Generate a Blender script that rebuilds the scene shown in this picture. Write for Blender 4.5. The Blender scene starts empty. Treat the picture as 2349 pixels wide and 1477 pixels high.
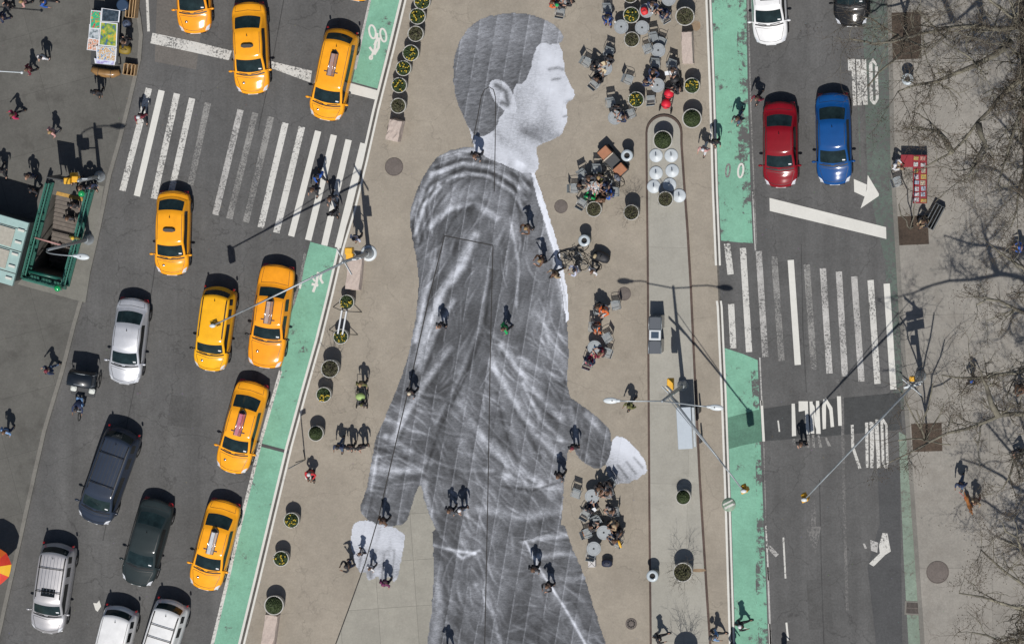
import bpy, bmesh, math, random
import numpy as np
from mathutils import Vector, Matrix
from mathutils.bvhtree import BVHTree
from mathutils.geometry import tessellate_polygon
random.seed(7)
S = 44.0            # photograph pixels per metre on the ground
CAMH = 250.0        # helicopter height
NPX, NPY = 2950.0, -155.0
CX, CY = 1174.5, 738.5
NX, NY = (NPX-CX)/S, (CY-NPY)/S

def at(px, py, z=0.0):
    k = (CAMH-z)/CAMH
    return Vector((NX+(px-NPX)/S*k, NY-(py-NPY)/S*k, z))

sc = bpy.context.scene
COL = sc.collection
# ---- camera, looking straight down from the helicopter with the frame shifted
cam = bpy.data.cameras.new('camera'); co = bpy.data.objects.new('camera', cam); COL.objects.link(co)
co.location = (NX, NY, CAMH); co.rotation_euler = (0, 0, 0)
cam.sensor_width = 36.0
cam.lens = 36.0*S*CAMH/2349.0
cam.shift_x = (CX-NPX)/2349.0
cam.shift_y = -(CY-NPY)/2349.0
cam.clip_start = 1.0; cam.clip_end = 2000.0
sc.camera = co
# ---- sky and sun
SUN_EL = math.radians(58.5)
sunv = Vector((0.10, -1.0, math.tan(SUN_EL)*math.hypot(.10, 1))).normalized()
w = bpy.data.worlds.new("World"); sc.world = w; w.use_nodes = True
nt = w.node_tree; bg = nt.nodes['Background']
sky = nt.nodes.new('ShaderNodeTexSky'); sky.sky_type = 'NISHITA'; sky.sun_disc = False
sky.sun_elevation = SUN_EL; sky.sun_rotation = math.atan2(sunv.x, sunv.y)
nt.links.new(sky.outputs[0], bg.inputs[0]); bg.inputs[1].default_value = 0.058
sl = bpy.data.lights.new('sun', 'SUN'); sl.energy = 4.0; sl.angle = math.radians(0.53); sl.color = (1.0, 0.965, 0.91)
so = bpy.data.objects.new('sun', sl); COL.objects.link(so)
so.rotation_euler = sunv.to_track_quat('Z', 'Y').to_euler(); so.location = (0, 0, 60)
sc.view_settings.view_transform = 'Standard'; sc.view_settings.look = 'None'
sc.view_settings.exposure = 0.0; sc.view_settings.gamma = 1.0

# ---- colour helpers and materials
def lin(c):
    return tuple((v/255/12.92 if v/255 <= .04045 else ((v/255+.055)/1.055)**2.4) for v in c)
MATS = {}
def nd(nt, t, **k):
    n = nt.nodes.new(t)
    for a, b in k.items(): setattr(n, a, b)
    return n
def mat(name, col, rough=.7, metal=0, coat=0, var=0.0, vscale=6.0, col2=None, emit=None, bump=0, alpha=None):
    """plain procedural surface: colour varied by two scales of noise"""
    if name in MATS: return MATS[name]
    m = bpy.data.materials.new(name); m.use_nodes = True; nt = m.node_tree
    p = nt.nodes['Principled BSDF']
    p.inputs['Roughness'].default_value = rough; p.inputs['Metallic'].default_value = metal
    p.inputs['Coat Weight'].default_value = coat; p.inputs['Coat Roughness'].default_value = .05
    if var > 0 or col2:
        tc = nd(nt, 'ShaderNodeTexCoord'); n = nd(nt, 'ShaderNodeTexNoise'); n.inputs['Scale'].default_value = vscale
        n.inputs['Detail'].default_value = 6; n.inputs['Roughness'].default_value = .65
        nt.links.new(tc.outputs['Object'], n.inputs['Vector'])
        r = nd(nt, 'ShaderNodeMapRange'); r.inputs[1].default_value = .3; r.inputs[2].default_value = .7
        nt.links.new(n.outputs['Fac'], r.inputs[0])
        mx = nd(nt, 'ShaderNodeMix', data_type='RGBA')
        a = tuple(min(1, c*(1-var)) for c in col); b = col2 or tuple(min(1, c*(1+var)) for c in col)
        if col2: a = col
        mx.inputs[6].default_value = (*a, 1); mx.inputs[7].default_value = (*b, 1)
        nt.links.new(r.outputs[0], mx.inputs[0]); nt.links.new(mx.outputs[2], p.inputs['Base Color'])
    else:
        p.inputs['Base Color'].default_value = (*col, 1)
    if emit:
        p.inputs['Emission Color'].default_value = (*emit, 1); p.inputs['Emission Strength'].default_value = 1
    MATS[name] = m
    return m

def ground_mat(name, col, grain=.18, patch=.12, dirt=.0, dirtcol=(.03, .028, .025), slabs=None, rough=.9, streak=None, cracks=0.0, over=None):
    """street surface: fine grain, broad blotches, stains, optional slab joints"""
    m = bpy.data.materials.new(name); m.use_nodes = True; nt = m.node_tree; L = nt.links
    p = nt.nodes['Principled BSDF']; p.inputs['Roughness'].default_value = rough
    tc = nd(nt, 'ShaderNodeTexCoord')
    def noise(sc_, det=4, rgh=.6, vec=None):
        n = nd(nt, 'ShaderNodeTexNoise'); n.inputs['Scale'].default_value = sc_; n.inputs['Detail'].default_value = det
        n.inputs['Roughness'].default_value = rgh; L.new(vec or tc.outputs['Object'], n.inputs['Vector']); return n.outputs['Fac']
    def rng(src, a, b, c, d):
        r = nd(nt, 'ShaderNodeMapRange'); r.inputs[1].default_value = a; r.inputs[2].default_value = b
        r.inputs[3].default_value = c; r.inputs[4].default_value = d; L.new(src, r.inputs[0]); return r.outputs[0]
    def mul(a, b):
        n = nd(nt, 'ShaderNodeMath', operation='MULTIPLY'); L.new(a, n.inputs[0])
        if isinstance(b, float): n.inputs[1].default_value = b
        else: L.new(b, n.inputs[1])
        return n.outputs[0]
    f = mul(rng(noise(9, 4, .85), .3, .7, 1-grain, 1+grain), rng(noise(.35, 5, .6), .3, .7, 1-patch, 1+patch))
    f = mul(f, rng(noise(2.2, 5, .7), .3, .7, 1-patch*.7, 1+patch*.7))
    if streak:   # wheel-worn bands along the road: (angle, scale, amount)
        mp = nd(nt, 'ShaderNodeMapping'); mp.inputs['Rotation'].default_value = (0, 0, streak[0]); mp.inputs['Scale'].default_value = (1, .03, 1)
        L.new(tc.outputs['Object'], mp.inputs[0])
        f = mul(f, rng(noise(streak[1], 3, .6, mp.outputs[0]), .3, .7, 1-streak[2], 1+streak[2]))
    if cracks:
        v = nd(nt, 'ShaderNodeTexVoronoi', feature='DISTANCE_TO_EDGE'); v.inputs['Scale'].default_value = .22
        nn = nd(nt, 'ShaderNodeTexNoise'); nn.inputs['Scale'].default_value = 1.3; nn.inputs['Detail'].default_value = 4
        L.new(tc.outputs['Object'], nn.inputs['Vector'])
        va = nd(nt, 'ShaderNodeVectorMath', operation='ADD'); L.new(tc.outputs['Object'], va.inputs[0]); L.new(nn.outputs['Color'], va.inputs[1]); L.new(va.outputs[0], v.inputs['Vector'])
        f = mul(f, rng(v.outputs['Distance'], .0, .006, 1-cracks, 1.0))
    if slabs:    # (angle, width, height, joint dark)
        mp = nd(nt, 'ShaderNodeMapping'); mp.inputs['Rotation'].default_value = (0, 0, slabs[0]); L.new(tc.outputs['Object'], mp.inputs[0])
        br = nd(nt, 'ShaderNodeTexBrick'); br.offset = 0; br.inputs['Scale'].default_value = 1
        br.inputs['Brick Width'].default_value = slabs[1]; br.inputs['Row Height'].default_value = slabs[2]
        br.inputs['Mortar Size'].default_value = .012; br.inputs['Mortar Smooth'].default_value = .2
        br.inputs['Color1'].default_value = (.97,)*3+(1,); br.inputs['Color2'].default_value = (1.06,)*3+(1,)
        br.inputs['Mortar'].default_value = (slabs[3],)*3+(1,)
        L.new(mp.outputs[0], br.inputs['Vector'])
        bw = nd(nt, 'ShaderNodeRGBToBW'); L.new(br.outputs['Color'], bw.inputs[0]); f = mul(f, bw.outputs[0])
    base = nd(nt, 'ShaderNodeMix', data_type='RGBA', blend_type='MULTIPLY'); base.inputs[0].default_value = 1
    base.inputs[6].default_value = (*col, 1); L.new(f, base.inputs[7])
    out = base.outputs[2]
    if dirt:
        mx = nd(nt, 'ShaderNodeMix', data_type='RGBA'); L.new(rng(noise(.8, 8, .72), .52, .72, 0, dirt), mx.inputs[0])
        L.new(out, mx.inputs[6]); mx.inputs[7].default_value = (*dirtcol, 1); out = mx.outputs[2]
    # soft drips and blots
    v = nd(nt, 'ShaderNodeTexVoronoi'); v.inputs['Scale'].default_value = .55; L.new(tc.outputs['Object'], v.inputs['Vector'])
    blot = mul(rng(v.outputs['Distance'], .04, .24, .38, 0), rng(noise(5, 5, .7), .40, .62, 0, 1))
    mx = nd(nt, 'ShaderNodeMix', data_type='RGBA', blend_type='MULTIPLY'); L.new(blot, mx.inputs[0]); L.new(out, mx.inputs[6]); mx.inputs[7].default_value = (.35, .33, .32, 1); out = mx.outputs[2]
    # small specks (gum, grit)
    v = nd(nt, 'ShaderNodeTexVoronoi'); v.inputs['Scale'].default_value = 1.6; L.new(tc.outputs['Object'], v.inputs['Vector'])
    mx = nd(nt, 'ShaderNodeMix', data_type='RGBA'); L.new(rng(v.outputs['Distance'], .03, .05, .35, 0), mx.inputs[0])
    L.new(out, mx.inputs[6]); L.new(v.outputs['Color'], mx.inputs[7]); 
    dk = nd(nt, 'ShaderNodeMix', data_type='RGBA'); dk.inputs[0].default_value = .75; L.new(v.outputs['Color'], dk.inputs[6]); dk.inputs[7].default_value = (.05, .05, .05, 1)
    L.new(dk.outputs[2], mx.inputs[7]); out = mx.outputs[2]
    if over:     # worn paint: over=(under colour, coverage, scale)
        mx = nd(nt, 'ShaderNodeMix', data_type='RGBA')
        a = noise(over[2], 9, .78); b = noise(.7, 3, .5)
        ad = nd(nt, 'ShaderNodeMath', operation='MULTIPLY_ADD'); L.new(b, ad.inputs[0]); lf = (.35 if over[2] > 8 else .25) if over[2] >= 3.4 else .6; ad.inputs[1].default_value = lf; L.new(a, ad.inputs[2])
        t = (.40 if over[1] >= 1 else .5+lf*.5-(over[1]-.5)*.33)
        L.new(rng(ad.outputs[0], t-.035, t+.035, 0, 1), mx.inputs[0])
        mx.inputs[6].default_value = (*over[0], 1); L.new(out, mx.inputs[7]); out = mx.outputs[2]
    L.new(out, p.inputs['Base Color'])
    MATS[name] = m
    return m

# ---- mesh builder
class MB:
    def __init__(s): s.v = []; s.f = []; s.m = []; s.sm = []
    def add(s, vs, fs, mi=0, smooth=False, M=None):
        o = len(s.v)
        for p in vs:
            p = Vector(p)
            if M is not None: p = M @ p
            s.v.append(p)
        for f in fs: s.f.append(tuple(o+i for i in f)); s.m.append(mi); s.sm.append(smooth)
        return s
    def box(s, x0, y0, z0, x1, y1, z1, mi=0, M=None, bev=0):
        if bev > 0:
            b = min(bev, (x1-x0)/2.1, (y1-y0)/2.1, (z1-z0)/2.1)
            pts = []
            for (z, i) in ((z0, b), (z0+b, 0), (z1-b, 0), (z1, b)):
                X0, Y0, X1, Y1 = x0+i, y0+i, x1-i, y1-i
                c = b
                pts += [(X0+c, Y0, z), (X1-c, Y0, z), (X1, Y0+c, z), (X1, Y1-c, z), (X1-c, Y1, z), (X0+c, Y1, z), (X0, Y1-c, z), (X0, Y0+c, z)]
            fs = [tuple(reversed(range(8))), tuple(range(24, 32))]
            for k in range(3):
                for i in range(8): fs.append((k*8+i, k*8+(i+1) % 8, k*8+8+(i+1) % 8, k*8+8+i))
            return s.add(pts, fs, mi, False, M)
        v = [(x0, y0, z0), (x1, y0, z0), (x1, y1, z0), (x0, y1, z0), (x0, y0, z1), (x1, y0, z1), (x1, y1, z1), (x0, y1, z1)]
        return s.add(v, [(3, 2, 1, 0), (4, 5, 6, 7), (0, 1, 5, 4), (1, 2, 6, 5), (2, 3, 7, 6), (3, 0, 4, 7)], mi, False, M)
    def lathe(s, prof, n=24, mi=0, c=(0, 0), smooth=True, M=None, cap=True):
        vs = []; fs = []
        for (r, z) in prof:
            for k in range(n):
                a = 2*math.pi*k/n; vs.append((c[0]+r*math.cos(a), c[1]+r*math.sin(a), z))
        for i in range(len(prof)-1):
            for k in range(n): fs.append((i*n+k, i*n+(k+1) % n, (i+1)*n+(k+1) % n, (i+1)*n+k))
        s.add(vs, fs, mi, smooth, M)
        if cap:
            if prof[0][0] > 1e-4: s.add(vs[:n], [tuple(reversed(range(n)))], mi, False, M)
            if prof[-1][0] > 1e-4: s.add(vs[-n:], [tuple(range(n))], mi, False, M)
        return s
    def tube(s, pts, r, n=6, mi=0, smooth=True, M=None, closed=False):
        pts = [Vector(p) for p in pts]; rs = r if isinstance(r, (list, tuple)) else [r]*len(pts)
        vs = []; fs = []; prev = None; N = len(pts)
        for i, p in enumerate(pts):
            if closed: d = pts[(i+1) % N]-pts[i-1]
            else: d = pts[min(i+1, N-1)]-pts[max(i-1, 0)]
            d = d.normalized() if d.length > 1e-9 else Vector((0, 0, 1))
            if prev is None:
                u = d.cross(Vector((0, 0, 1)));
                if u.length < .1: u = d.cross(Vector((1, 0, 0)))
            else:
                u = prev - d*prev.dot(d)
                if u.length < 1e-4: u = d.cross(Vector((1, .3, 0)))
            u.normalize(); w_ = d.cross(u); prev = u
            for k in range(n):
                a = 2*math.pi*k/n; vs.append(p+(u*math.cos(a)+w_*math.sin(a))*rs[i])
        M_ = N if closed else N-1
        for i in range(M_):
            j = (i+1) % N
            for k in range(n): fs.append((i*n+k, j*n+k, j*n+(k+1) % n, i*n+(k+1) % n))
        if not closed:
            fs.append(tuple(range(n))); fs.append(tuple((N-1)*n+k for k in reversed(range(n))))
        return s.add(vs, fs, mi, smooth, M)
    def ball(s, c, r, mi=0, nu=12, nv=8, M=None, sc_=(1, 1, 1)):
        c = Vector(c); vs = []; fs = []
        for i in range(nv+1):
            t = math.pi*i/nv
            for k in range(nu):
                a = 2*math.pi*k/nu; vs.append(c+Vector((r*sc_[0]*math.sin(t)*math.cos(a), r*sc_[1]*math.sin(t)*math.sin(a), r*sc_[2]*math.cos(t))))
        for i in range(nv):
            for k in range(nu): fs.append((i*nu+k, (i+1)*nu+k, (i+1)*nu+(k+1) % nu, i*nu+(k+1) % nu))
        return s.add(vs, fs, mi, True, M)
    def poly(s, pts, z0, z1=None, mi=0, holes=(), M=None):
        """flat polygon (z1 None) or prism from world xy points"""
        rings = [[Vector((p[0], p[1], 0)) for p in pts]]+[[Vector((p[0], p[1], 0)) for p in h] for h in holes]
        tris = tessellate_polygon(rings); allp = [p for r in rings for p in r]
        def up(t, zz):
            a, b, c = (allp[i] for i in t)
            return t if (b-a).cross(c-a).z > 0 else tuple(reversed(t))
        zt = z0 if z1 is None else z1
        s.add([(p.x, p.y, zt) for p in allp], [up(t, zt) for t in tris], mi, False, M)
        if z1 is not None:
            for ri, r in enumerate(rings):
                n = len(r); area = sum(r[i].x*r[(i+1) % n].y-r[(i+1) % n].x*r[i].y for i in range(n))
                rr = r if (area > 0) == (ri == 0) else list(reversed(r))
                vs = [(p.x, p.y, z0) for p in rr]+[(p.x, p.y, z1) for p in rr]
                s.add(vs, [(i, (i+1) % n, n+(i+1) % n, n+i) for i in range(n)], mi, False, M)
        return s
    def strip(s, pts, width, z, mi=0):
        """ribbon along world xy polyline"""
        pts = [Vector((p[0], p[1], 0)) for p in pts]; a = []; b = []
        for i, p in enumerate(pts):
            d = (pts[min(i+1, len(pts)-1)]-pts[max(i-1, 0)]).normalized(); n = Vector((-d.y, d.x, 0))*width/2
            a.append((p.x+n.x, p.y+n.y, z)); b.append((p.x-n.x, p.y-n.y, z))
        n = len(pts)
        return s.add(a+b, [(n+i, n+i+1, i+1, i) for i in range(n-1)], mi)
    def build(s, name, mats, parent=None, loc=None):
        me = bpy.data.meshes.new(name); me.from_pydata([tuple(v) for v in s.v], [], s.f)
        if not isinstance(mats, (list, tuple)): mats = [mats]
        for m in mats: me.materials.append(m)
        me.polygons.foreach_set('material_index', s.m); me.polygons.foreach_set('use_smooth', s.sm); me.update()
        o = bpy.data.objects.new(name, me); COL.objects.link(o)
        if parent: o.parent = parent
        if loc is not None: o.location = loc
        return o
def P(pts, z=0):   # list of photo pixels -> ground points
    return [at(a, b, z)[:2] for a, b in pts]
def struct(o): o['kind'] = 'structure'; return o
def tag(o, label, cat, group=None, kind=None):
    o['label'] = label; o['category'] = cat
    if group: o['group'] = group
    if kind: o['kind'] = kind
    return o
def thing(name, label, cat, loc=(0, 0, 0), rz=0, group=None):
    o = bpy.data.objects.new(name, None); o.empty_display_size = .2; COL.objects.link(o)
    o.location = loc; o.rotation_euler = (0, 0, rz); return tag(o, label, cat, group)
def dup(root, loc, rz, label, group=None, scale=None):
    r = root.copy(); COL.objects.link(r); r.location = loc; r.rotation_euler = (0, 0, rz); r['label'] = label
    if group: r['group'] = group
    if scale: r.scale = scale
    for ch in list(root.children):
        c = ch.copy(); COL.objects.link(c); c.parent = r
        for g in list(ch.children):
            d = g.copy(); COL.objects.link(d); d.parent = c
    return r
FIRST = {}
def place(key, maker, loc, rz, label, group=None, scale=None):
    """build one of each kind, copy it afterwards"""
    if key not in FIRST:
        o = maker(); FIRST[key] = o; o.location = loc; o.rotation_euler = (0, 0, rz); o['label'] = label
        if group: o['group'] = group
        if scale: o.scale = scale
        return o
    return dup(FIRST[key], loc, rz, label, group, scale)
def R(d): return math.radians(d)
# ================= street surfaces =================
ASPH = (.093, .092, .091)
m_asph = ground_mat('asphalt', ASPH, .26, .13, .40, (.055, .054, .052), streak=(R(-12), 1.1, .15), cracks=.35)
m_asph2 = ground_mat('asphalt_patch', (.066, .067, .069), .25, .12)
m_asph3 = ground_mat('old_concrete_patch', (.125, .115, .105), .25, .12)
m_plaza = ground_mat('painted_plaza', (.280, .247, .202), .13, .11, .75, (.235, .204, .164), cracks=.20)
m_conc = ground_mat('median_concrete', (.310, .298, .262), .09, .08, .45, (.25, .238, .205), slabs=(R(1.5), 2.35, 4.1, .80))
m_conc2 = ground_mat('old_sidewalk_slabs', (.275, .262, .226), .10, .10, .5, (.225, .21, .18), slabs=(R(-4), 2.0, 2.4, .62))
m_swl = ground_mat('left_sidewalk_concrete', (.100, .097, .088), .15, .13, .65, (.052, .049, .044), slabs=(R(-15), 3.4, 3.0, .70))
m_swr = ground_mat('right_sidewalk_concrete', (.248, .232, .207), .14, .12, .55, (.165, .146, .126), slabs=(R(-1), 6.2, 6.6, .6))
m_kerb = ground_mat('kerb_stone', (.17, .162, .145), .15, .15, .4, (.08, .074, .066))
m_steel = ground_mat('rusty_kerb_steel', (.085, .058, .048), .2, .3, .4, (.04, .03, .027))
m_green = ground_mat('green_bike_paint', (.175, .375, .270), .14, .13, .6, (.13, .29, .205), over=(ASPH, .97, 3.0))
m_green2 = ground_mat('green_bike_paint_worn', (.175, .385, .275), .12, .10, .2, (.13, .29, .205), over=(ASPH, .60, 2.6))
m_green5 = ground_mat('green_bike_paint_chipped', (.175, .375, .270), .14, .12, .3, (.13, .29, .205), over=(ASPH, .86, 2.6))
m_green3 = ground_mat('green_gutter_paint', (.185, .235, .190), .15, .2, .7, (.14, .15, .125), over=((.13, .13, .11), .74, 4.0))
m_green4 = ground_mat('green_gutter_paint_faded', (.094, .122, .104), .15, .2, .4, (.08, .09, .08), over=(ASPH, .55, 5))
W1 = ground_mat('white_paint_fresh', (.60, .59, .55), .05, .05, .1, (.5, .49, .46), over=(ASPH, 1.0, 9))
W2 = ground_mat('white_paint_worn', (.53, .52, .49), .08, .08, .2, (.4, .39, .37), over=(ASPH, .70, 9))
W3 = ground_mat('white_paint_faded', (.40, .39, .375), .2, .2, .5, (.24, .23, .22), over=(ASPH, .66, 11))
W4 = ground_mat('white_paint_ghost', (.23, .225, .215), .2, .2, .5, (.15, .145, .14), over=(ASPH, .56, 12))
m_soil = ground_mat('tree_pit_soil', (.062, .043, .031), .4, .35, .4, (.03, .022, .016))
m_joint = mat('dark_joint', (.03, .028, .027), .9, var=.4, vscale=3)

PIT = [(122, 446), (196, 464), (155, 645), (66, 622)]        # subway stair opening
pitw = P(PIT)
g = MB()
g.poly([(-400, -400), (400, -400), (400, 400), (-400, 400)], 0, holes=[pitw]).build('road', m_asph)
struct(bpy.data.objects['road'])
# left sidewalk with kerb
LK = [(318, -400), (316, 0), (324, 40), (329, 81), (325, 135), (303, 230), (279, 325), (257, 400), (233, 518), (203, 648), (175, 745), (149, 848), (108, 984), (85, 1085), (54, 1226), (14, 1402), (-20, 1560), (-220, 2400)]
LKi = [(a-9, b) for a, b in LK]
far = [(-3000, 2400), (-3000, -400)]
pitbig = P([(118, 441), (201, 461), (158, 650), (61, 626)])
struct(MB().poly(P(LKi+far), 0.0, .13, holes=[pitw]).build('sidewalk', m_swl))
struct(MB().poly(P(LK)+P(list(reversed(LKi))), 0, .134).build('kerb', m_kerb))
# right sidewalk with kerb
RK = [(2034, -400), (2036, 0), (2040, 200), (2044, 400), (2051, 520), (2059, 660), (2067, 800), (2076, 950), (2086, 1100), (2100, 1300), (2112, 1477), (2180, 2400)]
RKi = [(a+10, b) for a, b in RK]
struct(MB().poly(P(RKi+[(5200, 2400), (5200, -400)]), 0, .13).build('sidewalk', m_swr))
struct(MB().poly(P(RK)+P(list(reversed(RKi))), 0, .134).build('kerb', m_kerb))
for (poly, nm) in (([(2045, 30), (2112, 28), (2114, 135), (2048, 138)], 'tree_pit'), ([(2059, 497), (2128, 494), (2131, 560), (2063, 563)], 'tree_pit'),
                   ([(2090, 972), (2160, 969), (2162, 1034), (2094, 1036)], 'tree_pit')):
    struct(MB().poly(P(poly, .13), .1, .137).build(nm, m_soil))
struct(MB().poly(P([(2326, -400), (2349, 480), (2352, 700), (2352, 1477), (2370, 2400), (3300, 2400), (3300, -400)], .13), .1, .136).build('planting_bed', ground_mat('planting_bed_soil', (.060, .046, .035), .4, .5, .5, (.02, .016, .013))))
# plaza between the two bike lanes
LL = [(1030, -400), (925, 0), (896, 120), (862, 255), (836, 370), (809, 480), (782, 569), (756, 680), (731, 780), (697, 900), (663, 1025), (627, 1175), (590, 1330), (554, 1477), (330, 2400)]
RL = [(1606, -400), (1625, 0), (1633, 200), (1640, 440), (1647, 609), (1651, 704), (1660, 900), (1669, 1150), (1679, 1477), (1706, 2400)]
struct(MB().poly(P(LL)+P(list(reversed(RL))), .004).build('plaza', m_plaza))
# worn-in slabs at the foot of the plaza
struct(MB().poly(P([(1020, 541), (1131, 563), (1120, 1000), (1112, 1477), (1100, 2400), (520, 2400), (770, 1477), (836, 1292), (880, 1120), (950, 820)]), .0075).build('pavement', m_conc2))
mj = MB()
mj.strip(P([(1020, 541), (1131, 563)]), .055, .0165); mj.strip(P([(1131, 563), (1125, 800), (1120, 1100), (1112, 1477)]), .05, .0165)
mj.strip(P([(1020, 541), (985, 680), (945, 860), (900, 1050), (870, 1180), (838, 1290), (804, 1385), (770, 1477)]), .055, .0165)
mj.strip(P([(1083, 330), (1096, 268), (1104, 222), (1112, 206), (1122, 200), (1132, 206), (1137, 225), (1136, 330), (1134, 440)]), .045, .0165)
struct(mj.build('pavement_joint', m_joint))
# raised median with a steel-faced kerb and a rounded nose
ml = [(1481, 330), (1484, 600), (1486, 900), (1488, 1200), (1491, 1477), (1498, 2400)]
mr = [(1566, 330), (1572, 420), (1580, 530), (1587, 650), (1596, 850), (1608, 1100), (1624, 1360), (1632, 1477), (1680, 2400)]
nose = [(1566-42.5+42.5*math.cos(t), 305-42*math.sin(t)) for t in [math.pi*k/14 for k in range(15)]]
outer = [(a, b) for a, b in reversed(mr)]+nose+ml
struct(MB().poly(P(outer), 0, .095).build('median_kerb', m_steel))
def inset(pts, d):
    c = Vector((1540, 900)); out = []
    n = len(pts)
    for i in range(n):
        a = Vector(pts[i-1]) if i else Vector(pts[0]); b = Vector(pts[min(i+1, n-1)])
        t = (b-a).normalized(); nn = Vector((t.y, -t.x))
        out.append((pts[i][0]-nn.x*d, pts[i][1]-nn.y*d))
    return out
inn = inset(outer, 5)
if not (1486 < inn[-3][0] < 1500): inn = inset(outer, -5)
struct(MB().poly(P(inn), .05, .099).build('median', m_conc))
# bike lanes
def gl(a): return a
struct(MB().poly(P([(1010, -400), (918, 0), (892, 100), (866, 204), (808, 188), (827, 100), (849, 0), (940, -400)]), .004).build('bike_lane', m_green))
struct(MB().poly(P([(712, 555), (776, 572), (750, 680), (724, 780), (690, 900), (656, 1025), (620, 1175), (583, 1330), (547, 1477), (322, 2400), (240, 2400), (487, 1477), (520, 1340), (552, 1200), (600, 1005), (644, 850), (668, 720), (690, 640)]), .004).build('bike_lane', m_green))
struct(MB().poly(P([(1614, -400), (1633, 0), (1641, 200), (1648, 440), (1654, 552), (1727, 558), (1722, 440), (1715, 200), (1712, 0), (1705, -400)]), .004).build('bike_lane', m_green2))
struct(MB().poly(P([(1614, -400), (1633, 0), (1641, 200), (1648, 440), (1654, 552), (1704, 557), (1703, 440), (1690, 300), (1698, 200), (1690, 100), (1696, 0), (1690, -400)]), .0055).build('bike_lane', m_green5))
struct(MB().poly(P([(1662, 798), (1705, 812), (1738, 826), (1732, 1000), (1736, 1200), (1733, 1330), (1740, 1477), (1770, 2400), (1712, 2400), (1687, 1477), (1677, 1150), (1668, 930)]), .004).build('bike_lane', m_green))
struct(MB().poly(P([(1738, 826), (1744, 1000), (1752, 1200), (1762, 1477), (1795, 2400), (1770, 2400), (1740, 1477), (1733, 1330), (1736, 1200), (1732, 1000), (1720, 818)]), .0055).build('bike_lane', m_green2))
struct(MB().poly(P([(2062, 990), (2081, 1000), (2094, 1200), (2110, 1460), (2180, 2400), (2120, 2400), (2084, 1477), (2074, 1300), (2066, 1120)]), .004).build('gutter', m_green3))
struct(MB().poly(P([(1978, 0), (2036, 0), (2050, 480), (2066, 780), (2074, 940), (2050, 930), (2030, 600), (1990, 420)]), .004).build('gutter', m_green4))
struct(MB().poly(P([(199, 462), (218, 424), (238, 428), (196, 694), (40, 652), (60, 628), (157, 655)], .13), .1, .1345).build('pavement', ground_mat('pale_coping_concrete', (.17, .165, .145), .12, .12, .5, (.11, .105, .095))))
# patches in the road
struct(MB().poly(P([(1668, 958), (1745, 938), (1900, 916), (2064, 900), (2070, 985), (1900, 1000), (1748, 1012), (1700, 1022), (1670, 1030)]), .0065).build('road_patch', ground_mat('road_patch_overlay', (.050, .052, .053), .25, .2, .2)))
struct(MB().poly(P([(1668, 958), (1745, 938), (1748, 1012), (1700, 1022), (1670, 1030)]), .009).build('road_patch', ground_mat('road_patch_green', (.085, .19, .135), .2, .2, .5, (.06, .12, .09))))
struct(MB().poly(P([(2012, 1060), (2064, 1070), (2070, 1477), (2090, 2400), (2020, 2400), (2010, 1477), (1990, 1300), (2018, 1200)]), .0025).build('road_patch', m_asph2))
struct(MB().poly(P([(362, -60), (475, -60), (466, 40), (450, 160), (355, 142)]), .004).build('road_patch', m_asph3))
struct(MB().strip(P([(598, 1020), (663, 1037)]), .17, .0095).build('road_patch', m_asph2))
m_tar = ground_mat('tar_seam', (.05, .05, .05), .2, .3, .3)
for q in ([(372, 480), (352, 640), (330, 780), (300, 930), (262, 1110), (236, 1240)], [(662, -60), (640, 60), (616, 190), (592, 300)], [(1838, 560), (1842, 760), (1850, 900)], [(1880, 1100), (1884, 1300), (1890, 1477)]):
    struct(MB().strip(P(q), .05, .0035).build('tar_seam', m_tar))
for q in ([(392, 905), (446, 912), (438, 982), (383, 974)], [(300, 1250), (352, 1258), (346, 1300), (292, 1290)], [(1772, 600), (1812, 600), (1814, 655), (1774, 655)], [(1850, 1330), (1905, 1328), (1910, 1440), (1856, 1444)]):
    struct(MB().poly(P(q), .0028).build('road_patch', ground_mat('utility_cut', (.078, .077, .076), .3, .15, .4) if 'utility_cut' not in MATS else MATS['utility_cut']))
# white lines
def ribbons(lines, z=.012):
    for pts, wd, m in lines:
        struct(MB().strip(P(pts), wd, z).build('road_marking', m))
def off(pts, d): return [(a+d, b) for a, b in pts]
W5 = ground_mat('white_paint_trace', (.16, .155, .15), .1, .1, .3, (.12, .115, .11), over=(ASPH, .45, 8))
m_gap = ground_mat('dark_line_gap', (.10, .092, .082), .3, .3, .4)
ribbons([(off(LL, 0), .13, m_gap)], .0075)
ribbons([(off(RL, 0), .10, m_gap)], .0075)
ribbons([(off(LL, -5.5), .125, W1), (off(LL, 5.5), .105, W1)])
RL1 = RL[:5]; RL2 = [(1649, 690)]+RL[5:]
ribbons([(off(RL1, -4.5), .11, W1), (off(RL1, 4.5), .10, W1), (off(RL2, -4.5), .11, W1), (off(RL2, 4.5), .10, W1)])
ribbons([([(644, 850), (600, 1005), (552, 1200), (520, 1340), (487, 1477), (240, 2400)], .17, W2), ([(940, -400), (849, 0), (827, 100), (815, 160)], .12, W3),
         ([(700, 580), (690, 640), (672, 700)], .14, W4)])
ribbons([([(1716, 0), (1722, 240), (1730, 440), (1735, 560)], .07, W4), ([(1727, 440), (1733, 575)], .09, W3), ([(1743, 820), (1748, 930)], .07, W3), ([(1747, 918), (1752, 1012)], .13, W1),
         ([(1752, 1012), (1757, 1200)], .06, W4), ([(1757, 1205), (1763, 1330)], .08, W2), ([(1761, 1300), (1768, 1477), (1800, 2400)], .09, W3), ([(1765, 1430), (1767, 1477)], .11, W1)])
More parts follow.
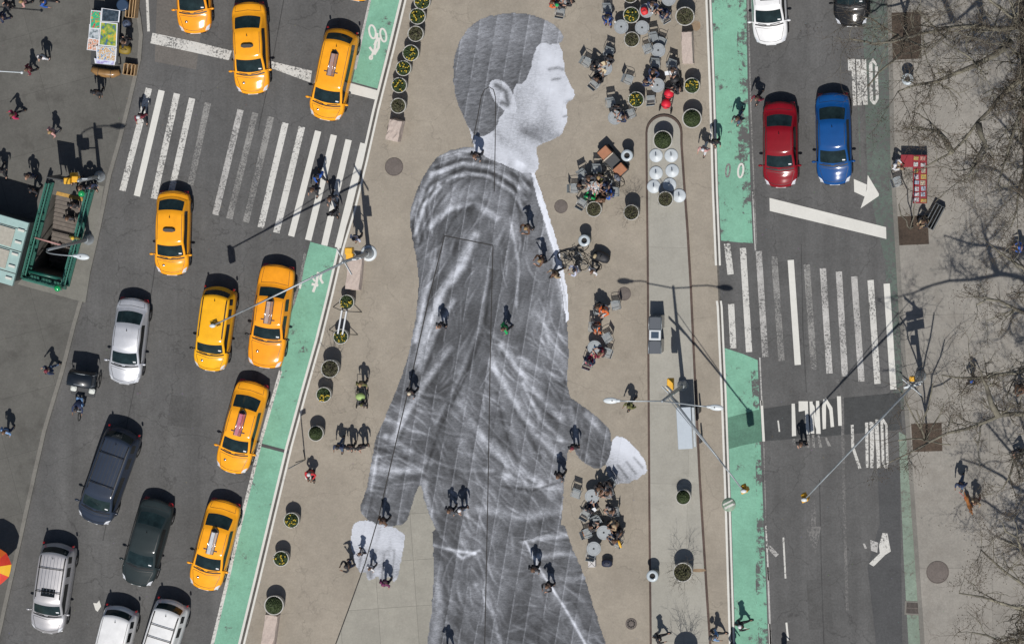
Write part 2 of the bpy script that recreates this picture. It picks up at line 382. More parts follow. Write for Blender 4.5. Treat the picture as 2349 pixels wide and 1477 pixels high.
ribbons([([(335, -60), (341, 73)], .14, W2), ([(1920, 868), (1932, 910), (1935, 1090), (1939, 1250), (1944, 1400)], .16, W5),
         ([(1785, 964), (1788, 990)], .08, W2), ([(1797, 1232), (1802, 1326)], .09, W2), ([(1804, 1427), (1808, 1468)], .10, W1), ([(1762, 1252), (1783, 1274)], .22, W3),
         ([(1968, 180), (1975, 440)], .07, m_green4), ([(1700, 1440), (1712, 1440)], .05, W2)])
# crosswalks
CW = [((342, 203), (281, 438), W2), ((371, 208), (314, 450), W1), ((406, 215), (353, 456), W2), ((441, 226), (388, 462), W2), ((477, 236), (437, 425), W4), ((552, 252), (494, 493), W3),
      ((586, 259), (526, 502), W4), ((622, 268), (564, 510), W4), ((655, 282), (598, 522), W2), ((693, 291), (634, 534), W2), ((730, 301), (668, 542), W1), ((766, 310), (707, 551), W1),
      ((800, 321), (744, 563), W1), ((834, 329), (775, 568), W1)]
for a, b, m in CW: struct(MB().strip(P([a, b]), .33, .016).build('crosswalk_bar', m))
for a, b, m in [((200, 350), (225, 560), W2), ((228, 760), (243, 1060), W2), ((308, 380), (350, 1085), W2), ((415, 402), (460, 1118), W3), ((520, 435), (570, 1145), W4), ((632, 462), (680, 1172), W1),
                ((740, 490), (790, 1205), W4), ((850, 518), (895, 1230), W3), ((958, 540), (1000, 1250), W3), ((1062, 573), (1112, 1285), W3), ((1173, 598), (1220, 1300), W2), ((1282, 622), (1328, 1338), W1)]:
    q = [(1600+p[0]/2.954, 440+p[1]/2.954) for p in (a, b)]
    struct(MB().strip(P(q), .325, .016).build('crosswalk_bar', m))
def marks(name, polys, ox, oy, k, m, z=.0135):
    b = MB()
    for i, pl in enumerate(polys): b.poly(P([(ox+x/k, oy+y/k) for x, y in pl]), z+i*.0022)
    return struct(b.build(name, m))
marks('stop_line', [[(350, 76), (450, 97), (532, 117), (525, 139), (440, 120), (345, 100)], [(623, 141), (716, 163), (712, 190), (622, 157)]], 0, 0, 1, W2)
marks('stop_line', [[(804, 191), (866, 208), (864, 230), (800, 214)]], 0, 0, 1, W1)
marks('stop_line', [[(488, 42), (1278, 240), (1280, 320), (490, 130)]], 1600, 440, 2.954, W1)
O7 = [[(510, 305), (560, 305), (580, 800), (515, 808)], [(618, 268), (760, 268), (765, 402), (620, 430)], [(715, 400), (762, 400), (790, 775), (735, 775)],
      [(785, 272), (833, 270), (860, 765), (805, 765)], [(830, 300), (862, 345), (895, 560), (890, 700), (868, 640)], [(885, 262), (935, 262), (958, 770), (890, 770)],
      [(998, 235), (1040, 240), (1040, 690), (990, 700), (978, 380)], [(1040, 212), (1140, 370), (1165, 660), (1113, 668), (1092, 410), (1025, 265)], [(1208, 190), (1270, 190), (1285, 645), (1230, 645)]]
marks('road_lettering', O7, 1740, 880, 6.715, W1)
marks('road_lettering', [[(745, 790), (785, 790), (790, 985), (750, 990)], [(820, 780), (860, 780), (870, 980), (835, 980)], [(910, 790), (940, 790), (980, 975), (932, 985)], [(1020, 820), (1050, 820), (1120, 960), (1070, 960)], [(520, 840), (560, 840), (560, 940), (530, 940)]], 1740, 880, 6.715, W4)
marks('road_lettering', [[(1422, 630), (1465, 630), (1475, 970), (1430, 970)], [(1430, 970), (1475, 970), (1585, 1300), (1540, 1310)], [(1640, 595), (1690, 595), (1695, 1290), (1655, 1290)],
                         [(1702, 585), (1775, 585), (1782, 900), (1768, 1295), (1722, 1295), (1715, 700)], [(1780, 600), (1800, 640), (1840, 1000), (1820, 1120)], [(1802, 548), (1845, 548), (1880, 1295), (1825, 1300)],
                         [(1878, 575), (1920, 560), (1940, 1215), (1900, 1215)], [(1952, 625), (1987, 625), (2005, 1215), (1967, 1215)], [(1875, 575), (1928, 533), (1988, 628), (1950, 636), (1920, 590)],
                         [(1900, 1210), (1938, 1210), (1965, 1255), (2005, 1210), (1985, 1305), (1945, 1300)]], 1740, 880, 6.715, W2)
marks('road_lettering', [[(175, 60), (237, 60), (237, 165), (178, 165)], [(208, 165), (240, 165), (252, 475), (222, 478)], [(248, 65), (285, 65), (298, 475), (262, 475)], [(285, 80), (300, 140), (318, 420), (300, 440)],
                         [(298, 65), (338, 65), (352, 470), (312, 470)], [(362, 110), (394, 98), (400, 425), (370, 430)], [(362, 108), (400, 50), (432, 105), (428, 128), (398, 92)], [(416, 128), (442, 128), (450, 418), (424, 420)],
                         [(370, 428), (400, 425), (412, 440), (424, 420), (450, 416), (420, 470), (400, 466)]], 1900, 120, 3.886, W2)
marks('road_arrow', [[(352, 1095), (452, 1262), (450, 1282), (288, 1392), (322, 1296), (344, 1220)], [(228, 1130), (344, 1180), (330, 1290), (232, 1245)]], 1900, 120, 3.886, W1)
marks('road_arrow', [[(1050, 845), (1078, 848), (1097, 950), (1065, 970), (1000, 1035), (973, 1020), (1035, 960), (1030, 920)]], 1600, 880, 2.474, W2)
marks('road_arrow', [[(980, 885), (1026, 900), (1020, 957), (985, 945)], [(938, 905), (950, 905), (962, 932), (950, 935)]], 1600, 880, 2.474, W3)
marks('road_arrow', [[(612, 805), (702, 808), (668, 965)], [(648, 640), (668, 640), (672, 805), (645, 805)]], 1600, 880, 2.474, W5)
marks('road_marking', [[(1815, 0+50), (1900, 40), (1890, 70), (1820, 75)]], 0, 1350, 1, W4) if False else None
def stroke_marks(lines, ox, oy, k, m, z=.013):
    b = MB()
    for i, (pts, wd) in enumerate(lines): b.strip(P([(ox+x/k, oy+y/k) for x, y in pts]), wd, z+i*.0022)
    return struct(b.build('bike_symbol', m))
def ring(cx, cy, rx, ry, tilt=.1, n=22): return [(cx+rx*math.cos(2*math.pi*i/n)-ry*tilt*math.sin(2*math.pi*i/n), cy+ry*math.sin(2*math.pi*i/n)) for i in range(n+1)]
stroke_marks([(ring(570, 272, 27, 56, -.15), .10), (ring(662, 300, 25, 55, -.15), .10), ([(612, 282), (605, 345), (585, 385)], .12), ([(627, 320), (622, 405), (585, 465)], .14), ([(600, 345), (590, 420), (560, 485)], .13), ([(545, 400), (580, 445)], .12), (ring(558, 490, 10, 12), .11)], 700, 0, 3.69, W1)
stroke_marks([(ring(305, 1205, 18, 48), .10)], 1600, 0, 3.077, W1)
stroke_marks([(ring(215, 1205, 14, 45), .09)], 1600, 0, 3.077, W4)
stroke_marks([([(1150, 900), (1135, 985), (1110, 1050)], .14), ([(1175, 900), (1165, 950), (1185, 985)], .13), ([(1100, 990), (1150, 1000)], .14), ([(1100, 930), (1125, 970)], .10), ([(1020, 975), (1010, 1025)], .12)], 380, 350, 3.283, W1)
struct(MB().poly(P([(222, 1375+8), (228, 1376), (232, 1390), (224, 1402), (219, 1398), (214, 1382)]), .01).build('paint_splash', W1))
m_rust = ground_mat('rust_stain', (.25, .165, .09), .1, .2)
for c in ((1602, 1307, 18, 4), (1597, 60, 10, 12)):
    struct(MB().poly(P([(c[0]+c[2]*math.cos(t*.5)*(1+.2*math.sin(3*t)), c[1]+c[3]*math.sin(t*.5)) for t in range(12)]), .101 if c[1] > 500 else .0068).build('rust_stain', ground_mat('rust_stain', (.27, .19, .12), .1, .25, .4, (.25, .22, .18))))
# ================= iron covers =================
m_iron = ground_mat('cast_iron', (.115, .095, .085), .2, .12, .3, (.06, .05, .045), rough=.7)
m_irond = mat('iron_dark_recess', (.02, .018, .017), .9)
def manhole(px, py, rpx, label, style=0, z=.0):
    c = at(px, py, z); r = rpx/S
    t = thing('manhole_cover', label, 'manhole cover', (c.x, c.y, z), .3)
    b = MB(); b.lathe([(r, .0), (r, .02), (r*.93, .022), (r*.93, .016), (r*.9, .016), (r*.9, .021)], 40, cap=False)
    b.lathe([(r*.9, .018), (r*.3, .020), (r*.25, .022), (0, .022)], 40, cap=False); b.build('cover', m_iron, t)
    b = MB()
    for i in range(3):
        rr = r*(.36+.18*i); b.lathe([(rr, .018), (rr+.012, .0245), (rr+.024, .018)], 36, cap=False)
    b.build('raised_ring', m_iron, t)
    if style:
        b = MB()
        for i in range(10):
            a = i*.6283; b.lathe([(.045, .018), (.045, .0255), (0, .0256)], 10, c=(r*.58*math.cos(a), r*.58*math.sin(a)), cap=False)
        b.build('vent_hole', m_irond, t)
    return t
manhole(904, 383, 21, 'round iron manhole cover on the plaza beside the left crosswalk', z=.004)
manhole(1287, 474, 15.5, 'small round iron cover between the big shirt collar and the bicycles', z=.004)
manhole(1432, 674, 15.5, 'small pale iron cover under the shadow of the twin street lamp', z=.004)
manhole(1448, 1430, 13, 'small iron cover with a ring of ten drain holes', 1, z=.004)
manhole(2151, 1312, 26, 'largest round iron cover, on the right sidewalk above the drain', z=.13)
t = thing('manhole_cover', 'round cover painted green and white where it crosses the double line', 'manhole cover', at(1672, 1157, .004))
MB().lathe([(.36, .0), (.36, .02), (0, .021)], 36, cap=False).build('cover', ground_mat('painted_cover', (.19, .27, .2), .15, .3, .5, (.28, .27, .24)), t)
b = MB(); b.strip([(-.22, -.2), (.3, .06)], .12, .0235); b.strip([(-.3, -.02), (.2, .24)], .08, .0235); b.build('paint_stripe', W2, t)
t = thing('drain_grate', 'rectangular iron storm drain grate set against the right kerb', 'drain', at(2094, 1394, 0), R(-3))
b = MB(); b.box(-.42, -.36, 0, .42, .36, .02); b.build('drain_frame', m_kerb, t)
MB().box(-.34, -.28, .012, .34, .28, .024).build('drain_opening', m_irond, t)
b = MB()
for i in range(11): b.box(-.33+i*.065, -.28, .02, -.30+i*.065, .28, .034)
b.box(-.34, -.02, .022, .34, .02, .037); b.build('grate_bar', m_iron, t)
# ================= paper figure pasted on the ground (a plain walking figure) =================
def smooth_poly(pts, it=2):
    for _ in range(it):
        q = []
        for i in range(len(pts)):
            a = pts[i]; b = pts[(i+1) % len(pts)]
            q += [(a[0]*.75+b[0]*.25, a[1]*.75+b[1]*.25), (a[0]*.25+b[0]*.75, a[1]*.25+b[1]*.75)]
        pts = q
    return np.array(pts)
def inside(X, Y, poly):
    r = np.zeros(X.shape, bool); n = len(poly)
    x0, y0 = poly[:, 0].min(), poly[:, 1].min(); x1, y1 = poly[:, 0].max(), poly[:, 1].max()
    bb = (X >= x0) & (X <= x1) & (Y >= y0) & (Y <= y1); xs = X[bb]; ys = Y[bb]; q = np.zeros(xs.shape, bool)
    for i in range(n):
        ax, ay = poly[i]; bx, by = poly[(i+1) % n]
        if ay == by: continue
        c = ((ay > ys) != (by > ys)) & (xs < (bx-ax)*(ys-ay)/(by-ay)+ax); q ^= c
    r[bb] = q; return r
def segd(X, Y, pts):
    d = np.full(X.shape, 1e9)
    for (ax, ay), (bx, by) in zip(pts[:-1], pts[1:]):
        vx, vy = bx-ax, by-ay; t = np.clip(((X-ax)*vx+(Y-ay)*vy)/(vx*vx+vy*vy+1e-9), 0, 1)
        d = np.minimum(d, np.hypot(X-ax-t*vx, Y-ay-t*vy))
    return d
rng = np.random.default_rng(3)
def vnoise(X, Y, s, seed=0):
    r = np.random.default_rng(seed); G = r.random((400, 400)); x = X/s+50; y = Y/s+50
    xi = np.floor(x).astype(int) % 399; yi = np.floor(y).astype(int) % 399; fx = x-np.floor(x); fy = y-np.floor(y)
    fx = fx*fx*(3-2*fx); fy = fy*fy*(3-2*fy)
    return (G[yi, xi]*(1-fx)+G[yi, xi+1]*fx)*(1-fy)+(G[yi+1, xi]*(1-fx)+G[yi+1, xi+1]*fx)*fy
STEP = 2.0
gx = np.arange(795, 1500, STEP); gy = np.arange(24, 1560, STEP)
X, Y = np.meshgrid(gx, gy)
# outline wobble so the paper edge is not laser cut
Xw = X+(vnoise(X, Y, 9, 1)-.5)*3; Yw = Y+(vnoise(X, Y, 9, 2)-.5)*3
HEAD = smooth_poly([(1075, 300), (1048, 200), (1050, 120), (1110, 50), (1190, 34), (1262, 60), (1290, 110), (1296, 150), (1300, 178), (1322, 214), (1314, 232), (1298, 238), (1304, 262), (1300, 290), (1284, 318), (1240, 330), (1228, 342), (1240, 372), (1225, 410), (1090, 350), (1082, 320)])
HAIR = smooth_poly([(1078, 305), (1038, 215), (1040, 120), (1075, 58), (1130, 32), (1200, 28), (1270, 50), (1302, 92), (1268, 104), (1238, 96), (1222, 128), (1216, 168), (1196, 196), (1182, 190), (1172, 240), (1150, 262), (1135, 300), (1100, 318)])
TORSO = smooth_poly([(1008, 352), (1075, 332), (1150, 348), (1200, 372), (1222, 400), (1240, 440), (1258, 520), (1282, 600), (1300, 690), (1306, 800), (1300, 905), (1330, 925), (1380, 962), (1410, 1000), (1388, 1085), (1330, 1060), (1308, 1010), (1296, 1090), (1290, 1180), (1288, 1215), (1200, 1240), (1100, 1262), (1020, 1250), (985, 1190), (966, 1120), (962, 1110), (945, 1160), (930, 1215), (815, 1190), (845, 1110), (856, 1020), (880, 960), (905, 900), (930, 840), (952, 740), (962, 640), (948, 560), (936, 500), (956, 430), (985, 380)])
JEANS = smooth_poly([(990, 1200), (1290, 1180), (1310, 1250), (1335, 1300), (1360, 1380), (1385, 1460), (1420, 1560), (1160, 1560), (1148, 1470), (1140, 1560), (965, 1560), (985, 1440), (995, 1320), (992, 1250)])
HAND1 = smooth_poly([(818, 1183), (930, 1214), (928, 1250), (920, 1290), (912, 1330), (900, 1338), (892, 1320), (886, 1336), (872, 1338), (866, 1320), (858, 1332), (842, 1330), (838, 1312), (828, 1318), (815, 1300), (806, 1262), (802, 1225)], 2)
HAND2 = smooth_poly([(1405, 998), (1435, 1000), (1462, 1030), (1486, 1062), (1484, 1088), (1470, 1090), (1464, 1102), (1450, 1102), (1444, 1112), (1428, 1108), (1418, 1114), (1400, 1098), (1385, 1080)])
SHIRT = np.array([(1218, 395), (1228, 398), (1246, 450), (1268, 520), (1286, 580), (1300, 650), (1307, 735), (1299, 738), (1288, 660), (1274, 590), (1252, 520), (1232, 455)])
lum = np.full(X.shape, -1.0)
def setr(poly, v):
    m = inside(Xw, Yw, poly); lum[m] = (v(X[m], Y[m]) if callable(v) else v); return m
m_j = setr(JEANS, .082)
m_h1 = setr(HAND1, lambda x, y: .54-.30*np.clip((y-1250)/80, 0, 1)*vnoise(x, y, 18, 5)-.12*vnoise(x, y, 30, 6))
m_h2 = setr(HAND2, lambda x, y: .62-.35*np.clip(((y-1040)+(1440-x)*.6)/60, 0, 1))
m_t = setr(TORSO, .088)
m_hd = setr(HEAD, lambda x, y: .56-.16*vnoise(x, y, 34, 7)+.05*vnoise(x, y, 9, 9)-.26*np.exp(-((x-1225)**2/1600+(y-300)**2/700))-.12*np.exp(-((x-1190)**2/500+(y-235)**2/900)))
m_hr = setr(HAIR, lambda x, y: .075+.05*vnoise(x*.4+y*.1, y*1.6, 7, 8)+.07*np.exp(-((y-75)/45)**2))
m_s = setr(SHIRT, .66)
alpha = lum >= 0
body = m_t | m_j
def stroke(mask, pts, wd, amp):
    """fold: gaussian ridge of light or dark"""
    d = segd(X, Y, pts); e = np.exp(-(d/wd)**2)
    if amp > 0:
        lum[mask] += (amp*e*(.55+.9*vnoise(X, Y, 9, 11)))[mask]
        if amp > .08 and wd > 3.5:
            e2 = np.exp(-(segd(X, Y, [(a_+wd*1.25, b_+wd*1.0) for a_, b_ in pts])/(wd*.7))**2); lum[mask] *= (1-.42*e2)[mask]
    else: lum[mask] *= (1+amp*e)[mask]
T_ = m_t & ~m_hd & ~m_hr
for pts, wd, a in [
    ([(1010, 362), (1080, 345), (1150, 360), (1215, 405)], 9, .30), ([(990, 400), (1060, 372), (1140, 386), (1210, 440)], 8, .22), ([(1000, 385), (1075, 362), (1150, 375), (1215, 425)], 6, -.6),
    ([(965, 455), (1020, 405), (1110, 402), (1200, 460)], 7, .15), ([(980, 425), (1060, 390), (1140, 400), (1205, 450)], 6, -.55),
    ([(985, 520), (1030, 480), (1090, 468), (1140, 500)], 9, .30), ([(1025, 465), (1090, 445), (1150, 470), (1190, 540)], 24, .10),
    ([(950, 540), (975, 470), (1010, 430)], 6, .20), ([(962, 560), (985, 500), (1020, 450)], 5, -.5), ([(945, 500), (960, 450), (990, 405)], 6, .16),
    ([(1090, 540), (1060, 610), (1020, 660), (985, 740), (960, 830)], 13, .28), ([(1050, 560), (1020, 620), (985, 690)], 14, -.5), ([(1000, 600), (975, 680), (955, 780)], 8, .2),
    ([(1040, 690), (1000, 760), (965, 850)], 8, .14), ([(1030, 800), (980, 870), (930, 950), (905, 1000)], 10, .22),
    ([(880, 960), (935, 985), (975, 1000)], 7, .18), ([(885, 1000), (930, 1030), (985, 1060)], 8, .26), ([(860, 1075), (905, 1080), (960, 1080)], 12, .22), ([(870, 1030), (925, 1050)], 12, -.5), ([(858, 1130), (905, 1100), (955, 1095)], 10, -.45),
    ([(862, 1050), (850, 1120), (832, 1185)], 8, .15),
    ([(1150, 790), (1200, 860), (1250, 920), (1290, 960)], 9, .24), ([(1130, 830), (1170, 900), (1230, 990), (1280, 1040)], 10, .20), ([(1150, 810), (1210, 900), (1270, 960)], 8, -.5),
    ([(1060, 920), (1110, 1000), (1180, 1080), (1270, 1130)], 14, .26), ([(1040, 880), (1090, 960), (1140, 1010)], 16, -.42), ([(1180, 940), (1215, 1000), (1240, 1050)], 7, -.55),
    ([(1200, 880), (1240, 960), (1290, 1010)], 6, .2), ([(1140, 900), (1155, 980), (1185, 1060)], 6, -.5), ([(1160, 1090), (1220, 1115), (1292, 1120)], 12, .18), ([(1100, 1165), (1190, 1190), (1285, 1170)], 16, .16),
    ([(1150, 1115), (1220, 1125), (1285, 1105)], 5, -.6), ([(990, 1130), (1060, 1145), (1150, 1170)], 10, -.3), ([(975, 1110), (990, 1180), (1020, 1240)], 10, .18),
    ([(1330, 935), (1350, 1000), (1330, 1050)], 12, -.35), ([(1345, 950), (1395, 1000)], 8, .15), ([(1310, 930), (1325, 1000)], 8, .12),
    ([(1255, 500), (1275, 600), (1292, 700)], 10, .14), ([(1180, 560), (1170, 680), (1180, 780)], 30, -.25), ([(1240, 720), (1270, 780), (1300, 830)], 18, .10),
    ([(1170, 380), (1190, 480), (1200, 560)], 5, -.4), ([(1060, 860), (1050, 960), (1070, 1060)], 22, .06), ([(1130, 620), (1110, 760), (1060, 880), (1010, 980), (972, 1090)], 6, -.6), ([(1120, 620), (1100, 750), (1050, 870), (1000, 970)], 6, .10), ([(960, 470), (945, 540), (952, 600)], 5, -.5), ([(1085, 470), (1040, 500), (1010, 560), (990, 640)], 5, -.5), ([(1170, 500), (1190, 600), (1185, 700)], 5, .1), ([(1120, 1040), (1180, 1090), (1230, 1110)], 6, -.5), ([(1190, 820), (1240, 850), (1290, 870)], 6, .16), ([(1200, 845), (1250, 872), (1295, 885)], 5, -.45), ([(990, 1060), (1060, 1080), (1130, 1080)], 7, .12), ([(830, 1170), (880, 1190), (930, 1200)], 6, -.35)]:
    stroke(T_, pts, wd*.78, a*1.2 if a > 0 else max(a*1.25, -.8))
for pts, wd, a in [([(995, 1250), (1040, 1262), (1090, 1268)], 4, .3), ([(1030, 1255), (1060, 1280), (1100, 1262)], 4, .22), ([(1000, 1300), (1010, 1400), (995, 1500)], 14, .14), ([(1060, 1330), (1050, 1430), (1060, 1540)], 18, -.4),
    ([(1200, 1240), (1260, 1232), (1310, 1228)], 9, .2), ([(1230, 1280), (1290, 1270), (1330, 1275)], 9, .16), ([(1245, 1320), (1300, 1330), (1345, 1325)], 9, .14), ([(1205, 1240), (1235, 1300), (1300, 1400), (1345, 1480)], 3, .35),
    ([(1090, 1340), (1130, 1400), (1150, 1480)], 7, .12), ([(1280, 1360), (1330, 1430), (1370, 1520)], 20, .07), ([(1170, 1380), (1200, 1450), (1200, 1540)], 20, -.3)]:
    stroke(m_j & ~m_t, pts, wd*.85, a*1.15 if a > 0 else a)
# small creases: ridged noise stretched along the cloth
def ridged(A, B, sa, sb, seed): n = vnoise(A/sa*10, B/sb*10, 10, seed); return 1-np.abs(2*n-1)
A1 = X*.75+Y*.65; B1 = -X*.65+Y*.75; A2 = X*.35-Y*.93; B2 = X*.93+Y*.35
w1 = np.clip((Y-740)/180, 0, 1)*np.clip((X-930)/120, 0, 1); w2 = 1-w1
wx = vnoise(X, Y, 45, 40)*40+vnoise(X, Y, 16, 39)*14
r1 = ridged(A1+wx, B1+wx, 90, 17, 41)**3; r2 = ridged(A2+wx, B2+wx*.6, 120, 19, 42)**3; r3 = ridged(A1-wx, B2+wx, 40, 9, 43)**3
crease = w1*r1+w2*r2*.6; dk = w1*ridged(A1+wx, B1+wx+7, 90, 17, 41)**4+w2*.6*ridged(A2+wx, B2+wx*.6+8, 120, 19, 42)**4
lum[body] += (.05*crease+.018*r3)[body]; lum[body] *= (1-.25*dk)[body]
lum[m_hr] += (.07*(vnoise(X*.35+Y*.12, Y+.3*X, 2.6, 44)-.5)+.02)[m_hr]
# many short cloth wrinkles, each a small light ridge with a dark side
rw_ = random.Random(77)
def wrinkle(cx, cy, ang, ln, wd, amp):
    pts = []
    bend = rw_.uniform(-.5, .5)
    for i in range(5):
        t_ = i/4-.5; a_ = ang+bend*t_; pts.append((cx+ln*t_*math.cos(a_), cy+ln*t_*math.sin(a_)))
    x0, x1 = cx-ln/2-12, cx+ln/2+12; y0, y1 = cy-ln/2-12, cy+ln/2+12
    i0, i1 = np.searchsorted(gx, [x0, x1]); j0, j1 = np.searchsorted(gy, [y0, y1])
    if i1-i0 < 3 or j1-j0 < 3: return
    xs, ys = X[j0:j1, i0:i1], Y[j0:j1, i0:i1]; mk = body[j0:j1, i0:i1] & ~m_hd[j0:j1, i0:i1] & ~m_s[j0:j1, i0:i1]
    nx_, ny_ = -math.sin(ang)*wd*1.2, math.cos(ang)*wd*1.2; sub_ = lum[j0:j1, i0:i1]
    fall = np.exp(-((xs-cx)**2+(ys-cy)**2)/(ln*.42)**2)
    e = np.exp(-(segd(xs, ys, pts)/wd)**2)*fall; e2 = np.exp(-(segd(xs, ys, [(p_[0]+nx_, p_[1]+ny_) for p_ in pts])/wd)**2)*fall
    sub_[mk] += (amp*e)[mk]; sub_[mk] *= (1-2.6*amp*e2)[mk]
for _ in range(1150):
    cx, cy = rw_.uniform(810, 1410), rw_.uniform(350, 1540)
    if cy > 1200: ang, dn = rw_.gauss(.15 if cx > 1180 else 1.2, .35), .5
    elif cx < 1000 and cy > 900: ang, dn = rw_.gauss(.35, .3), .9
    elif cx < 1120 and cy < 900: ang, dn = rw_.gauss(2.05, .3), .5
    elif cx > 1310: ang, dn = rw_.gauss(1.2, .3), .8
    elif cy < 760: ang, dn = rw_.gauss(1.5, .4), .35
    else: ang, dn = rw_.gauss(.85, .28), 1.0
    if rw_.random() > dn: continue
    wrinkle(cx, cy, ang, rw_.uniform(28, 110), rw_.uniform(1.6, 4.2), rw_.uniform(.03, .11))
# gathered cloth at the neck
for k_ in range(7):
    o_ = k_*9; stroke(T_, [(985+o_*.9, 372+o_*.95), (1050+o_*.4, 350+o_*1.0), (1120, 356+o_*1.05), (1185-o_*.2, 385+o_*1.2), (1215-o_*.3, 420+o_*1.4)], 2.6, .12 if k_ % 2 else -.45)
for k_ in range(6):
    o_ = k_*8; stroke(T_, [(952+o_, 560-o_*.5), (945+o_, 500-o_*.8), (965+o_, 440-o_*.4)], 2.4, .10 if k_ % 2 else -.4)
# plain head features: ear, brow, eye, mouth line
ear = smooth_poly([(1118, 190), (1145, 180), (1170, 200), (1186, 240), (1184, 262), (1160, 258), (1132, 232)])
m_e = inside(X, Y, ear); lum[m_e] = .50
stroke(m_e, [(1138, 196), (1160, 210), (1165, 240), (1150, 236)], 7, -.75); 
hs = m_hd & ~m_hr & ~m_e
stroke(hs, [(1260, 160), (1280, 156), (1292, 160)], 4, -.55); stroke(hs, [(1268, 183), (1284, 181)], 3.5, -.6); stroke(hs, [(1293, 268), (1306, 264)], 3, -.55)
stroke(hs, [(1300, 234), (1312, 232)], 5, -.4); stroke(hs, [(1170, 330), (1200, 350), (1220, 380)], 14, -.25); stroke(hs, [(1130, 290), (1150, 320)], 12, -.35)
for q_ in ([(832, 1262), (826, 1290), (822, 1310)], [(858, 1268), (852, 1300), (850, 1325)], [(882, 1270), (878, 1305), (876, 1330)], [(905, 1262), (902, 1300), (898, 1335)]): stroke(m_h1, q_, 2.6, -.42)
for q_ in ([(835, 1258), (850, 1262)], [(862, 1264), (876, 1266)], [(886, 1264), (900, 1260)]): stroke(m_h1, q_, 7, -.22)
for q_ in ([(1398, 1075), (1420, 1100)], [(1418, 1068), (1440, 1096)], [(1438, 1060), (1458, 1086)], [(1455, 1050), (1474, 1072)]): stroke(m_h2, q_, 3, -.5)
stroke(m_hd & ~m_hr, [(1245, 250), (1262, 300)], 16, -.22); stroke(m_hd & ~m_hr, [(1200, 300), (1245, 322), (1280, 312)], 9, -.35); stroke(m_hd & ~m_hr, [(1215, 200), (1240, 225)], 14, -.12)
stroke(m_h1, [(870, 1215), (860, 1260), (850, 1310)], 5, -.14); stroke(m_h1, [(895, 1240), (890, 1300), (885, 1330)], 4, -.18)
# broad mottling, pasted strips with a light seam between them
lum[body] *= (.62+.70*vnoise(X, Y, 60, 21)+.4*(vnoise(X, Y, 18, 22)-.5))[body]
u = X+.165*Y; pitch = 37.0; k = np.floor(u/pitch).astype(int); fr = u/pitch-k
ramp = 1+.16*((k*7919 % 11)/5.0-1)-.40*(fr-.5)
rs = np.where(m_hd & ~m_hr | m_h1 | m_h2 | m_s, 1+(ramp-1)*.12, ramp); lum *= np.where(alpha, rs, 1)
seam = np.exp(-((np.minimum(fr, 1-fr)*pitch)/1.1)**2)*(vnoise(X, Y, 50, 31) > .35)
lum = np.where(alpha & (body | m_hr), lum+.10*seam, np.where(alpha, lum-.05*seam, lum))
lum = np.where(alpha, np.clip(lum, .02, .72), lum)
idx = -np.ones(X.shape, int); cell = alpha[:-1, :-1] & alpha[1:, :-1] & alpha[:-1, 1:] & alpha[1:, 1:]
used = np.zeros(X.shape, bool); used[:-1, :-1] |= cell; used[1:, :-1] |= cell; used[:-1, 1:] |= cell; used[1:, 1:] |= cell
idx[used] = np.arange(used.sum())
vx = (X[used]-CX)/S; vy = -(Y[used]-CY)/S; vz = np.full(vx.shape, .0125)
vx = vx; me = bpy.data.meshes.new('ground_picture')
f = np.stack([idx[1:, :-1][cell], idx[1:, 1:][cell], idx[:-1, 1:][cell], idx[:-1, :-1][cell]], 1)
me.from_pydata(np.stack([vx, vy, vz], 1).tolist(), [], f.tolist())
ca = me.color_attributes.new('ink', 'FLOAT_COLOR', 'POINT'); l = lum[used]
ca.data.foreach_set('color', np.stack([l*.95, l*.99, l*1.09, np.ones_like(l)], 1).astype(np.float32).ravel())
m = bpy.data.materials.new('printed_paper'); m.use_nodes = True; nt = m.node_tree; p = nt.nodes['Principled BSDF']; p.inputs['Roughness'].default_value = .85
a = nd(nt, 'ShaderNodeVertexColor', layer_name='ink'); tc = nd(nt, 'ShaderNodeTexCoord')
mp = nd(nt, 'ShaderNodeMapping'); mp.inputs['Rotation'].default_value = (0, 0, .35); mp.inputs['Scale'].default_value = (1, 2.2, 1); nt.links.new(tc.outputs['Object'], mp.inputs[0])
n = nd(nt, 'ShaderNodeTexNoise'); n.inputs['Scale'].default_value = 5; n.inputs['Detail'].default_value = 6; n.inputs['Roughness'].default_value = .9; nt.links.new(mp.outputs[0], n.inputs['Vector'])
r = nd(nt, 'ShaderNodeMapRange'); r.inputs[1].default_value = .3; r.inputs[2].default_value = .7; r.inputs[3].default_value = .45; r.inputs[4].default_value = 1.75; nt.links.new(n.outputs['Fac'], r.inputs[0])
# light areas show little of the grain
sm = nd(nt, 'ShaderNodeMapRange'); sm.inputs[1].default_value = .3; sm.inputs[2].default_value = .55; sm.inputs[3].default_value = 1; sm.inputs[4].default_value = .12; nt.links.new(a.outputs[0], sm.inputs[0])
mx0 = nd(nt, 'ShaderNodeMix', data_type='FLOAT'); mx0.inputs[2].default_value = 1; nt.links.new(sm.outputs[0], mx0.inputs[0]); nt.links.new(r.outputs[0], mx0.inputs[3])
mx = nd(nt, 'ShaderNodeMix', data_type='RGBA', blend_type='MULTIPLY'); mx.inputs[0].default_value = 1; nt.links.new(a.outputs[0], mx.inputs[6]); nt.links.new(mx0.outputs[0], mx.inputs[7]); nt.links.new(mx.outputs[2], p.inputs['Base Color'])
me.materials.append(m)
o = bpy.data.objects.new('ground_picture', me); COL.objects.link(o)
tag(o, 'huge black and white paper picture of a walking figure pasted across the plaza', 'mural')
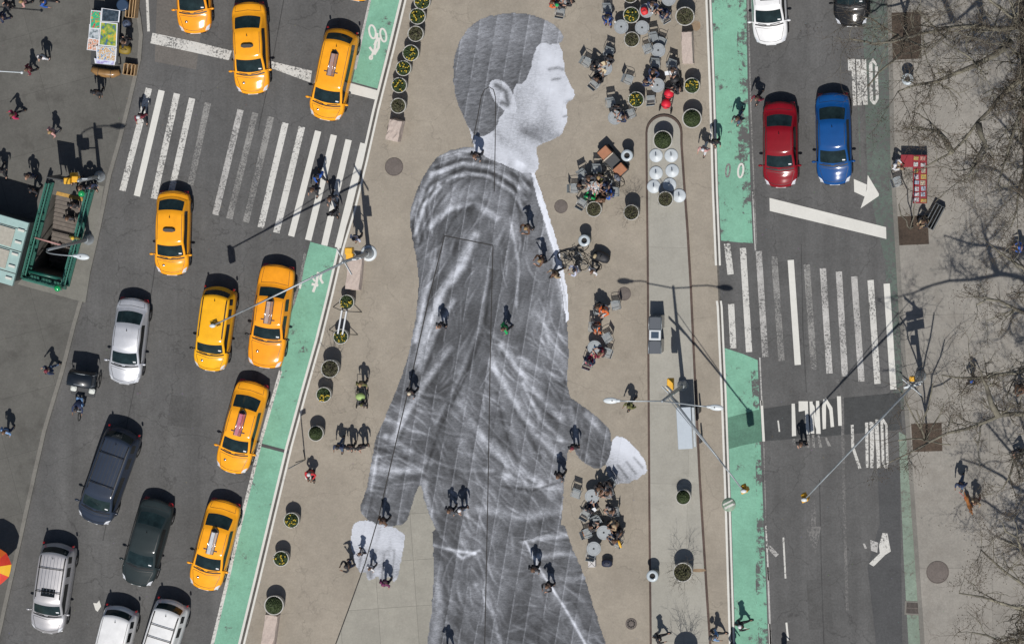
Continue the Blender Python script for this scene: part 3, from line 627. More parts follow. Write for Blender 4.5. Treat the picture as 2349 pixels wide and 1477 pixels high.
# ================= vehicles =================
m_glass = mat('car_glass', (.006, .012, .013), .06, var=.5, vscale=2.2, col2=(.018, .034, .037))
m_glass.node_tree.nodes['Principled BSDF'].inputs['Specular IOR Level'].default_value = .35
m_glass2 = mat('side_glass', (.006, .008, .009), .1)
m_tyre = mat('tyre_rubber', (.012, .012, .012), .8)
m_rim = mat('wheel_rim', (.35, .35, .36), .35, metal=.8)
m_trim = mat('black_trim', (.012, .012, .013), .45)
m_lamp = mat('headlight_glass', (.62, .64, .68), .15, coat=.5)
m_tail = mat('tail_light_red', (.35, .01, .012), .25, coat=.4)
m_chrome = mat('chrome', (.55, .55, .57), .2, metal=1)
m_white = mat('white_sticker', (.7, .72, .74), .4)
def paint(name, c, metal=0.0, rough=.36, var=.09, coat=.7): 
    m = mat(name, c, rough, metal, coat, var=var, vscale=2.5); p = m.node_tree.nodes['Principled BSDF']
    if max(c) < .35 or c[2] < .1: p.inputs['Specular IOR Level'].default_value = .12; p.inputs['Coat Roughness'].default_value = .12; p.inputs['Coat Weight'].default_value = min(coat, .45); p.inputs['Roughness'].default_value = .6; p.inputs['Metallic'].default_value = 0
    return m
P_TAXI = paint('taxi_yellow', (.84, .345, .012)); P_TAXI2 = paint('taxi_orange_yellow', (.82, .31, .012)); P_TAXI3 = paint('taxi_lemon_yellow', (.82, .40, .010))
P_WHITE = paint('white_paintwork', (.70, .70, .70)); P_SILVER = paint('silver_paintwork', (.50, .51, .54), .35, .35)
P_RED = paint('red_paintwork', (.20, .003, .010), .2, .42, .09, .9); P_BLUE = paint('blue_paintwork', (.003, .060, .22), .15, .42, .09, .9)
P_BLACK = paint('black_paintwork', (.006, .007, .009), 0, .55, .04, .4); P_NAVY = paint('dark_blue_paintwork', (.024, .034, .056), .1, .4); P_GREEN = paint('dark_green_paintwork', (.020, .029, .031), .1, .4)
P_CHAMP = paint('pale_silver_paintwork', (.42, .41, .42), .35, .38, .08)
KIND = {  # cowl, roof front, roof rear, rear glass base, H, belt, hood z, roof half width factor, tail style
 'hatch': (.225, .40, .745, .915, 1.48, .92, .86, .75, 1),
 'sedan': (.235, .415, .685, .86, 1.46, .92, .86, .74, 1), 'crown': (.285, .43, .675, .785, 1.46, .93, .90, .72, 1),
 'wagon': (.19, .37, .86, .955, 1.58, .97, .88, .74, 0), 'suv': (.225, .365, .90, .965, 1.72, 1.05, 1.02, .76, 0), 'van': (.16, .31, .90, .965, 1.76, 1.02, .96, .76, 0)}
def make_body(kind, L, W):
    cw, rf, rr, rg, H, zb, zh, rw, boot = KIND[kind]; w = W/2; rwid = W*rw/2
    st = []
    def rows(lst): st.append(lst)
    def hood(x, f, zbot, ze, zc, xc=0):
        ww = w*f; r = [(x, ww*.94, zbot), (x, ww, (zbot+ze)/2), (x, ww*.985, ze-.07), (x, ww*.90, ze)]
        for q in (.74, .60, .30, 0): r.append((x+xc*(1-q/.9), ww*q, ze+(zc-ze)*(1-(q/.9)**2)))
        rows(r)
    def cabin(x, f, zr, top, xc=0, k=1):
        ww = w*f; r = [(x, ww*.95, .24), (x, ww, .58), (x, ww*.985, zb-.10), (x, ww*.925, zb), (x, top*rwid+.045, zb+(zr-zb)*.90), (x, top*rwid, zr-.015), (x+xc*.7, top*rwid*.55, zr+.02), (x+xc, 0, zr+.035)]
        rows(r)
    def wbase(x, f, zc, xc):
        ww = w*f; r = [(x, ww*.95, .24), (x, ww, .58), (x, ww*.985, zb-.10), (x, ww*.925, zb), (x, ww*.90, zb+.03), (x, ww*.85, zc-.01), (x+xc*.75, ww*.45, zc+.02), (x+xc, 0, zc+.03)]
        rows(r)
    sq = .10 if boot else .0
    hood(0, .54 if kind != 'crown' else .80, .36, .56, .60, 0); hood(.05, .72 if kind != 'crown' else .90, .28, .62, .68, -.03); hood(.20, .90, .24, zh-.16, zh-.10, -.05)
    hood(.5, .965, .24, zh-.10, zh-.02, -.04); hood(cw*L*.6, .99, .24, zh-.05, zh+.04, -.04); n_h = len(st)
    hood(cw*L-.12, 1, .24, zb-.04, zh+.08, -.10)
    i_ws = len(st); wbase(cw*L, 1, zh+.10, -.12)
    i_rf = len(st); cabin(rf*L, 1, H-.05, .97, -.09)
    mid = (rf+rr)/2*L
    cabin(rf*L+.12, 1, H-.02, 1.0, -.04)
    i_b0 = len(st); cabin(mid-.05, 1, H, 1.03); cabin(mid+.05, 1, H, 1.03)
    if not boot:
        q = rr*L-(rr*L-mid)*.38; i_d0 = len(st); cabin(q-.05, 1, H, 1.02); cabin(q+.05, 1, H, 1.02)
    cabin(rr*L-.12, .995, H-.01, 1.0)
    i_rr = len(st); cabin(rr*L, .99, H-.04, .96, .05)
    i_rg = len(st)
    if boot:
        wbase(rg*L, .975, zb+.07, .10); hood(min(rg*L+.10, L-.40), .97, .26, zb-.02, zb+.09, .08); hood(L-.28, .94, .28, zb-.03, zb+.05, .06); hood(L-.07, .87, .32, zb-.10, zb-.02, .05); hood(L, .80, .38, .66, .70, .02)
    else:
        wbase(rg*L, .96, zb+.08, .04); hood(L-.05, .92, .30, zb-.10, zb-.04, .03); hood(L, .86, .36, .66, .70, .02)
    n = len(st); vs = []; fs = []; mi = []
    for r in st:
        full = [(x, -y, z) for x, y, z in r[:-1]]+[r[-1]]+[(x, y, z) for x, y, z in reversed(r[:-1])]
        for x, y, z in full:
            e = (abs(y)/w)**2.4
            if x < .9: x += .24*e*(1-x/.9)
            if x > L-1.0: x -= (.24 if boot else .30)*e*(1-(L-x)/1.0)
            vs.append((L/2-x, y, z))
    m_ = 15
    glass_side = list(range(i_ws, i_rr+1)) if boot else list(range(i_ws, i_rr))
    for i in range(n-1):
        for j in range(m_-1):
            fs.append((i*m_+j, i*m_+j+1, (i+1)*m_+j+1, (i+1)*m_+j)); h = j if j < 7 else 13-j; mt = 0
            if i == i_ws and h >= 5: mt = 1
            elif i == i_rr and h >= 5: mt = 2
            elif h == 3 and i_ws <= i < i_rg:
                mt = 3
                if (i == i_b0 or (not boot and i == i_d0)) and kind in ('crown', 'suv', 'van'): mt = 4
                if i == i_rr-1 and boot: mt = 3
                if i == i_rr: mt = 3 if boot and False else 0
            elif h == 0: mt = 4
            mi.append(mt)
    fs.append(tuple(reversed(range(m_)))); mi.append(0); fs.append(tuple((n-1)*m_+k for k in range(m_))); mi.append(0)
    me = bpy.data.meshes.new('body'); me.from_pydata(vs, [], fs); me.polygons.foreach_set('material_index', mi)
    for q in range(5): me.materials.append(m_trim)
    for p_ in me.polygons: p_.use_smooth = True
    o = bpy.data.objects.new('tmp', me); COL.objects.link(o); md = o.modifiers.new('s', 'SUBSURF'); md.levels = 2
    dg = bpy.context.evaluated_depsgraph_get(); ev = bpy.data.meshes.new_from_object(o.evaluated_get(dg)); bpy.data.objects.remove(o)
    return ev
def split_mesh(ev, groups, parent, glassmats):
    for name, ids, mt in groups:
        bm = bmesh.new(); bm.from_mesh(ev)
        bmesh.ops.delete(bm, geom=[f_ for f_ in bm.faces if f_.material_index not in ids], context='FACES')
        if not bm.faces: bm.free(); continue
        if name == 'side_window':
            comps = []; seen = set()
            for f_ in bm.faces:
                if f_ in seen: continue
                st_ = [f_]; c = []; seen.add(f_)
                while st_:
                    a = st_.pop(); c.append(a.index if False else a)
                    for e in a.edges:
                        for g_ in e.link_faces:
                            if g_ not in seen: seen.add(g_); st_.append(g_)
                comps.append(c)
            bm.faces.index_update()
            idx_ = [[x.index for x in c] for c in comps]
            for c in idx_:
                b2 = bm.copy(); b2.faces.ensure_lookup_table(); s_ = set(c)
                bmesh.ops.delete(b2, geom=[x for x in b2.faces if x.index not in s_], context='FACES')
                for x in b2.faces: x.material_index = 0
                me = bpy.data.meshes.new(name); b2.to_mesh(me); b2.free(); me.materials.clear(); me.materials.append(mt)
                q = bpy.data.objects.new(name, me); COL.objects.link(q); q.parent = parent
            bm.free(); continue
        for x in bm.faces: x.material_index = 0
        me = bpy.data.meshes.new(name); bm.to_mesh(me); bm.free(); me.materials.clear(); me.materials.append(mt)
        q = bpy.data.objects.new(name, me); COL.objects.link(q); q.parent = parent
class Drape:
    def __init__(s, ev): s.b = BVHTree.FromPolygons([v.co for v in ev.vertices], [tuple(p.vertices) for p in ev.polygons])
    def z(s, x, y):
        h = s.b.ray_cast(Vector((x, y, 5)), Vector((0, 0, -1))); return h[0].z if h[0] is not None else None
    def patch(s, mb, quad, h=.008, n=6, mi=0):
        a, b, c, d = [Vector((p[0], p[1])) for p in quad]; vs = []; ok = True
        for i in range(n+1):
            for j in range(n+1):
                u, v = i/n, j/n; p = (a*(1-u)+b*u)*(1-v)+(d*(1-u)+c*u)*v; z = s.z(p.x, p.y)
                if z is None: z = .55
                vs.append((p.x, p.y, z+h))
        fs = [(i*(n+1)+j, (i+1)*(n+1)+j, (i+1)*(n+1)+j+1, i*(n+1)+j+1) for i in range(n) for j in range(n)]
        A = (Vector(vs[fs[0][1]])-Vector(vs[fs[0][0]])).cross(Vector(vs[fs[0][2]])-Vector(vs[fs[0][0]]))
        if A.z < 0: fs = [tuple(reversed(f_)) for f_ in fs]
        mb.add(vs, fs, mi, True)
    def line(s, mb, pts, wd=.018, h=.006, mi=0):
        q = []
        for (a, b) in zip(pts[:-1], pts[1:]):
            k = max(2, int(math.hypot(b[0]-a[0], b[1]-a[1])/.1))
            q += [(a[0]+(b[0]-a[0])*t/k, a[1]+(b[1]-a[1])*t/k) for t in range(k)]
        q.append(pts[-1]); o0 = len(mb.v); mb.strip(q, wd, 0, mi)
        for v in mb.v[o0:]:
            z = s.z(v.x, v.y); v.z = (z if z is not None else .5)+h
CAR_BODY = {}
def car(name, kind, front, rear, pm, label, cat='car', L=None, W=1.8, ad=None, lamp=False, rack=0, sunroof=False, medal=False, dup_rail=False, zref=.6, strip=False, tailred=True, group=None, lightbar=False):
    pf = at(*front, zref); pr = at(*rear, zref); d = (pf-pr); d.z = 0
    if L is None: L = d.length
    c = pf-d.normalized()*L/2; c.z = 0; rz = math.atan2(d.y, d.x)
    t = thing(name, label, cat, c, rz, group)
    ev = make_body(kind, L, W); D = Drape(ev)
    cw, rf, rr, rg, H, zb, zh, rw, boot = KIND[kind]; F = L/2; w = W/2
    split_mesh(ev, [('body', (0, 4), pm), ('windshield', (1,), m_glass), ('rear_window', (2,), m_glass), ('side_window', (3,), m_glass2)], t, None)
    # shut lines, lower trim
    x0 = F-.16; xc = F-cw*L+.16
    def seam(pts, wd=.018, h=.006, nm='panel_seam'):
        b_ = MB(); D.line(b_, pts, wd, h); b_.build(nm, m_trim, t)
    seam([(x0-.12, -.62*w), (xc+.05, -.80*w), (xc, -.78*w), (xc+.13, 0), (xc, .78*w), (xc+.05, .80*w), (x0-.12, .62*w), (x0-.02, .3*w), (x0, 0), (x0-.02, -.3*w), (x0-.12, -.62*w)])
    if boot:
        xr = F-rg*L-.14; seam([(xr-.02, -.74*w), (xr-.10, 0), (xr-.02, .74*w), (-F+.14, .68*w), (-F+.10, 0), (-F+.14, -.68*w), (xr-.02, -.74*w)])
    yr = W*rw/2*.93
    for s in (-1, 1): seam([(F-rf*L-.12, s*yr), (F-rr*L+.06, s*yr)], .022)
    xw = F-cw*L-.01
    seam([(xw+.09, .05*w), (xw-.02, .62*w)], .03, .02, 'wiper'); seam([(xw+.09, -.15*w), (xw-.0, -.62*w)], .03, .02, 'wiper'); seam([(xw+.03, -.80*w), (xw+.12, -.4*w), (xw+.15, 0), (xw+.12, .4*w), (xw+.03, .80*w)], .07, .006, 'cowl_trim')
    for s in (-1, 1):
        b = MB(); D.patch(b, [(F-.10, s*w*.58), (F-.20, s*w*.80), (F-.48, s*w*.90), (F-.34, s*w*.70)], .006)
        b.build('headlight', m_lamp, t)
        b = MB()
        if boot: D.patch(b, [(-F+.03, s*w*.55), (-F+.06, s*w*.80), (-F+.24, s*w*.88), (-F+.15, s*w*.62)], .006)
        else: b.box(-F+.03, s*w*.84-.045, zb-.30, -F+.13, s*w*.84+.045, zb-.02, bev=.03)
        b.build('tail_light', m_tail, t)
        xm = F-cw*L-.12; b = MB(); b.ball((xm, s*(w+.10), zb+.05), .12, sc_=(.55, .95, .6), nu=12, nv=8); b.tube([(xm, s*(w*.88), zb), (xm, s*(w+.06), zb+.03)], .03); b.build('side_mirror', pm if pm not in (P_TAXI3,) and kind != 'crown' else m_trim, t)
    for sx in (F-.19*L, -F+.19*L):
        for s in (-1, 1):
            M = Matrix.Translation((sx, s*(w-.11), .33)) @ Matrix.Rotation(math.pi/2, 4, 'X')
            b = MB(); b.lathe([(.2, -.115), (.31, -.115), (.33, -.08), (.33, .08), (.31, .115), (.2, .115)], 24, 0, M=M, cap=False); wh = b.build('wheel', m_tyre, t)
            b = MB(); b.lathe([(.21, -.09), (.21, .09)], 20, 0, M=M); 
            for k in range(5):
                a = k*1.2566; b.box(.03, -.03, -.105, .20, .03, .105, 0, M=M @ Matrix.Rotation(a, 4, 'Z'))
            b.build('rim', m_rim, wh)
    b = MB(); b.box(F-.10, -w*.55, .30, F-.015, w*.55, .46, bev=.02); b.build('grille', m_trim, t)
    b = MB(); b.box(F-.03, -.26, .44, F+.004, .26, .54); b.build('number_plate', m_white, t)
    b = MB(); D.patch(b, [(F-cw*L-.16, w*.50), (F-cw*L-.16, w*.66), (F-cw*L-.22, w*.66), (F-cw*L-.22, w*.50)], .01, 2); b.build('windshield_sticker', m_white, t)
    b = MB(); b.ball((F-rf*L+.12, 0, H-.10), .07, sc_=(.5, 1.6, .6)); 
    xr = F-rf*L
    zt = (D.z(0, 0) or H)
    if medal:
        z = D.z(F-cw*L*.55, -w*.42); b2 = MB(); b2.lathe([(.075, z+.0), (.07, z+.022), (0, z+.024)], 16, c=(F-cw*L*.55, -w*.42), cap=False); b2.build('medallion', m_chrome, t)
    # aerial
    a0 = (F-rr*L+.25, 0.0); z = D.z(*a0); b2 = MB(); b2.tube([(a0[0], 0, z), (a0[0]-.06, 0, z+.14)], [.03, .006], 6); b2.build('aerial', m_trim, t)
    if lamp:
        x = F-(rf+(rr-rf)*.42)*L; z = D.z(x, 0); b2 = MB()
        M = Matrix.Translation((x, 0, z)); pts = [(-.05, -.32), (.05, -.32), (.11, -.18), (.11, .18), (.05, .32), (-.05, .32), (-.11, .18), (-.11, -.18)]
        b2.poly(pts, -.02, .05, M=M); b2.poly([(a*.75, c*.9) for a, c in pts], .05, .16, M=M); b2.build('roof_light', mat('roof_light_housing', (.05, .045, .04), .5), t)
    if ad:
        x = F-(rf+(rr-rf)*.50)*L; z = D.z(x, 0); hl = .62
        b2 = MB(); b2.box(x-hl, -.21, z-.03, x+hl, .21, z+.06, bev=.03); b2.poly([(x+hl, -.19), (x+hl, .19), (x-hl, .19), (x-hl-.16, 0), (x-hl, -.19)], z-.02, z+.05); b2.build('roof_sign_base', mat('sign_frame_dark', (.06, .055, .05), .5), t)
        b2 = MB(); v = [(x-hl+.04, -.18, z+.06), (x+hl-.04, -.18, z+.06), (x+hl-.04, .18, z+.06), (x-hl+.04, .18, z+.06), (x-hl+.05, -.10, z+.34), (x+hl-.05, -.10, z+.34), (x+hl-.05, .10, z+.34), (x-hl+.05, .10, z+.34)]
        b2.add(v, [(4, 5, 6, 7), (0, 1, 5, 4), (1, 2, 6, 5), (2, 3, 7, 6), (3, 0, 4, 7)]); b2.build('roof_sign_panel', ad, t)
        b2 = MB()
        for s in (-1, 1): b2.box(x+hl-.22, s*.17, z, x+hl-.18, s*.36, z+.03)
        for (aa, bb) in ((0, 1), (3, 2), (4, 5), (7, 6)): b2.tube([v[aa], v[bb]], .012, 5)
        b2.build('roof_sign_bracket', m_chrome, t)
    if rack or dup_rail:
        b2 = MB()
        for s in (-1, 1):
            pts = []
            for k in range(9):
                x = F-(rf+.05)*L-((rr-rf)-.08)*L*k/8; y = s*yr*.95; pts.append((x, y, (D.z(x, y) or H)+(.05 if 0 < k < 8 else .0)))
            b2.tube(pts, .024, 6)
        b2.build('roof_rail', m_trim, t)
        for k in range(rack):
            x = F-(rf+.12)*L-(rr-rf-.28)*L*k/max(1, rack-1); b2 = MB(); z = D.z(x, 0); b2.tube([(x, -yr, z+.06), (x, 0, z+.085), (x, yr, z+.06)], .022, 6); b2.build('roof_bar', m_trim, t)
    if strip:
        b2 = MB()
        for k in range(6):
            y = (k-2.5)*yr*.27; pts = [(F-(rf+.10)*L, y), (F-(rr-.03)*L, y)]; D.line(b2, pts, .018, .012)
        b2.build('roof_rib', m_trim if not pm == P_CHAMP else m_chrome, t)
    if sunroof:
        b2 = MB(); x1 = F-(rf+.07)*L; D.patch(b2, [(x1, -.36), (x1, .36), (x1-.42, .36), (x1-.42, -.36)], .007, 5); b2.build('sunroof', m_glass2, t)
    bpy.data.meshes.remove(ev)
    return t
ad_tan = mat('roof_ad_tan_picture', (.42, .20, .12), .3, coat=.4, vscale=4, col2=(.30, .27, .30)); ad_grey = mat('roof_ad_grey_picture', (.30, .26, .27), .3, coat=.4, vscale=5, col2=(.55, .35, .25))
ad_pink = mat('roof_ad_magenta_picture', (.42, .05, .16), .3, coat=.4, vscale=3, col2=(.55, .30, .28)); ad_white = mat('roof_ad_silver_picture', (.42, .44, .47), .3, coat=.4, vscale=4, col2=(.62, .62, .64))
GT = 'yellow taxis driving down the left avenue'
car('taxi', 'sedan', (448, 78), (440, -140), P_TAXI2, 'orange yellow taxi cut off by the top edge, above the left stop line', 'taxi', medal=True, group=GT)
car('taxi', 'sedan', (580, 217), (571, 4), P_TAXI, 'yellow taxi with a small dark roof light between the two stop lines', 'taxi', lamp=True, medal=True, group=GT, W=1.84)
car('taxi', 'wagon', (744, 276), (789, 66), P_TAXI, 'yellow hatchback taxi with a tan roof advert beside the upper bicycle symbol', 'taxi', ad=ad_tan, medal=True, group=GT, W=1.86)
car('taxi', 'hatch', (394, 632), (400, 436), P_TAXI, 'yellow taxi with a bar shaped roof light stopped just below the left crosswalk', 'taxi', lamp=True, medal=True, group=GT, W=1.80)
car('taxi', 'suv', (481, 851), (508, 656), P_TAXI3, 'lemon yellow boxy taxi with roof rails, under the tip of the traffic signal arm', 'taxi', dup_rail=True, medal=True, group=GT, W=1.80)
car('taxi', 'crown', (606, 844), (640, 606), P_TAXI2, 'long yellow taxi with black bumper seams and a grey roof advert under the signal arm', 'taxi', ad=ad_grey, medal=True, group=GT, W=1.94)
car('taxi', 'sedan', (528, 1084), (584, 874), P_TAXI, 'yellow taxi with a magenta roof advert beside the green lane', 'taxi', ad=ad_pink, medal=True, group=GT, W=1.84)
car('taxi', 'sedan', (466, 1352), (520, 1146), P_TAXI, 'lowest yellow taxi, carrying a silver roof advert', 'taxi', ad=ad_white, medal=True, group=GT, W=1.82)
car('taxi', 'sedan', (812, 2), (855, -215), P_TAXI, 'taxi showing only its front bumper at the top edge beside the green lane', 'taxi', medal=True, group=GT)
car('car', 'sedan', (284, 881), (309, 682), P_SILVER, 'silver sedan driving beside the pedicab on the left avenue', W=1.78)
car('minivan', 'van', (212, 1199), (290, 982), P_NAVY, 'dark blue minivan with ribbed roof turning left of the taxis', 'minivan', W=1.96, strip=True, rack=2)
car('car', 'sedan', (311, 1342), (366, 1144), P_GREEN, 'dark green grey sedan behind the dark minivan', W=1.84, sunroof=False)
car('suv', 'suv', (108, 1452), (139, 1243), P_CHAMP, 'pale silver sport utility car with two roof bars and a sunroof at lower left', 'suv', W=1.86, rack=2, sunroof=True, strip=True)
car('suv', 'suv', (232, 1600), (284, 1388), P_WHITE, 'plain white sport utility car cut off by the bottom edge, left of its white neighbour', 'suv', W=1.86)
car('suv', 'suv', (335, 1590), (402, 1374), P_WHITE, 'white sport utility car with dark roof bars cut off by the bottom edge', 'suv', W=1.86, rack=3, strip=False)
car('car', 'sedan', (1769, 104), (1758, -108), P_WHITE, 'white sedan with a sunroof at the top of the right avenue', W=1.84, sunroof=True)
car('car', 'sedan', (1954, 62), (1950, -150), P_BLACK, 'black car under bare branches at the top right', W=1.86)
car('car', 'sedan', (1791, 431), (1790, 232), P_RED, 'dark red sedan waiting at the right stop line', W=1.84)
car('car', 'sedan', (1915, 425), (1910, 212), P_BLUE, 'bright blue sedan waiting beside the red one', W=1.86)
# ================= street furniture builders =================
m_galv = mat('galvanised_steel', (.36, .39, .41), .45, metal=.5, var=.12)
m_galvp = mat('pale_lamp_head', (.58, .62, .64), .4)
m_dark = mat('dark_steel', (.04, .042, .045), .5, var=.2)
m_table = mat('grey_table_top', (.27, .29, .305), .5, metal=.2, var=.14, vscale=9)
m_chair = mat('grey_chair_slats', (.24, .265, .28), .5, metal=.2, var=.08)
m_sigy = mat('signal_yellow', (.72, .38, .02), .45, var=.1)
m_lens = mat('signal_lens', (.03, .04, .03), .2)
m_pot = mat('planter_rim_stone', (.44, .43, .40), .8, var=.15, vscale=8)
m_potd = mat('planter_soil', (.022, .022, .018), .95, var=.5, vscale=12)
m_leaf = mat('planter_leaves', (.050, .085, .022), .7, var=.4, vscale=9, col2=(.022, .040, .014))
m_leafg = mat('round_bush_leaves', (.050, .075, .020), .7, vscale=7, col2=(.022, .036, .010))
m_dry = mat('dry_stems', (.11, .10, .075), .85, var=.4, vscale=11)
m_flow = mat('yellow_flowers', (.50, .36, .03), .6, var=.2)
m_gran = mat('rough_granite', (.40, .325, .285), .9, vscale=11, col2=(.50, .42, .37))
m_twig = mat('bare_twigs', (.085, .070, .058), .9, var=.25, vscale=8)
m_umb = mat('pale_base_plate', (.46, .50, .53), .45, var=.08)
def leafs(mb, R_, z0, n, size, dome=.25, seed=0, rim=.94):
    r = random.Random(seed)
    for _ in range(n):
        a = r.uniform(0, 6.283); q = R_*rim*math.sqrt(r.random()); z = z0+dome*(1-(q/R_)**2)*r.uniform(.35, 1)+r.uniform(0, .05)
        c = Vector((q*math.cos(a), q*math.sin(a), z)); d = Vector((r.uniform(-1, 1), r.uniform(-1, 1), r.uniform(-.5, .7))).normalized(); u = d.cross(Vector((r.uniform(-1, 1), r.uniform(-1, 1), 1))).normalized(); s = size*r.uniform(.6, 1.3)
        mb.add([c-d*s, c+u*s*.35, c+d*s, c-u*s*.35], [(0, 1, 2, 3)])
def make_planter(kind, R_, seed):
    def f():
        t = thing('flower_planter', 'x', 'planter')
        H = .78
        b = MB(); b.lathe([(R_*.72, 0), (R_*.86, .1), (R_*.98, H-.12), (R_*1.0, H-.03), (R_*1.0, H), (R_*.90, H+.005), (R_*.88, H-.08)], 36, cap=False); b.build('pot', m_pot, t)
        MB().lathe([(R_*.9, H-.11), (0, H-.10)], 28, cap=False).build('soil', m_potd, t)
        b = MB()
        if kind == 'bush':
            b.lathe([(R_*.84, H-.06), (R_*.72, H+.10), (R_*.38, H+.30), (0, H+.40)], 20, cap=False); leafs(b, R_*.86, H-.02, 1300, .045, .44, seed); b.build('bush', m_leafg, t)
        elif kind == 'flower':
            leafs(b, R_, H-.10, 420, .07, .26, seed); b.build('foliage', m_leaf, t)
            r = random.Random(seed+5); b = MB()
            for cl in range(6):
                ca, cq = r.uniform(0, 6.28), R_*.75*math.sqrt(r.random())
                for _ in range(r.randint(2, 4)):
                    x, y = cq*math.cos(ca)+r.gauss(0, .07), cq*math.sin(ca)+r.gauss(0, .07)
                    if math.hypot(x, y) < R_*.92: b.ball((x, y, H+.14+r.uniform(0, .08)), .032, nu=6, nv=4, sc_=(1.2, 1.2, .6))
            q = b.build('flowers', m_flow, t); q['kind'] = 'stuff'
        elif kind in ('dry', 'bare'):
            leafs(b, R_, H-.10, 330, .07, .16, seed); b.build('foliage', mat('dull_leaves', (.055, .068, .025), .8, vscale=9, col2=(.12, .105, .06)), t)
            r = random.Random(seed+9); b = MB()
            def br(p, d, l, rad, dep):
                q = [p]
                for k in range(4):
                    d = (d+Vector((r.gauss(0, .18), r.gauss(0, .18), r.gauss(0, .1)))).normalized(); q.append(q[-1]+d*l/4)
                b.tube(q, [rad*(1-.15*i) for i in range(5)], 3)
                if dep:
                    for k in range(r.randint(3, 4)): br(q[r.randint(1, 4)], (d+Vector((r.uniform(-1, 1), r.uniform(-1, 1), r.uniform(-.1, .5)))).normalized(), l*.62, rad*.55, dep-1)
            for k in range(9 if kind == 'bare' else 7):
                a = k*.9; br(Vector((.1*math.cos(a), .1*math.sin(a), H-.05)), Vector((.5*math.cos(a), .5*math.sin(a), 1)).normalized(), .9 if kind == 'bare' else .45, .012, 2)
            b.build('bare_stems', m_twig, t)
        return t
    return f
m_mesh = m_table
def make_table():
    t = thing('bistro_table', 'x', 'table')
    b = MB(); b.lathe([(.355, .70), (.375, .705), (.38, .725), (.365, .735)], 32, cap=True); b.build('tabletop', m_table, t)
    b = MB(); b.lathe([(.30, .7352), (.302, .7385), (.306, .7352)], 32, cap=False); b.lathe([(.05, .7352), (.052, .739), (.0, .739)], 12, cap=False); b.build('rim_groove', m_dark, t)
    for k in range(3):
        a = k*2.094+.3; b = MB(); b.tube([(.06*math.cos(a), .06*math.sin(a), .70), (.10*math.cos(a), .10*math.sin(a), .35), (.30*math.cos(a), .30*math.sin(a), 0.01)], .013, 6); b.build('leg', m_galv, t)
    return t
def make_chair():      # faces +x
    t = thing('bistro_chair', 'x', 'chair')
    b = MB()
    for k in range(7): b.box(-.20+k*.058, -.20, .445, -.155+k*.058, .20, .457)
    b.box(-.21, -.215, .43, .21, -.195, .452); b.box(-.21, .195, .43, .21, .215, .452); b.build('seat', m_chair, t)
    b = MB()
    M = Matrix.Translation((-.22, 0, .46)) @ Matrix.Rotation(R(-14), 4, 'Y')
    for k in range(5): b.box(-.008, -.20, .10+k*.075, .008, .20, .155+k*.075, M=M)
    b.box(-.012, -.215, -.02, .012, -.195, .47, M=M); b.box(-.012, .195, -.02, .012, .215, .47, M=M); b.build('backrest', m_chair, t)
    for sx in (-1, 1):
        for sy in (-1, 1):
            b = MB(); b.tube([(sx*.19, sy*.205, .44), (sx*.23, sy*.22, .0)], .011, 5); b.build('leg', m_galv, t)
    for sy in (-1, 1):
        b = MB(); b.tube([(-.27, sy*.22, .66), (.0, sy*.245, .67), (.17, sy*.24, .65), (.2, sy*.225, .45)], .014, 5); b.build('armrest', m_galv, t)
    return t
def make_bin():
    t = thing('litter_bin', 'x', 'litter bin')
    b = MB(); b.lathe([(.24, 0), (.26, .05), (.27, .78), (.30, .84)], 28, cap=False); b.build('bin_body', mat('bin_green_grey', (.16, .19, .19), .5), t)
    b = MB(); b.lathe([(.30, .84), (.315, .87), (.29, .91), (.18, .93), (.15, .915), (.14, .80)], 32, cap=False); b.build('lid', mat('bin_lid_pale', (.42, .47, .50), .4, coat=.3), t)
    MB().lathe([(.15, .79), (0, .785)], 24, cap=False).build('opening', m_irond, t)
    return t
def make_umbase():
    t = thing('umbrella_base', 'x', 'umbrella base')
    MB().lathe([(.345, 0), (.36, .015), (.355, .04), (.30, .055), (.09, .07), (.06, .09)], 32).build('base_plate', m_umb, t)
    MB().lathe([(.028, .06), (.028, .36), (.024, .37)], 10).build('pole_sleeve', m_galv, t)
    return t
def make_block(L, W, H, seed):
    def f():
        r = random.Random(seed); b = MB(); n = 7; vs = []; nx, ny = 8, 5
        # rough hewn: displaced box grid
        bm = bmesh.new(); bmesh.ops.create_cube(bm, size=1); bmesh.ops.subdivide_edges(bm, edges=bm.edges[:], cuts=5, use_grid_fill=True)
        for v in bm.verts:
            p = v.co.copy(); k = 1-.10*max(0, p.z+.5)*(abs(p.x)*2)**4
            rr = Vector((r.gauss(0, .012), r.gauss(0, .012), r.gauss(0, .012)))
            e = sum(1 for q in p if abs(abs(q)-.5) < .01)
            v.co = Vector((p.x*W*k, p.y*L*(1-.06*(p.z+.5)), (p.z+.5)*H))*(1-.012*(e > 1))+rr
        me = bpy.data.meshes.new('granite_block'); bm.to_mesh(me); bm.free(); me.materials.append(m_gran)
        o = bpy.data.objects.new('granite_block', me); COL.objects.link(o); return tag(o, 'x', 'stone block')
    return f
GP = 'round stone planters standing on the plaza'
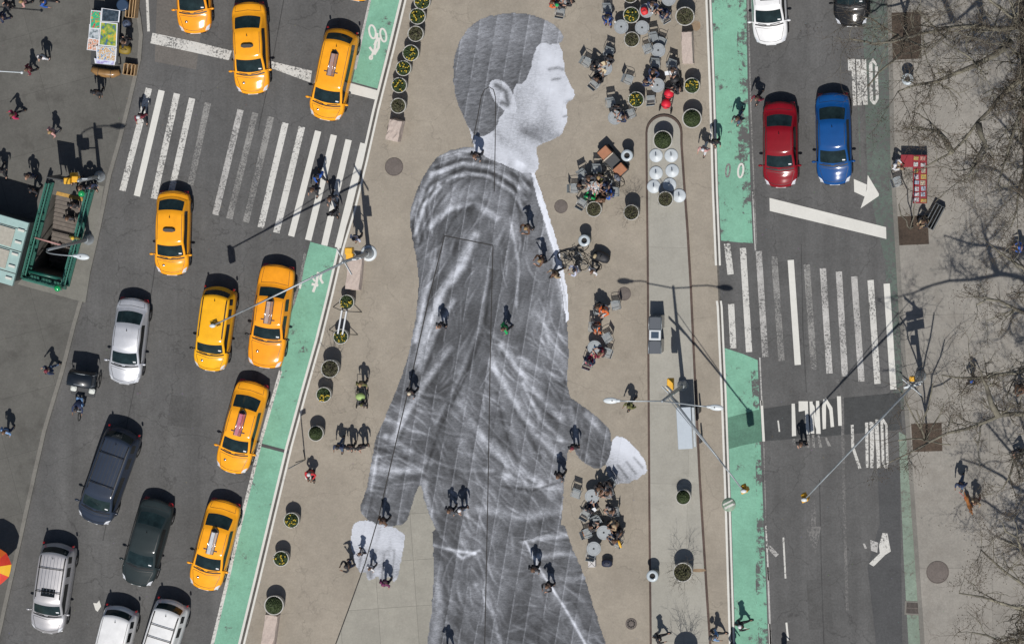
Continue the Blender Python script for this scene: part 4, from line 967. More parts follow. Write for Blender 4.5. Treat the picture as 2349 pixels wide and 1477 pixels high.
PL = [((1036-68, 4), 19, 'flower', 'topmost planter of the upper left row, with yellow flowers, cut by the top edge'), ((957, 38), 19, 'flower', 'yellow flowered planter second from the top of the upper left row'),
      ((953, 78), 18.5, 'dry', 'planter with sparse dull stems, third from the top of the upper left row'), ((942, 122), 19, 'flower', 'yellow flowered planter fourth in the upper left row'),
      ((925, 157), 18, 'flower', 'yellow flowered planter fifth in the upper left row'), ((915, 196), 18, 'flower', 'yellow flowered planter next to last in the upper left row'),
      ((913, 243), 18, 'dry', 'brown planter at the lower end of the upper left row, above a granite block'),
      ((795, 693), 17, 'flower', 'yellow flowered planter just below the middle left granite block'), ((781, 772), 17.5, 'flower', 'green planter with two yellow blooms below the street barricade'),
      ((758, 845), 21, 'bare', 'planter with bare spreading stems along the left edge of the plaza'), ((742, 905), 17.5, 'flower', 'yellow flowered planter under the bare stemmed one on the left edge'),
      ((724, 994), 18, 'bush', 'planter with a clipped green bush near the three walkers'), ((668, 1193), 18, 'flower', 'flower planter below the sign post on the left edge'),
      ((644, 1281), 18, 'flower', 'flower planter between the lower left flower planter and the large bush'), ((628, 1388), 22.5, 'bush', 'large green bush planter above the bottom left granite block'),
      ((1446, -10), 18, 'dry', 'planter mostly hidden by the top edge above the yellow flowered one'), ((1448, 35), 19, 'flower', 'bright yellow flowered planter among the grey tables at the top'),
      ((1449, 91), 18, 'dry', 'dull green planter between the grey tables at the top'), ((1571, 38), 22, 'dry', 'large brown planter with a rust stain near the top right of the plaza'),
      ((1587, 197), 18.5, 'flower', 'yellow flowered planter right of the red stroller'), ((1459, 229), 18.5, 'flower', 'yellow flowered planter left of the lone grey chair'),
      ((1587, 272), 22.5, 'bush', 'large green bush planter beside the right white line'), ((1520, 322), 22.5, 'bush', 'large green bush planter inside the rounded nose of the median'),
      ((1362, 480), 18, 'dry', 'dull planter behind the crowded cafe table'), ((1449, 487), 18, 'bare', 'flower planter with bare stems left of the median'),
      ((1526, 457), 18, 'dry', 'brown planter among the pale umbrella bases'), ((1567, 1140), 17.5, 'bush', 'small green bush planter alone on the lower median'),
      ((1567, 1311), 22.5, 'bare', 'planter with a bare shrub and a rust stain on the median'), ((1574, 1530), 22.5, 'bare', 'planter with a bare shrub beyond the bottom edge of the median'),
      ((1560, 10-36), 20, 'dry', 'planter beyond the top edge above the large brown planter')]
for i, (c, r, k, lab) in enumerate(PL):
    if c[1] < -20: continue
    on_med = 1484 < c[0] < 1600 and c[1] > 300
    z = .1 if on_med else .004
    p = at(c[0], c[1], .8+z); p.z = z; rr = r/S
    sd = i % 4; base = {'bush': .45, 'flower': .41, 'dry': .41, 'bare': .45}[k]
    place(('pl', k, sd), make_planter(k, base, sd*17+3), p, i*1.3, lab, GP, (rr/base*(1.2 if c[1] > 1400 else 1), rr/base*(1.2 if c[1] > 1400 else 1), 1 if k != 'bare' else (2.4 if c[1] > 1400 else 1.25)))
TB = [((1425, 62), 'grey table left of the yellow flowered planter near the top edge'), ((1473, 64), 'grey table right of the yellow flowered planter near the top edge'), ((1510, 116), 'grey table below the stacked chairs at the top'),
      ((1483, 25), 'grey table with a red bag on it at the top edge'), ((1534, -2), 'grey table cut off by the top edge beside the seated person in navy'), ((1388, 157), 'grey table with food between the pair sitting apart on the left'),
      ((1508, 196), 'grey table with two white cups left of the red stroller'), ((1411, 270), 'grey table below the seated pair beside the large paper nose'), ((1364, 797), 'grey table with a blue bottle right of the paper jacket'),
      ((1358, 1138), 'grey table right of the empty lower chair'), ((1385, 1221), 'grey table in the middle of the lower cafe group'), ((1284, 2), 'grey table cut off by the top edge beside the green cap'), ((1362, 432), 'round table covered with food in the crowded cafe group'),
      ((1362, 1258), 'grey table over a chair at the lower end of the cafe group')]
GTB = 'round grey cafe tables'
for c, lab in TB:
    p = at(c[0], c[1], .73); p.z = .004; place('table', make_table, p, c[0]*.1, lab, GTB)
for c, lab in [((1497, 82), 'round grey stool top stacked behind the grey table at the top'), ]:
    pass
CH = [((1322, 1133), 250, 'empty grey chair at the upper left of the lower cafe group'), ((1493, 228), 95, 'empty grey chair facing the table with white cups'), ((1484, 113), 200, 'grey chair tipped beside the table below the planters'), ((1500, 88), 280, 'grey chair pushed against the tables near the top'),
      ((1516, 96), 160, 'second grey chair pushed against the tables near the top'), ((1286, 28), 80, 'grey chair of the person in the green cap'), ((1393, 22), 270, 'grey chair of the person in the blue coat'), ((1347, 143), 330, 'empty grey chair left of the table with food'),
      ((1397, 122), 250, 'grey chair of the person above the table with food'), ((1366, 192), 50, 'grey chair of the person below the table with food'), ((1443, 178+5), 340, 'empty grey chair left of the navy pair'), ((1504, 148), 265, 'grey chair of the person above the cups'),
      ((1402, 238), 280, 'grey chair of the person above the table by the paper nose'), ((1445, 262), 200, 'grey chair right of the table by the paper nose'), ((1541, 150), 250, 'grey chair of the person reading above the red stroller'),
      ((1318, 432), 0, 'grey chair at the left of the crowded table'), ((1338, 402), 300, 'empty pale chair above the crowded table'), ((1370, 390), 270, 'grey chair above the crowded table'), ((1408, 440), 180, 'grey chair right of the crowded table'), ((1336, 466), 60, 'dark grey chair beside the green bag below the crowded table'),
      ((1374, 712), 280, 'grey chair of the person in black above the orange one'), ((1411, 700), 190, 'empty grey chair right of the person in orange'), ((1362, 752), 270, 'grey chair above the table with the blue bottle'), ((1392, 775), 210, 'empty grey chair right of the table with the blue bottle'),
      ((1393, 808), 160, 'pale grey chair at the lower right of the blue bottle table'), ((1350, 832), 70, 'grey chair of the person below the blue bottle table'), ((1400, 1108), 215, 'grey chair of the person at the top of the lower cafe group'), ((1345, 1178), 60, 'grey chair of the person bending over papers'),
      ((1408, 1172), 180, 'grey chair of the person right of the lower tables'), ((1348, 1222), 20, 'grey chair with an orange bag behind it'), ((1416, 1242), 150, 'grey chair of the person with the yellow scarf'), ((1370, 1240-45), 300, 'empty grey chair above the middle table of the lower group'),
      ((1357, 1270), 80, 'empty round backed chair above the blue luggage'), ((1526, 40), 120, 'grey chair of the person in navy at the top edge'), ((1395, 1128), 200, 'grey chair next to the topmost person of the lower group')]
for c, a, lab in CH:
    p = at(c[0], c[1], .45); p.z = .004; place('chair', make_chair, p, R(a), lab, 'grey slatted cafe chairs')
for c, lab in [((1438, 357), 'litter bin right of the brown cart'), ((1340, 552), 'litter bin behind the parked bicycles'), ((1497, 1320), 'litter bin at the kerb of the lower median')]:
    p = at(c[0], c[1], .9); p.z = .1 if c[1] > 1000 else .004; place('bin', make_bin, p, 0, lab, 'round litter bins')
for i, (c, lab) in enumerate([((1505, 357), 'pale umbrella base, top left of the seven on the median'), ((1540, 357), 'pale umbrella base, top right of the seven on the median'), ((1505, 397), 'pale umbrella base at the left of the second row'), ((1542, 392), 'pale umbrella base at the right of the second row'),
                 ((1500, 428), 'pale umbrella base left of the brown planter'), ((1536, 424), 'pale umbrella base half under the planter shadow'), ((1558, 449), 'pale umbrella base right of the brown planter, lowest of the seven')]):
    p = at(c[0], c[1], .1); place('umbase', make_umbase, p, i, lab, 'umbrella bases stored on the median')
for i, (c, L, W, H, a, lab) in enumerate([((903, 300), 1.15, .72, .78, -12, 'rough granite block at the end of the upper left planter row'), ((811, 628), 1.75, .78, .60, -6, 'rough granite block beside the left signal pole'), ((617, 1450), 1.9, .72, .62, -8, 'rough granite block cut off by the bottom edge'),
                                    ((1576, 110), 1.75, .60, .62, 2, 'upright granite block near the top right of the plaza')]):
    o = make_block(L, W, H, i)(); p = at(c[0], c[1], H); p.z = .004; o.location = p; o.rotation_euler = (0, 0, R(a)); o['label'] = lab; o['group'] = 'rough granite blocks'
# solar litter compactor
p = at(1503, 768, 1.2); p.z = .1; t = thing('solar_compactor', 'pair of dark litter compactors with a square solar panel on the median', 'litter bin', p, R(-1))
for k, y in enumerate((-.62, .62)):
    b = MB(); b.box(-.33, y-.36, 0, .33, y+.36, 1.18, bev=.05); b.build('cabinet', mat('compactor_grey', (.085, .095, .11), .35, coat=.4), t)
    b = MB(); b.tube([(-.33, y-.36, 1.17), (-.33, y+.30, 1.22), (.33, y+.30, 1.22), (.33, y-.36, 1.17)], .02, 6); b.build('lid_edge', m_galv, t)
b = MB(); b.box(-.31, -.27, 1.1, .31, .27, 1.22, bev=.03); b.build('panel_frame', mat('frame_pale', (.55, .58, .6), .4), t); b = MB(); b.box(-.2, -.17, 1.2, .2, .17, 1.226); b.build('solar_panel', mat('solar_cells', (.05, .075, .11), .2, coat=.5), t)
# map kiosk with a flat pale roof
p = at(1570, 981, 2.0); p.z = .1; t = thing('kiosk', 'pale flat roofed kiosk shelter beside the twin street lamp', 'kiosk', p, R(3))
b = MB(); b.box(-.36, -1.08, 1.98, .40, 1.08, 2.06, bev=.02); b.build('roof', mat('kiosk_roof_blue_grey', (.40, .45, .50), .5, var=.05), t)
b = MB(); b.box(.42, -1.02, 1.9, .58, 1.05, 1.97, bev=.02); b.build('side_rail', m_galv, t)
for y in (-.95, .95):
    b = MB(); b.box(.0, y-.05, 0, .1, y+.05, 1.98); b.build('post', m_galv, t)
    b = MB(); b.box(.60, y-.35 if y > 0 else y, .0, .68, y+.0 if y > 0 else y+.35, .95, bev=.02); b.build('side_panel', m_dark, t)
b = MB(); b.box(.03, -.9, .7, .07, .9, 1.8); b.build('map_board', m_dark, t)
# bicycles
m_bframe = mat('bicycle_frame', (.05, .055, .06), .35, coat=.4)
def make_bike():
    t = thing('bicycle', 'x', 'bicycle')
    for x in (-.52, .52):
        b = MB(); b.tube([(x+.33*math.cos(k*.2618), 0, .34+.33*math.sin(k*.2618)) for k in range(24)], .019, 5, closed=True); wh = b.build('wheel', m_tyre, t)
        b = MB(); 
        for k in range(8): a = k*.785; b.tube([(x, 0, .34), (x+.32*math.cos(a), 0, .34+.32*math.sin(a))], .003, 3)
        b.ball((x, 0, .34), .03, nu=6, nv=4); b.build('spokes', m_galv, wh)
    b = MB()
    for a_, c_ in [((-.52, 0, .34), (-.05, 0, .30)), ((-.52, 0, .34), (-.2, 0, .78)), ((-.05, 0, .30), (-.22, 0, .86)), ((-.05, 0, .30), (.36, 0, .72)), ((-.2, 0, .78), (.34, 0, .80)), ((.33, 0, .90), (.52, 0, .34))]: b.tube([a_, c_], .018, 6)
    b.tube([(-.05, -.10, .30), (-.05, .10, .30)], .012, 5); b.tube([(-.05, .10, .30), (.10, .10, .22), (.10, .16, .22)], .012, 5); b.tube([(-.05, -.10, .30), (-.2, -.10, .38), (-.2, -.16, .38)], .012, 5); b.build('frame', m_bframe, t)
    b = MB(); b.ball((-.24, 0, .90), .13, sc_=(1.1, .6, .25), nu=10, nv=6); b.build('saddle', m_trim, t)
    b = MB(); b.tube([(.33, 0, .88), (.36, 0, 1.0)], .014, 5); b.tube([(.28, -.28, 1.02), (.38, -.16, 1.01), (.38, .16, 1.01), (.28, .28, 1.02)], .013, 6); b.build('handlebar', m_galv, t)
    return t
for c, a, lean, lab in [((1312, 566), 20, 38, 'dark bicycle with its wheels toward the left of the litter bin'), ((1318, 588), -25, 45, 'second bicycle leaning below the first beside the bin'), ((1412, 392), -50, 35, 'bicycle leaning between the brown cart and the crowded table'),
                        ((1352, 590), -35, 25, 'bicycle leaning against the dark luggage cart')]:
    p = at(c[0], c[1], .3); p.z = .01; o = place('bike', make_bike, p, R(a), lab, 'bicycles parked by the cafe'); o.rotation_euler = (R(lean), 0, R(a))
# twin-arm street lamp with a signal arm
def signal_head(mb_, p, n=3, face=(0, -1)):
    pass
def make_signal(t, p, rz=0, size=1.0, upright=True):
    """yellow three-lens traffic signal hanging at p (world, parent at identity rotation)"""
    M = Matrix.Translation(p) @ Matrix.Rotation(rz, 4, 'Z')
    b = MB(); b.box(-.17, -.13, -.5, .17, .10, .5, bev=.03, M=M); q = b.build('signal_head', m_sigy, t)
    for k in range(3):
        b = MB(); MM = M @ Matrix.Translation((0, .10, .32-k*.32)) @ Matrix.Rotation(-math.pi/2, 4, 'X'); b.lathe([(.10, 0), (.115, .01), (.115, .18), (.108, .18), (.10, .01), (0, .0)], 14, M=MM, cap=False); b.build('visor', m_sigy, q)
def pole_lamp(name, label, base, top_h, z0=.13):
    p = at(*base, z0); t = thing(name, label, 'street lamp' if 'lamp' in name else 'traffic light', p)
    b = MB(); b.lathe([(.30, 0), (.30, .06), (.24, .10), (.20, .5), (.13, .65)], 16); b.build('pole_base', m_galv, t)
    b = MB(); b.tube([(0, 0, .5), (0, 0, top_h)], [.105, .07], 12); b.build('pole', m_galv, t)
    return t, p
def lamp_head(t, a, d):
    d = Vector(d).normalized(); M = Matrix.Translation(a) @ d.to_track_quat('X', 'Z').to_matrix().to_4x4()
    b = MB(); b.ball((.33, 0, 0), .38, sc_=(1.0, .42, .22), nu=16, nv=8, M=M); b.ball((-.02, 0, 0), .12, sc_=(1.5, .7, .6), nu=10, nv=6, M=M); h = b.build('lamp_head', m_galvp, t)
    b = MB(); b.ball((.36, 0, -.06), .2, sc_=(1.1, .6, .4), nu=12, nv=6, M=M); b.build('lens', mat('lamp_lens', (.5, .52, .5), .2), h)
    b = MB(); b.ball((.25, 0, .085), .035, nu=8, nv=5, M=M); b.build('photocell', m_dark, h)
def rel(p, px, py, z): return at(px, py, z)-p
t, p = pole_lamp('street_lamp', 'tall twin armed grey street lamp with signal arm standing on the median', (1567, 884), 8.3, .1)
Z = 8.45
cxy = rel(p, 1524, 922, Z); top = Vector((0, 0, 8.3))
b = MB(); b.tube([top, (0, 0, Z)], .07, 8); b.build('pole_cap', m_galv, t)
for hx, hy in ((1416, 919), (1628, 933)):
    e = rel(p, hx, hy, Z+.35); d = e-top; d.z = 0
    b = MB(); b.tube([top, top+d*.35+Vector((0, 0, .22)), top+d*.75+Vector((0, 0, .45)), e], .035, 8); b.build('arm', m_galv, t)
    lamp_head(t, e, d)
def mast(t, p, z, px, py, zt, start_h):
    a = Vector((0, 0, start_h)); e = rel(p, px, py, zt)
    b = MB(); b.tube([a, a+(e-a)*.5+Vector((0, 0, .10)), e], [.062, .05, .036], 8); b.build('mast_arm', m_galv, t)
    b = MB(); b.tube([a+Vector((0, 0, 1.1)), a+(e-a)*.78+Vector((0, 0, .06))], .02, 5); b.build('stay_wire', m_galv, t)
    make_signal(t, e+Vector((0, 0, -.55)), .4)
    b = MB(); b.tube([e+Vector((0, 0, .05)), e+Vector((0, 0, -.1))], .05, 6); b.ball(e+Vector((0, 0, .06)), .1, sc_=(1.6, 1, .6)); b.build('signal_hanger', m_galvp, t)
    return e
mast(t, p, 0, 1706, 1126, 5.7, 5.3)
M = Matrix.Translation((-.28, .35, 2.9)); b = MB(); b.box(-.16, -.3, -.25, .16, .3, .25, bev=.03, M=M); b.build('walk_signal', m_sigy, t)
b = MB(); b.box(-.62, -.02, 5.0, .62, .02, 5.22, M=Matrix.Rotation(R(-45), 4, 'Z')); b.build('street_sign', m_galv, t)
b = MB(); b.box(-.5, -.02, 3.7, .1, .02, 4.4, M=Matrix.Rotation(R(-45), 4, 'Z')); b.build('traffic_sign', m_galvp, t)
# left signal pole
t, p = pole_lamp('traffic_light', 'grey signal pole whose long arm reaches over the taxis at left', (846, 581), 7.0, .004)
mast(t, p, 0, 488, 747, 5.8, 6.1)
b = MB(); b.lathe([(.42, 0), (.42, .05), (.3, .06)], 24); b.build('footing', m_galvp, t)
b = MB(); b.box(-.75, -.015, 6.35, .75, .015, 6.6, M=Matrix.Rotation(R(-60), 4, 'Z')); b.build('street_sign', m_galvp, t)
for y in (.28, .02):
    b = MB(); b.box(-.62, y-.12, 2.4+y, -.24, y+.22, 3.0+y, bev=.03); b.build('walk_signal', m_sigy, t); b = MB(); b.tube([(0, 0, 2.7+y), (-.28, y+.05, 2.7+y)], .025, 6); b.build('bracket', m_galv, t)
b = MB(); b.box(.05, -.03, 3.2, .36, .03, 4.0); b.box(.05, -.03, 4.1, .30, .03, 4.9); b.build('traffic_sign', m_galvp, t)
# right signal pole on the sidewalk
t, p = pole_lamp('traffic_light', 'grey signal pole by the right kerb with its arm over the right avenue', (2112, 862), 6.3, .13)
mast(t, p, 0, 1845, 1146, 5.9, 5.6)
b = MB(); b.box(-.65, -.015, 5.9, .65, .015, 6.15, M=Matrix.Rotation(R(-40), 4, 'Z')); b.build('street_sign', m_galvp, t)
for z in (4.0, 4.9):
    b = MB(); b.box(-.45, -.05, z, .45, .05, z+.65, M=Matrix.Rotation(R(14), 4, 'Z')); b.build('traffic_sign', m_galvp, t)
b = MB(); b.box(-.35, .0, 2.6, -.08, .25, 3.1, bev=.03); b.build('walk_signal', m_sigy, t)
# left lamp above the subway stair
t, p = pole_lamp('street_lamp', 'single arm grey street lamp over the subway stair at left', (203, 549), 8.2, .13)
top = Vector((0, 0, 8.2)); e = rel(p, 176, 587, 10.0)
b = MB(); pts = [top]; 
for k in range(1, 9):
    u = k/8; q = top.lerp(Vector((e.x, e.y, 8.2)), u); q.z = 8.2+1.8*math.sin(u*math.pi/2); q += Vector((-.5*math.sin(u*math.pi), 0, 0)); pts.append(q)
b.tube(pts, .035, 8); b.build('arm', m_galv, t); lamp_head(t, pts[-1], pts[-1]-pts[-3]*1.0+Vector((.2, -.05, 0)))
# second left pole with sign panel
t, p = pole_lamp('traffic_light', 'sign pole with yellow walk signals above the subway stair', (229, 405), 4.5, .13)
for x, y, z in ((-.55, -.05, 2.5), (-.85, -.12, 2.9), (-.72, .1, 2.2)):
    b = MB(); b.box(x-.16, y-.1, z, x+.16, y+.22, z+.55, bev=.03); b.build('walk_signal', m_sigy, t)
b = MB(); b.box(-.7, -.02, 2.4, 0, .02, 2.46); b.build('bracket', m_galvp, t)
b = MB(); b.box(-.1, .05, 3.1, .35, .09, 4.0); b.build('traffic_sign', m_galvp, t)
# notice board casting the tall shadow beside it
p = at(157, 404, .13); t = thing('notice_board', 'dark upright board standing beside the yellow walk signals', 'board', p, R(-10))
b = MB(); b.box(-.42, -.03, .9, .48, .03, 2.9); b.build('panel', m_dark, t)
for x in (-.36, .40): b = MB(); b.box(x-.03, -.03, 0, x+.03, .03, .9); b.build('post', m_dark, t)
# sign post at lower left of plaza
p = at(700, 1054, .004); t = thing('sign_post', 'thin street sign post beside the seated musician', 'sign post', p)
b = MB(); b.tube([(0, 0, 0), (0, 0, 4.1)], .03, 8); b.build('post', m_galv, t); b = MB(); b.box(-.02, -.02, 3.75, .30, .02, 4.15, M=Matrix.Rotation(R(30), 4, 'Z')); b.build('sign_plate', m_dark, t)
b = MB(); b.tube([(0, 0, .02), (-.5, -.15, .02)], .018, 5); b.tube([(0, 0, .02), (-.1, .5, .02)], .0181, 5); b.build('foot', m_dark, t)
# street barricade between two planters
p = at(790, 737, .3); p.z = .004; t = thing('barricade', 'white barricade rail with splayed feet between two planters', 'barricade', p, R(80))
for y in (-.14, .10): b = MB(); b.box(-.62, y-.035, .9, .62, y+.035, 1.02); b.build('rail', mat('barricade_white', (.62, .64, .66), .5), t)
for x in (-.6, .6):
    b = MB(); b.tube([(x, -.75, .02), (x, -.12, .95), (x, .12, .95), (x, .75, .02)], .022, 6); b.build('foot', m_dark, t)
# off-frame pole arm on the far left
p = at(-60, 150, .13); t = thing('sign_post', 'thin pale arm reaching in from the left edge', 'sign post', p)
b = MB(); b.tube([(0, 0, 0), (0, 0, 5.2)], .06, 8); b.build('pole', m_galv, t); e = rel(p, 50, 167, 5.2); b = MB(); b.tube([(0, 0, 5.2), e], .03, 6); b.ball(e, .08); b.build('arm', m_galvp, t)
# ================= subway entrance =================
m_sub = mat('subway_green_paint', (.008, .085, .062), .4, coat=.3, var=.2, vscale=5)
m_subl = mat('subway_green_light', (.03, .16, .12), .4, var=.2)
m_brass = mat('worn_yellow_edge', (.42, .24, .05), .7, var=.3)
c0 = at(130, 540, 0); t = thing('subway_entrance', 'green railed subway entrance with stairs leading down', 'subway entrance', (c0.x, c0.y, 0))
A, B, C_, D_ = [Vector((q.x-c0.x, q.y-c0.y, 0)) for q in (at(*PIT[0]), at(*PIT[1]), at(*PIT[2]), at(*PIT[3]))]
b = MB(); dep = -4.2
ring4 = [A, B, C_, D_]
for i in range(4):
    a, c = ring4[i], ring4[(i+1) % 4]; b.add([a+Vector((0, 0, .10)), c+Vector((0, 0, .10)), c+Vector((0, 0, dep)), a+Vector((0, 0, dep))], [(0, 1, 2, 3)])
b.add([v+Vector((0, 0, dep+.05)) for v in ring4], [(3, 2, 1, 0)]); b.build('pit_wall', mat('tiled_pit_wall', (.20, .19, .17), .6, var=.2), t)
ns = 16; bs = MB(); be = MB(); a0 = A.lerp(B, .10); b0 = A.lerp(B, .94); dA = (D_-A)/ns*.9; dB = (C_-B)/ns*.9
for k in range(ns):
    z1 = -.02-k*.19; p0, p1 = a0+dA*k, b0+dB*k; q0, q1 = a0+dA*(k+1), b0+dB*(k+1)
    up = Vector((0, 0, 1))
    bs.add([p0+up*z1, p1+up*z1, q1+up*z1, q0+up*z1, p0+up*(z1-.3), p1+up*(z1-.3), q1+up*(z1-.3), q0+up*(z1-.3)], [(0, 3, 2, 1), (3, 7, 6, 2), (4, 5, 6, 7), (0, 4, 7, 3), (1, 2, 6, 5)])
bs.build('stairs', mat('stair_treads', (.135, .115, .100), .8, var=.25, vscale=5), t)
bn = MB()  # dark strips added at the tread edges, standing in for shadow lines between steps
for k in range(1, ns):
    z1 = -.015-(k-1)*.19; p0, p1 = a0+dA*k, b0+dB*k; bn.add([p0-dA*.10+up*z1, p1-dB*.10+up*z1, p1+dB*.02+up*z1, p0+dA*.02+up*z1], [(3, 2, 1, 0)])
bn.build('stair_shade_line', mat('stair_shade_dark', (.05, .042, .038), .8), t)
b = MB(); b.add([a0+up*.141-dA*.9, b0+up*.141-dB*.9, b0+up*.141-dB*.1, a0+up*.141-dA*.1], [(3, 2, 1, 0)]); b.build('warning_strip', m_brass, t)
def rail(px0, px1, nm='railing'):
    a = at(*px0, .13)-Vector((c0.x, c0.y, 0)); c = at(*px1, .13)-Vector((c0.x, c0.y, 0)); a.z = c.z = .13; d = c-a; L_ = d.length; rz = math.atan2(d.y, d.x)
    M = Matrix.Translation(a) @ Matrix.Rotation(rz, 4, 'Z'); b = MB()
    b.box(0, -.14, 0, L_, .14, .16, M=M); q = b.build('coping', m_sub, t)
    b = MB(); b.box(0, -.035, 1.12, L_, .035, 1.19, M=M, mi=0); b.box(0, -.12, .96, L_, -.06, 1.01, M=M, mi=1); b.box(0, .06, .96, L_, .12, 1.01, M=M, mi=1)
    n = int(L_/.16)
    for k in range(n+1):
        x = .05+(L_-.1)*k/n; b.box(x-.012, -.012, .16, x+.012, .012, 1.12, M=M); b.box(x-.018, -.12, .955, x+.018, .12, 1.0, M=M)
    for k in range(4):
        x = .06+(L_-.12)*k/3; b.box(x-.05, -.05, 0, x+.05, .05, 1.26, M=M)
    return b.build(nm, [m_sub, m_subl], t)
rail((120, 418), (64, 634)); rail((64, 634), (154, 658)); rail((154, 656), (213, 432))
for gpx, z in (((187, 444), 2.4), ((132, 661), 2.4)):
    q = at(*gpx, z)-Vector((c0.x, c0.y, 0)); b = MB(); b.tube([(q.x, q.y, .13), (q.x, q.y, z-.16)], [.06, .04], 8); lp = b.build('lamp_post', m_sub, t)
    b = MB(); b.ball((q.x, q.y, z), .18, nu=18, nv=12); b.build('globe', mat('green_globe', (.01, .30, .09), .2, coat=.5), lp)
b = MB(); q0 = at(80, 545, 1.6)-Vector((c0.x, c0.y, 0)); q1 = at(140, 562, 1.6)-Vector((c0.x, c0.y, 0)); M = Matrix.Identity(4); b.tube([q0, q1], .05, 6); b.build('sign_bar', mat('sign_red_white', (.40, .22, .2), .5), t)
b = MB(); q0 = at(66, 622, 1.9)-Vector((c0.x, c0.y, 0)); q1 = at(140, 640, 1.9)-Vector((c0.x, c0.y, 0)); b.tube([q0, q1], .10, 4); b.build('cross_beam', m_sub, t)
# newsstand with teal roof
H_ = 2.9; ps = [at(66, 512, H_), at(-140, 452, H_), at(-178, 596, H_), at(28, 656, H_)]
cen = sum((q for q in ps), Vector())/4; t = thing('newsstand', 'newsstand with a pale teal roof left of the subway stairs', 'kiosk', (cen.x, cen.y, .13))
loc = [(q.x-cen.x, q.y-cen.y) for q in ps]
MB().poly([(x*.93, y*.93) for x, y in loc], 0, H_-.4).build('wall', mat('newsstand_wall', (.05, .055, .055), .6), t)
MB().poly(loc, H_-.41, H_-.13).build('roof', mat('teal_roof', (.29, .42, .40), .5, var=.08), t)
def onroof(u, v): # u from right to left, v along
    a = Vector(loc[0]).lerp(Vector(loc[1]), u); b_ = Vector(loc[3]).lerp(Vector(loc[2]), u); return tuple(a.lerp(b_, v))
for v in (.28, .62):
    for u0 in (.12, .42, .72):
        MB().poly([onroof(u0, v-.13), onroof(u0+.2, v-.13), onroof(u0+.2, v+.15), onroof(u0, v+.15)], H_-.14, H_-.06).build('roof_hatch', mat('beige_hatch', (.36, .34, .29), .8, var=.15), t)
for k in range(5):
    v = .12+k*.19; MB().poly([onroof(.02, v), onroof(.09, v), onroof(.09, v+.035), onroof(.02, v+.035)], H_-.14, H_-.03).build('roof_bracket', mat('bracket_cream', (.55, .55, .5), .5), t)
for v in (.12, .455, .8): MB().poly([onroof(0, v), onroof(1, v), onroof(1, v+.012), onroof(0, v+.012)], H_-.135, H_-.124).build('roof_seam', m_joint, t)
# ================= art stall =================
p = at(240, 90, .9); p.z = .13; t = thing('art_stall', 'vendor table laid out below bright framed prints', 'stall', p, R(0))
def q_(px, py, z): v = at(px, py, z)-p; v.z = z-.13; return v
b = MB(); cs = [q_(212, 22, .8), q_(276, 22, .8), q_(270, 148, .8), q_(208, 148, .8)]
b.poly([(v.x, v.y) for v in cs], .62, .67); b.build('tabletop', m_dark, t)
for v in cs: MB().box(v.x-.03, v.y-.03, 0, v.x+.03, v.y+.03, .62).build('leg', m_dark, t)
def print_mat(name, ca, cb, scale=5):
    m = bpy.data.materials.new(name); m.use_nodes = True; nt = m.node_tree; pr = nt.nodes['Principled BSDF']; pr.inputs['Roughness'].default_value = .35; pr.inputs['Coat Weight'].default_value = .5
    tc = nd(nt, 'ShaderNodeTexCoord'); n = nd(nt, 'ShaderNodeTexNoise'); n.inputs['Scale'].default_value = scale; n.inputs['Detail'].default_value = 5; nt.links.new(tc.outputs['Object'], n.inputs['Vector'])
    cr = nd(nt, 'ShaderNodeValToRGB'); cr.color_ramp.interpolation = 'EASE'; cr.color_ramp.elements[0].position = .38; cr.color_ramp.elements[1].position = .62
    cr.color_ramp.elements[0].color = (*ca[0], 1); cr.color_ramp.elements[1].color = (*ca[-1], 1)
    for i, c in enumerate(ca[1:-1]): e = cr.color_ramp.elements.new(.38+.24*(i+1)/(len(ca)-1)); e.color = (*c, 1)
    nt.links.new(n.outputs['Fac'], cr.inputs[0]); nt.links.new(cr.outputs[0], pr.inputs['Base Color']); return m
m_fr = mat('white_print_border', (.62, .64, .68), .5)
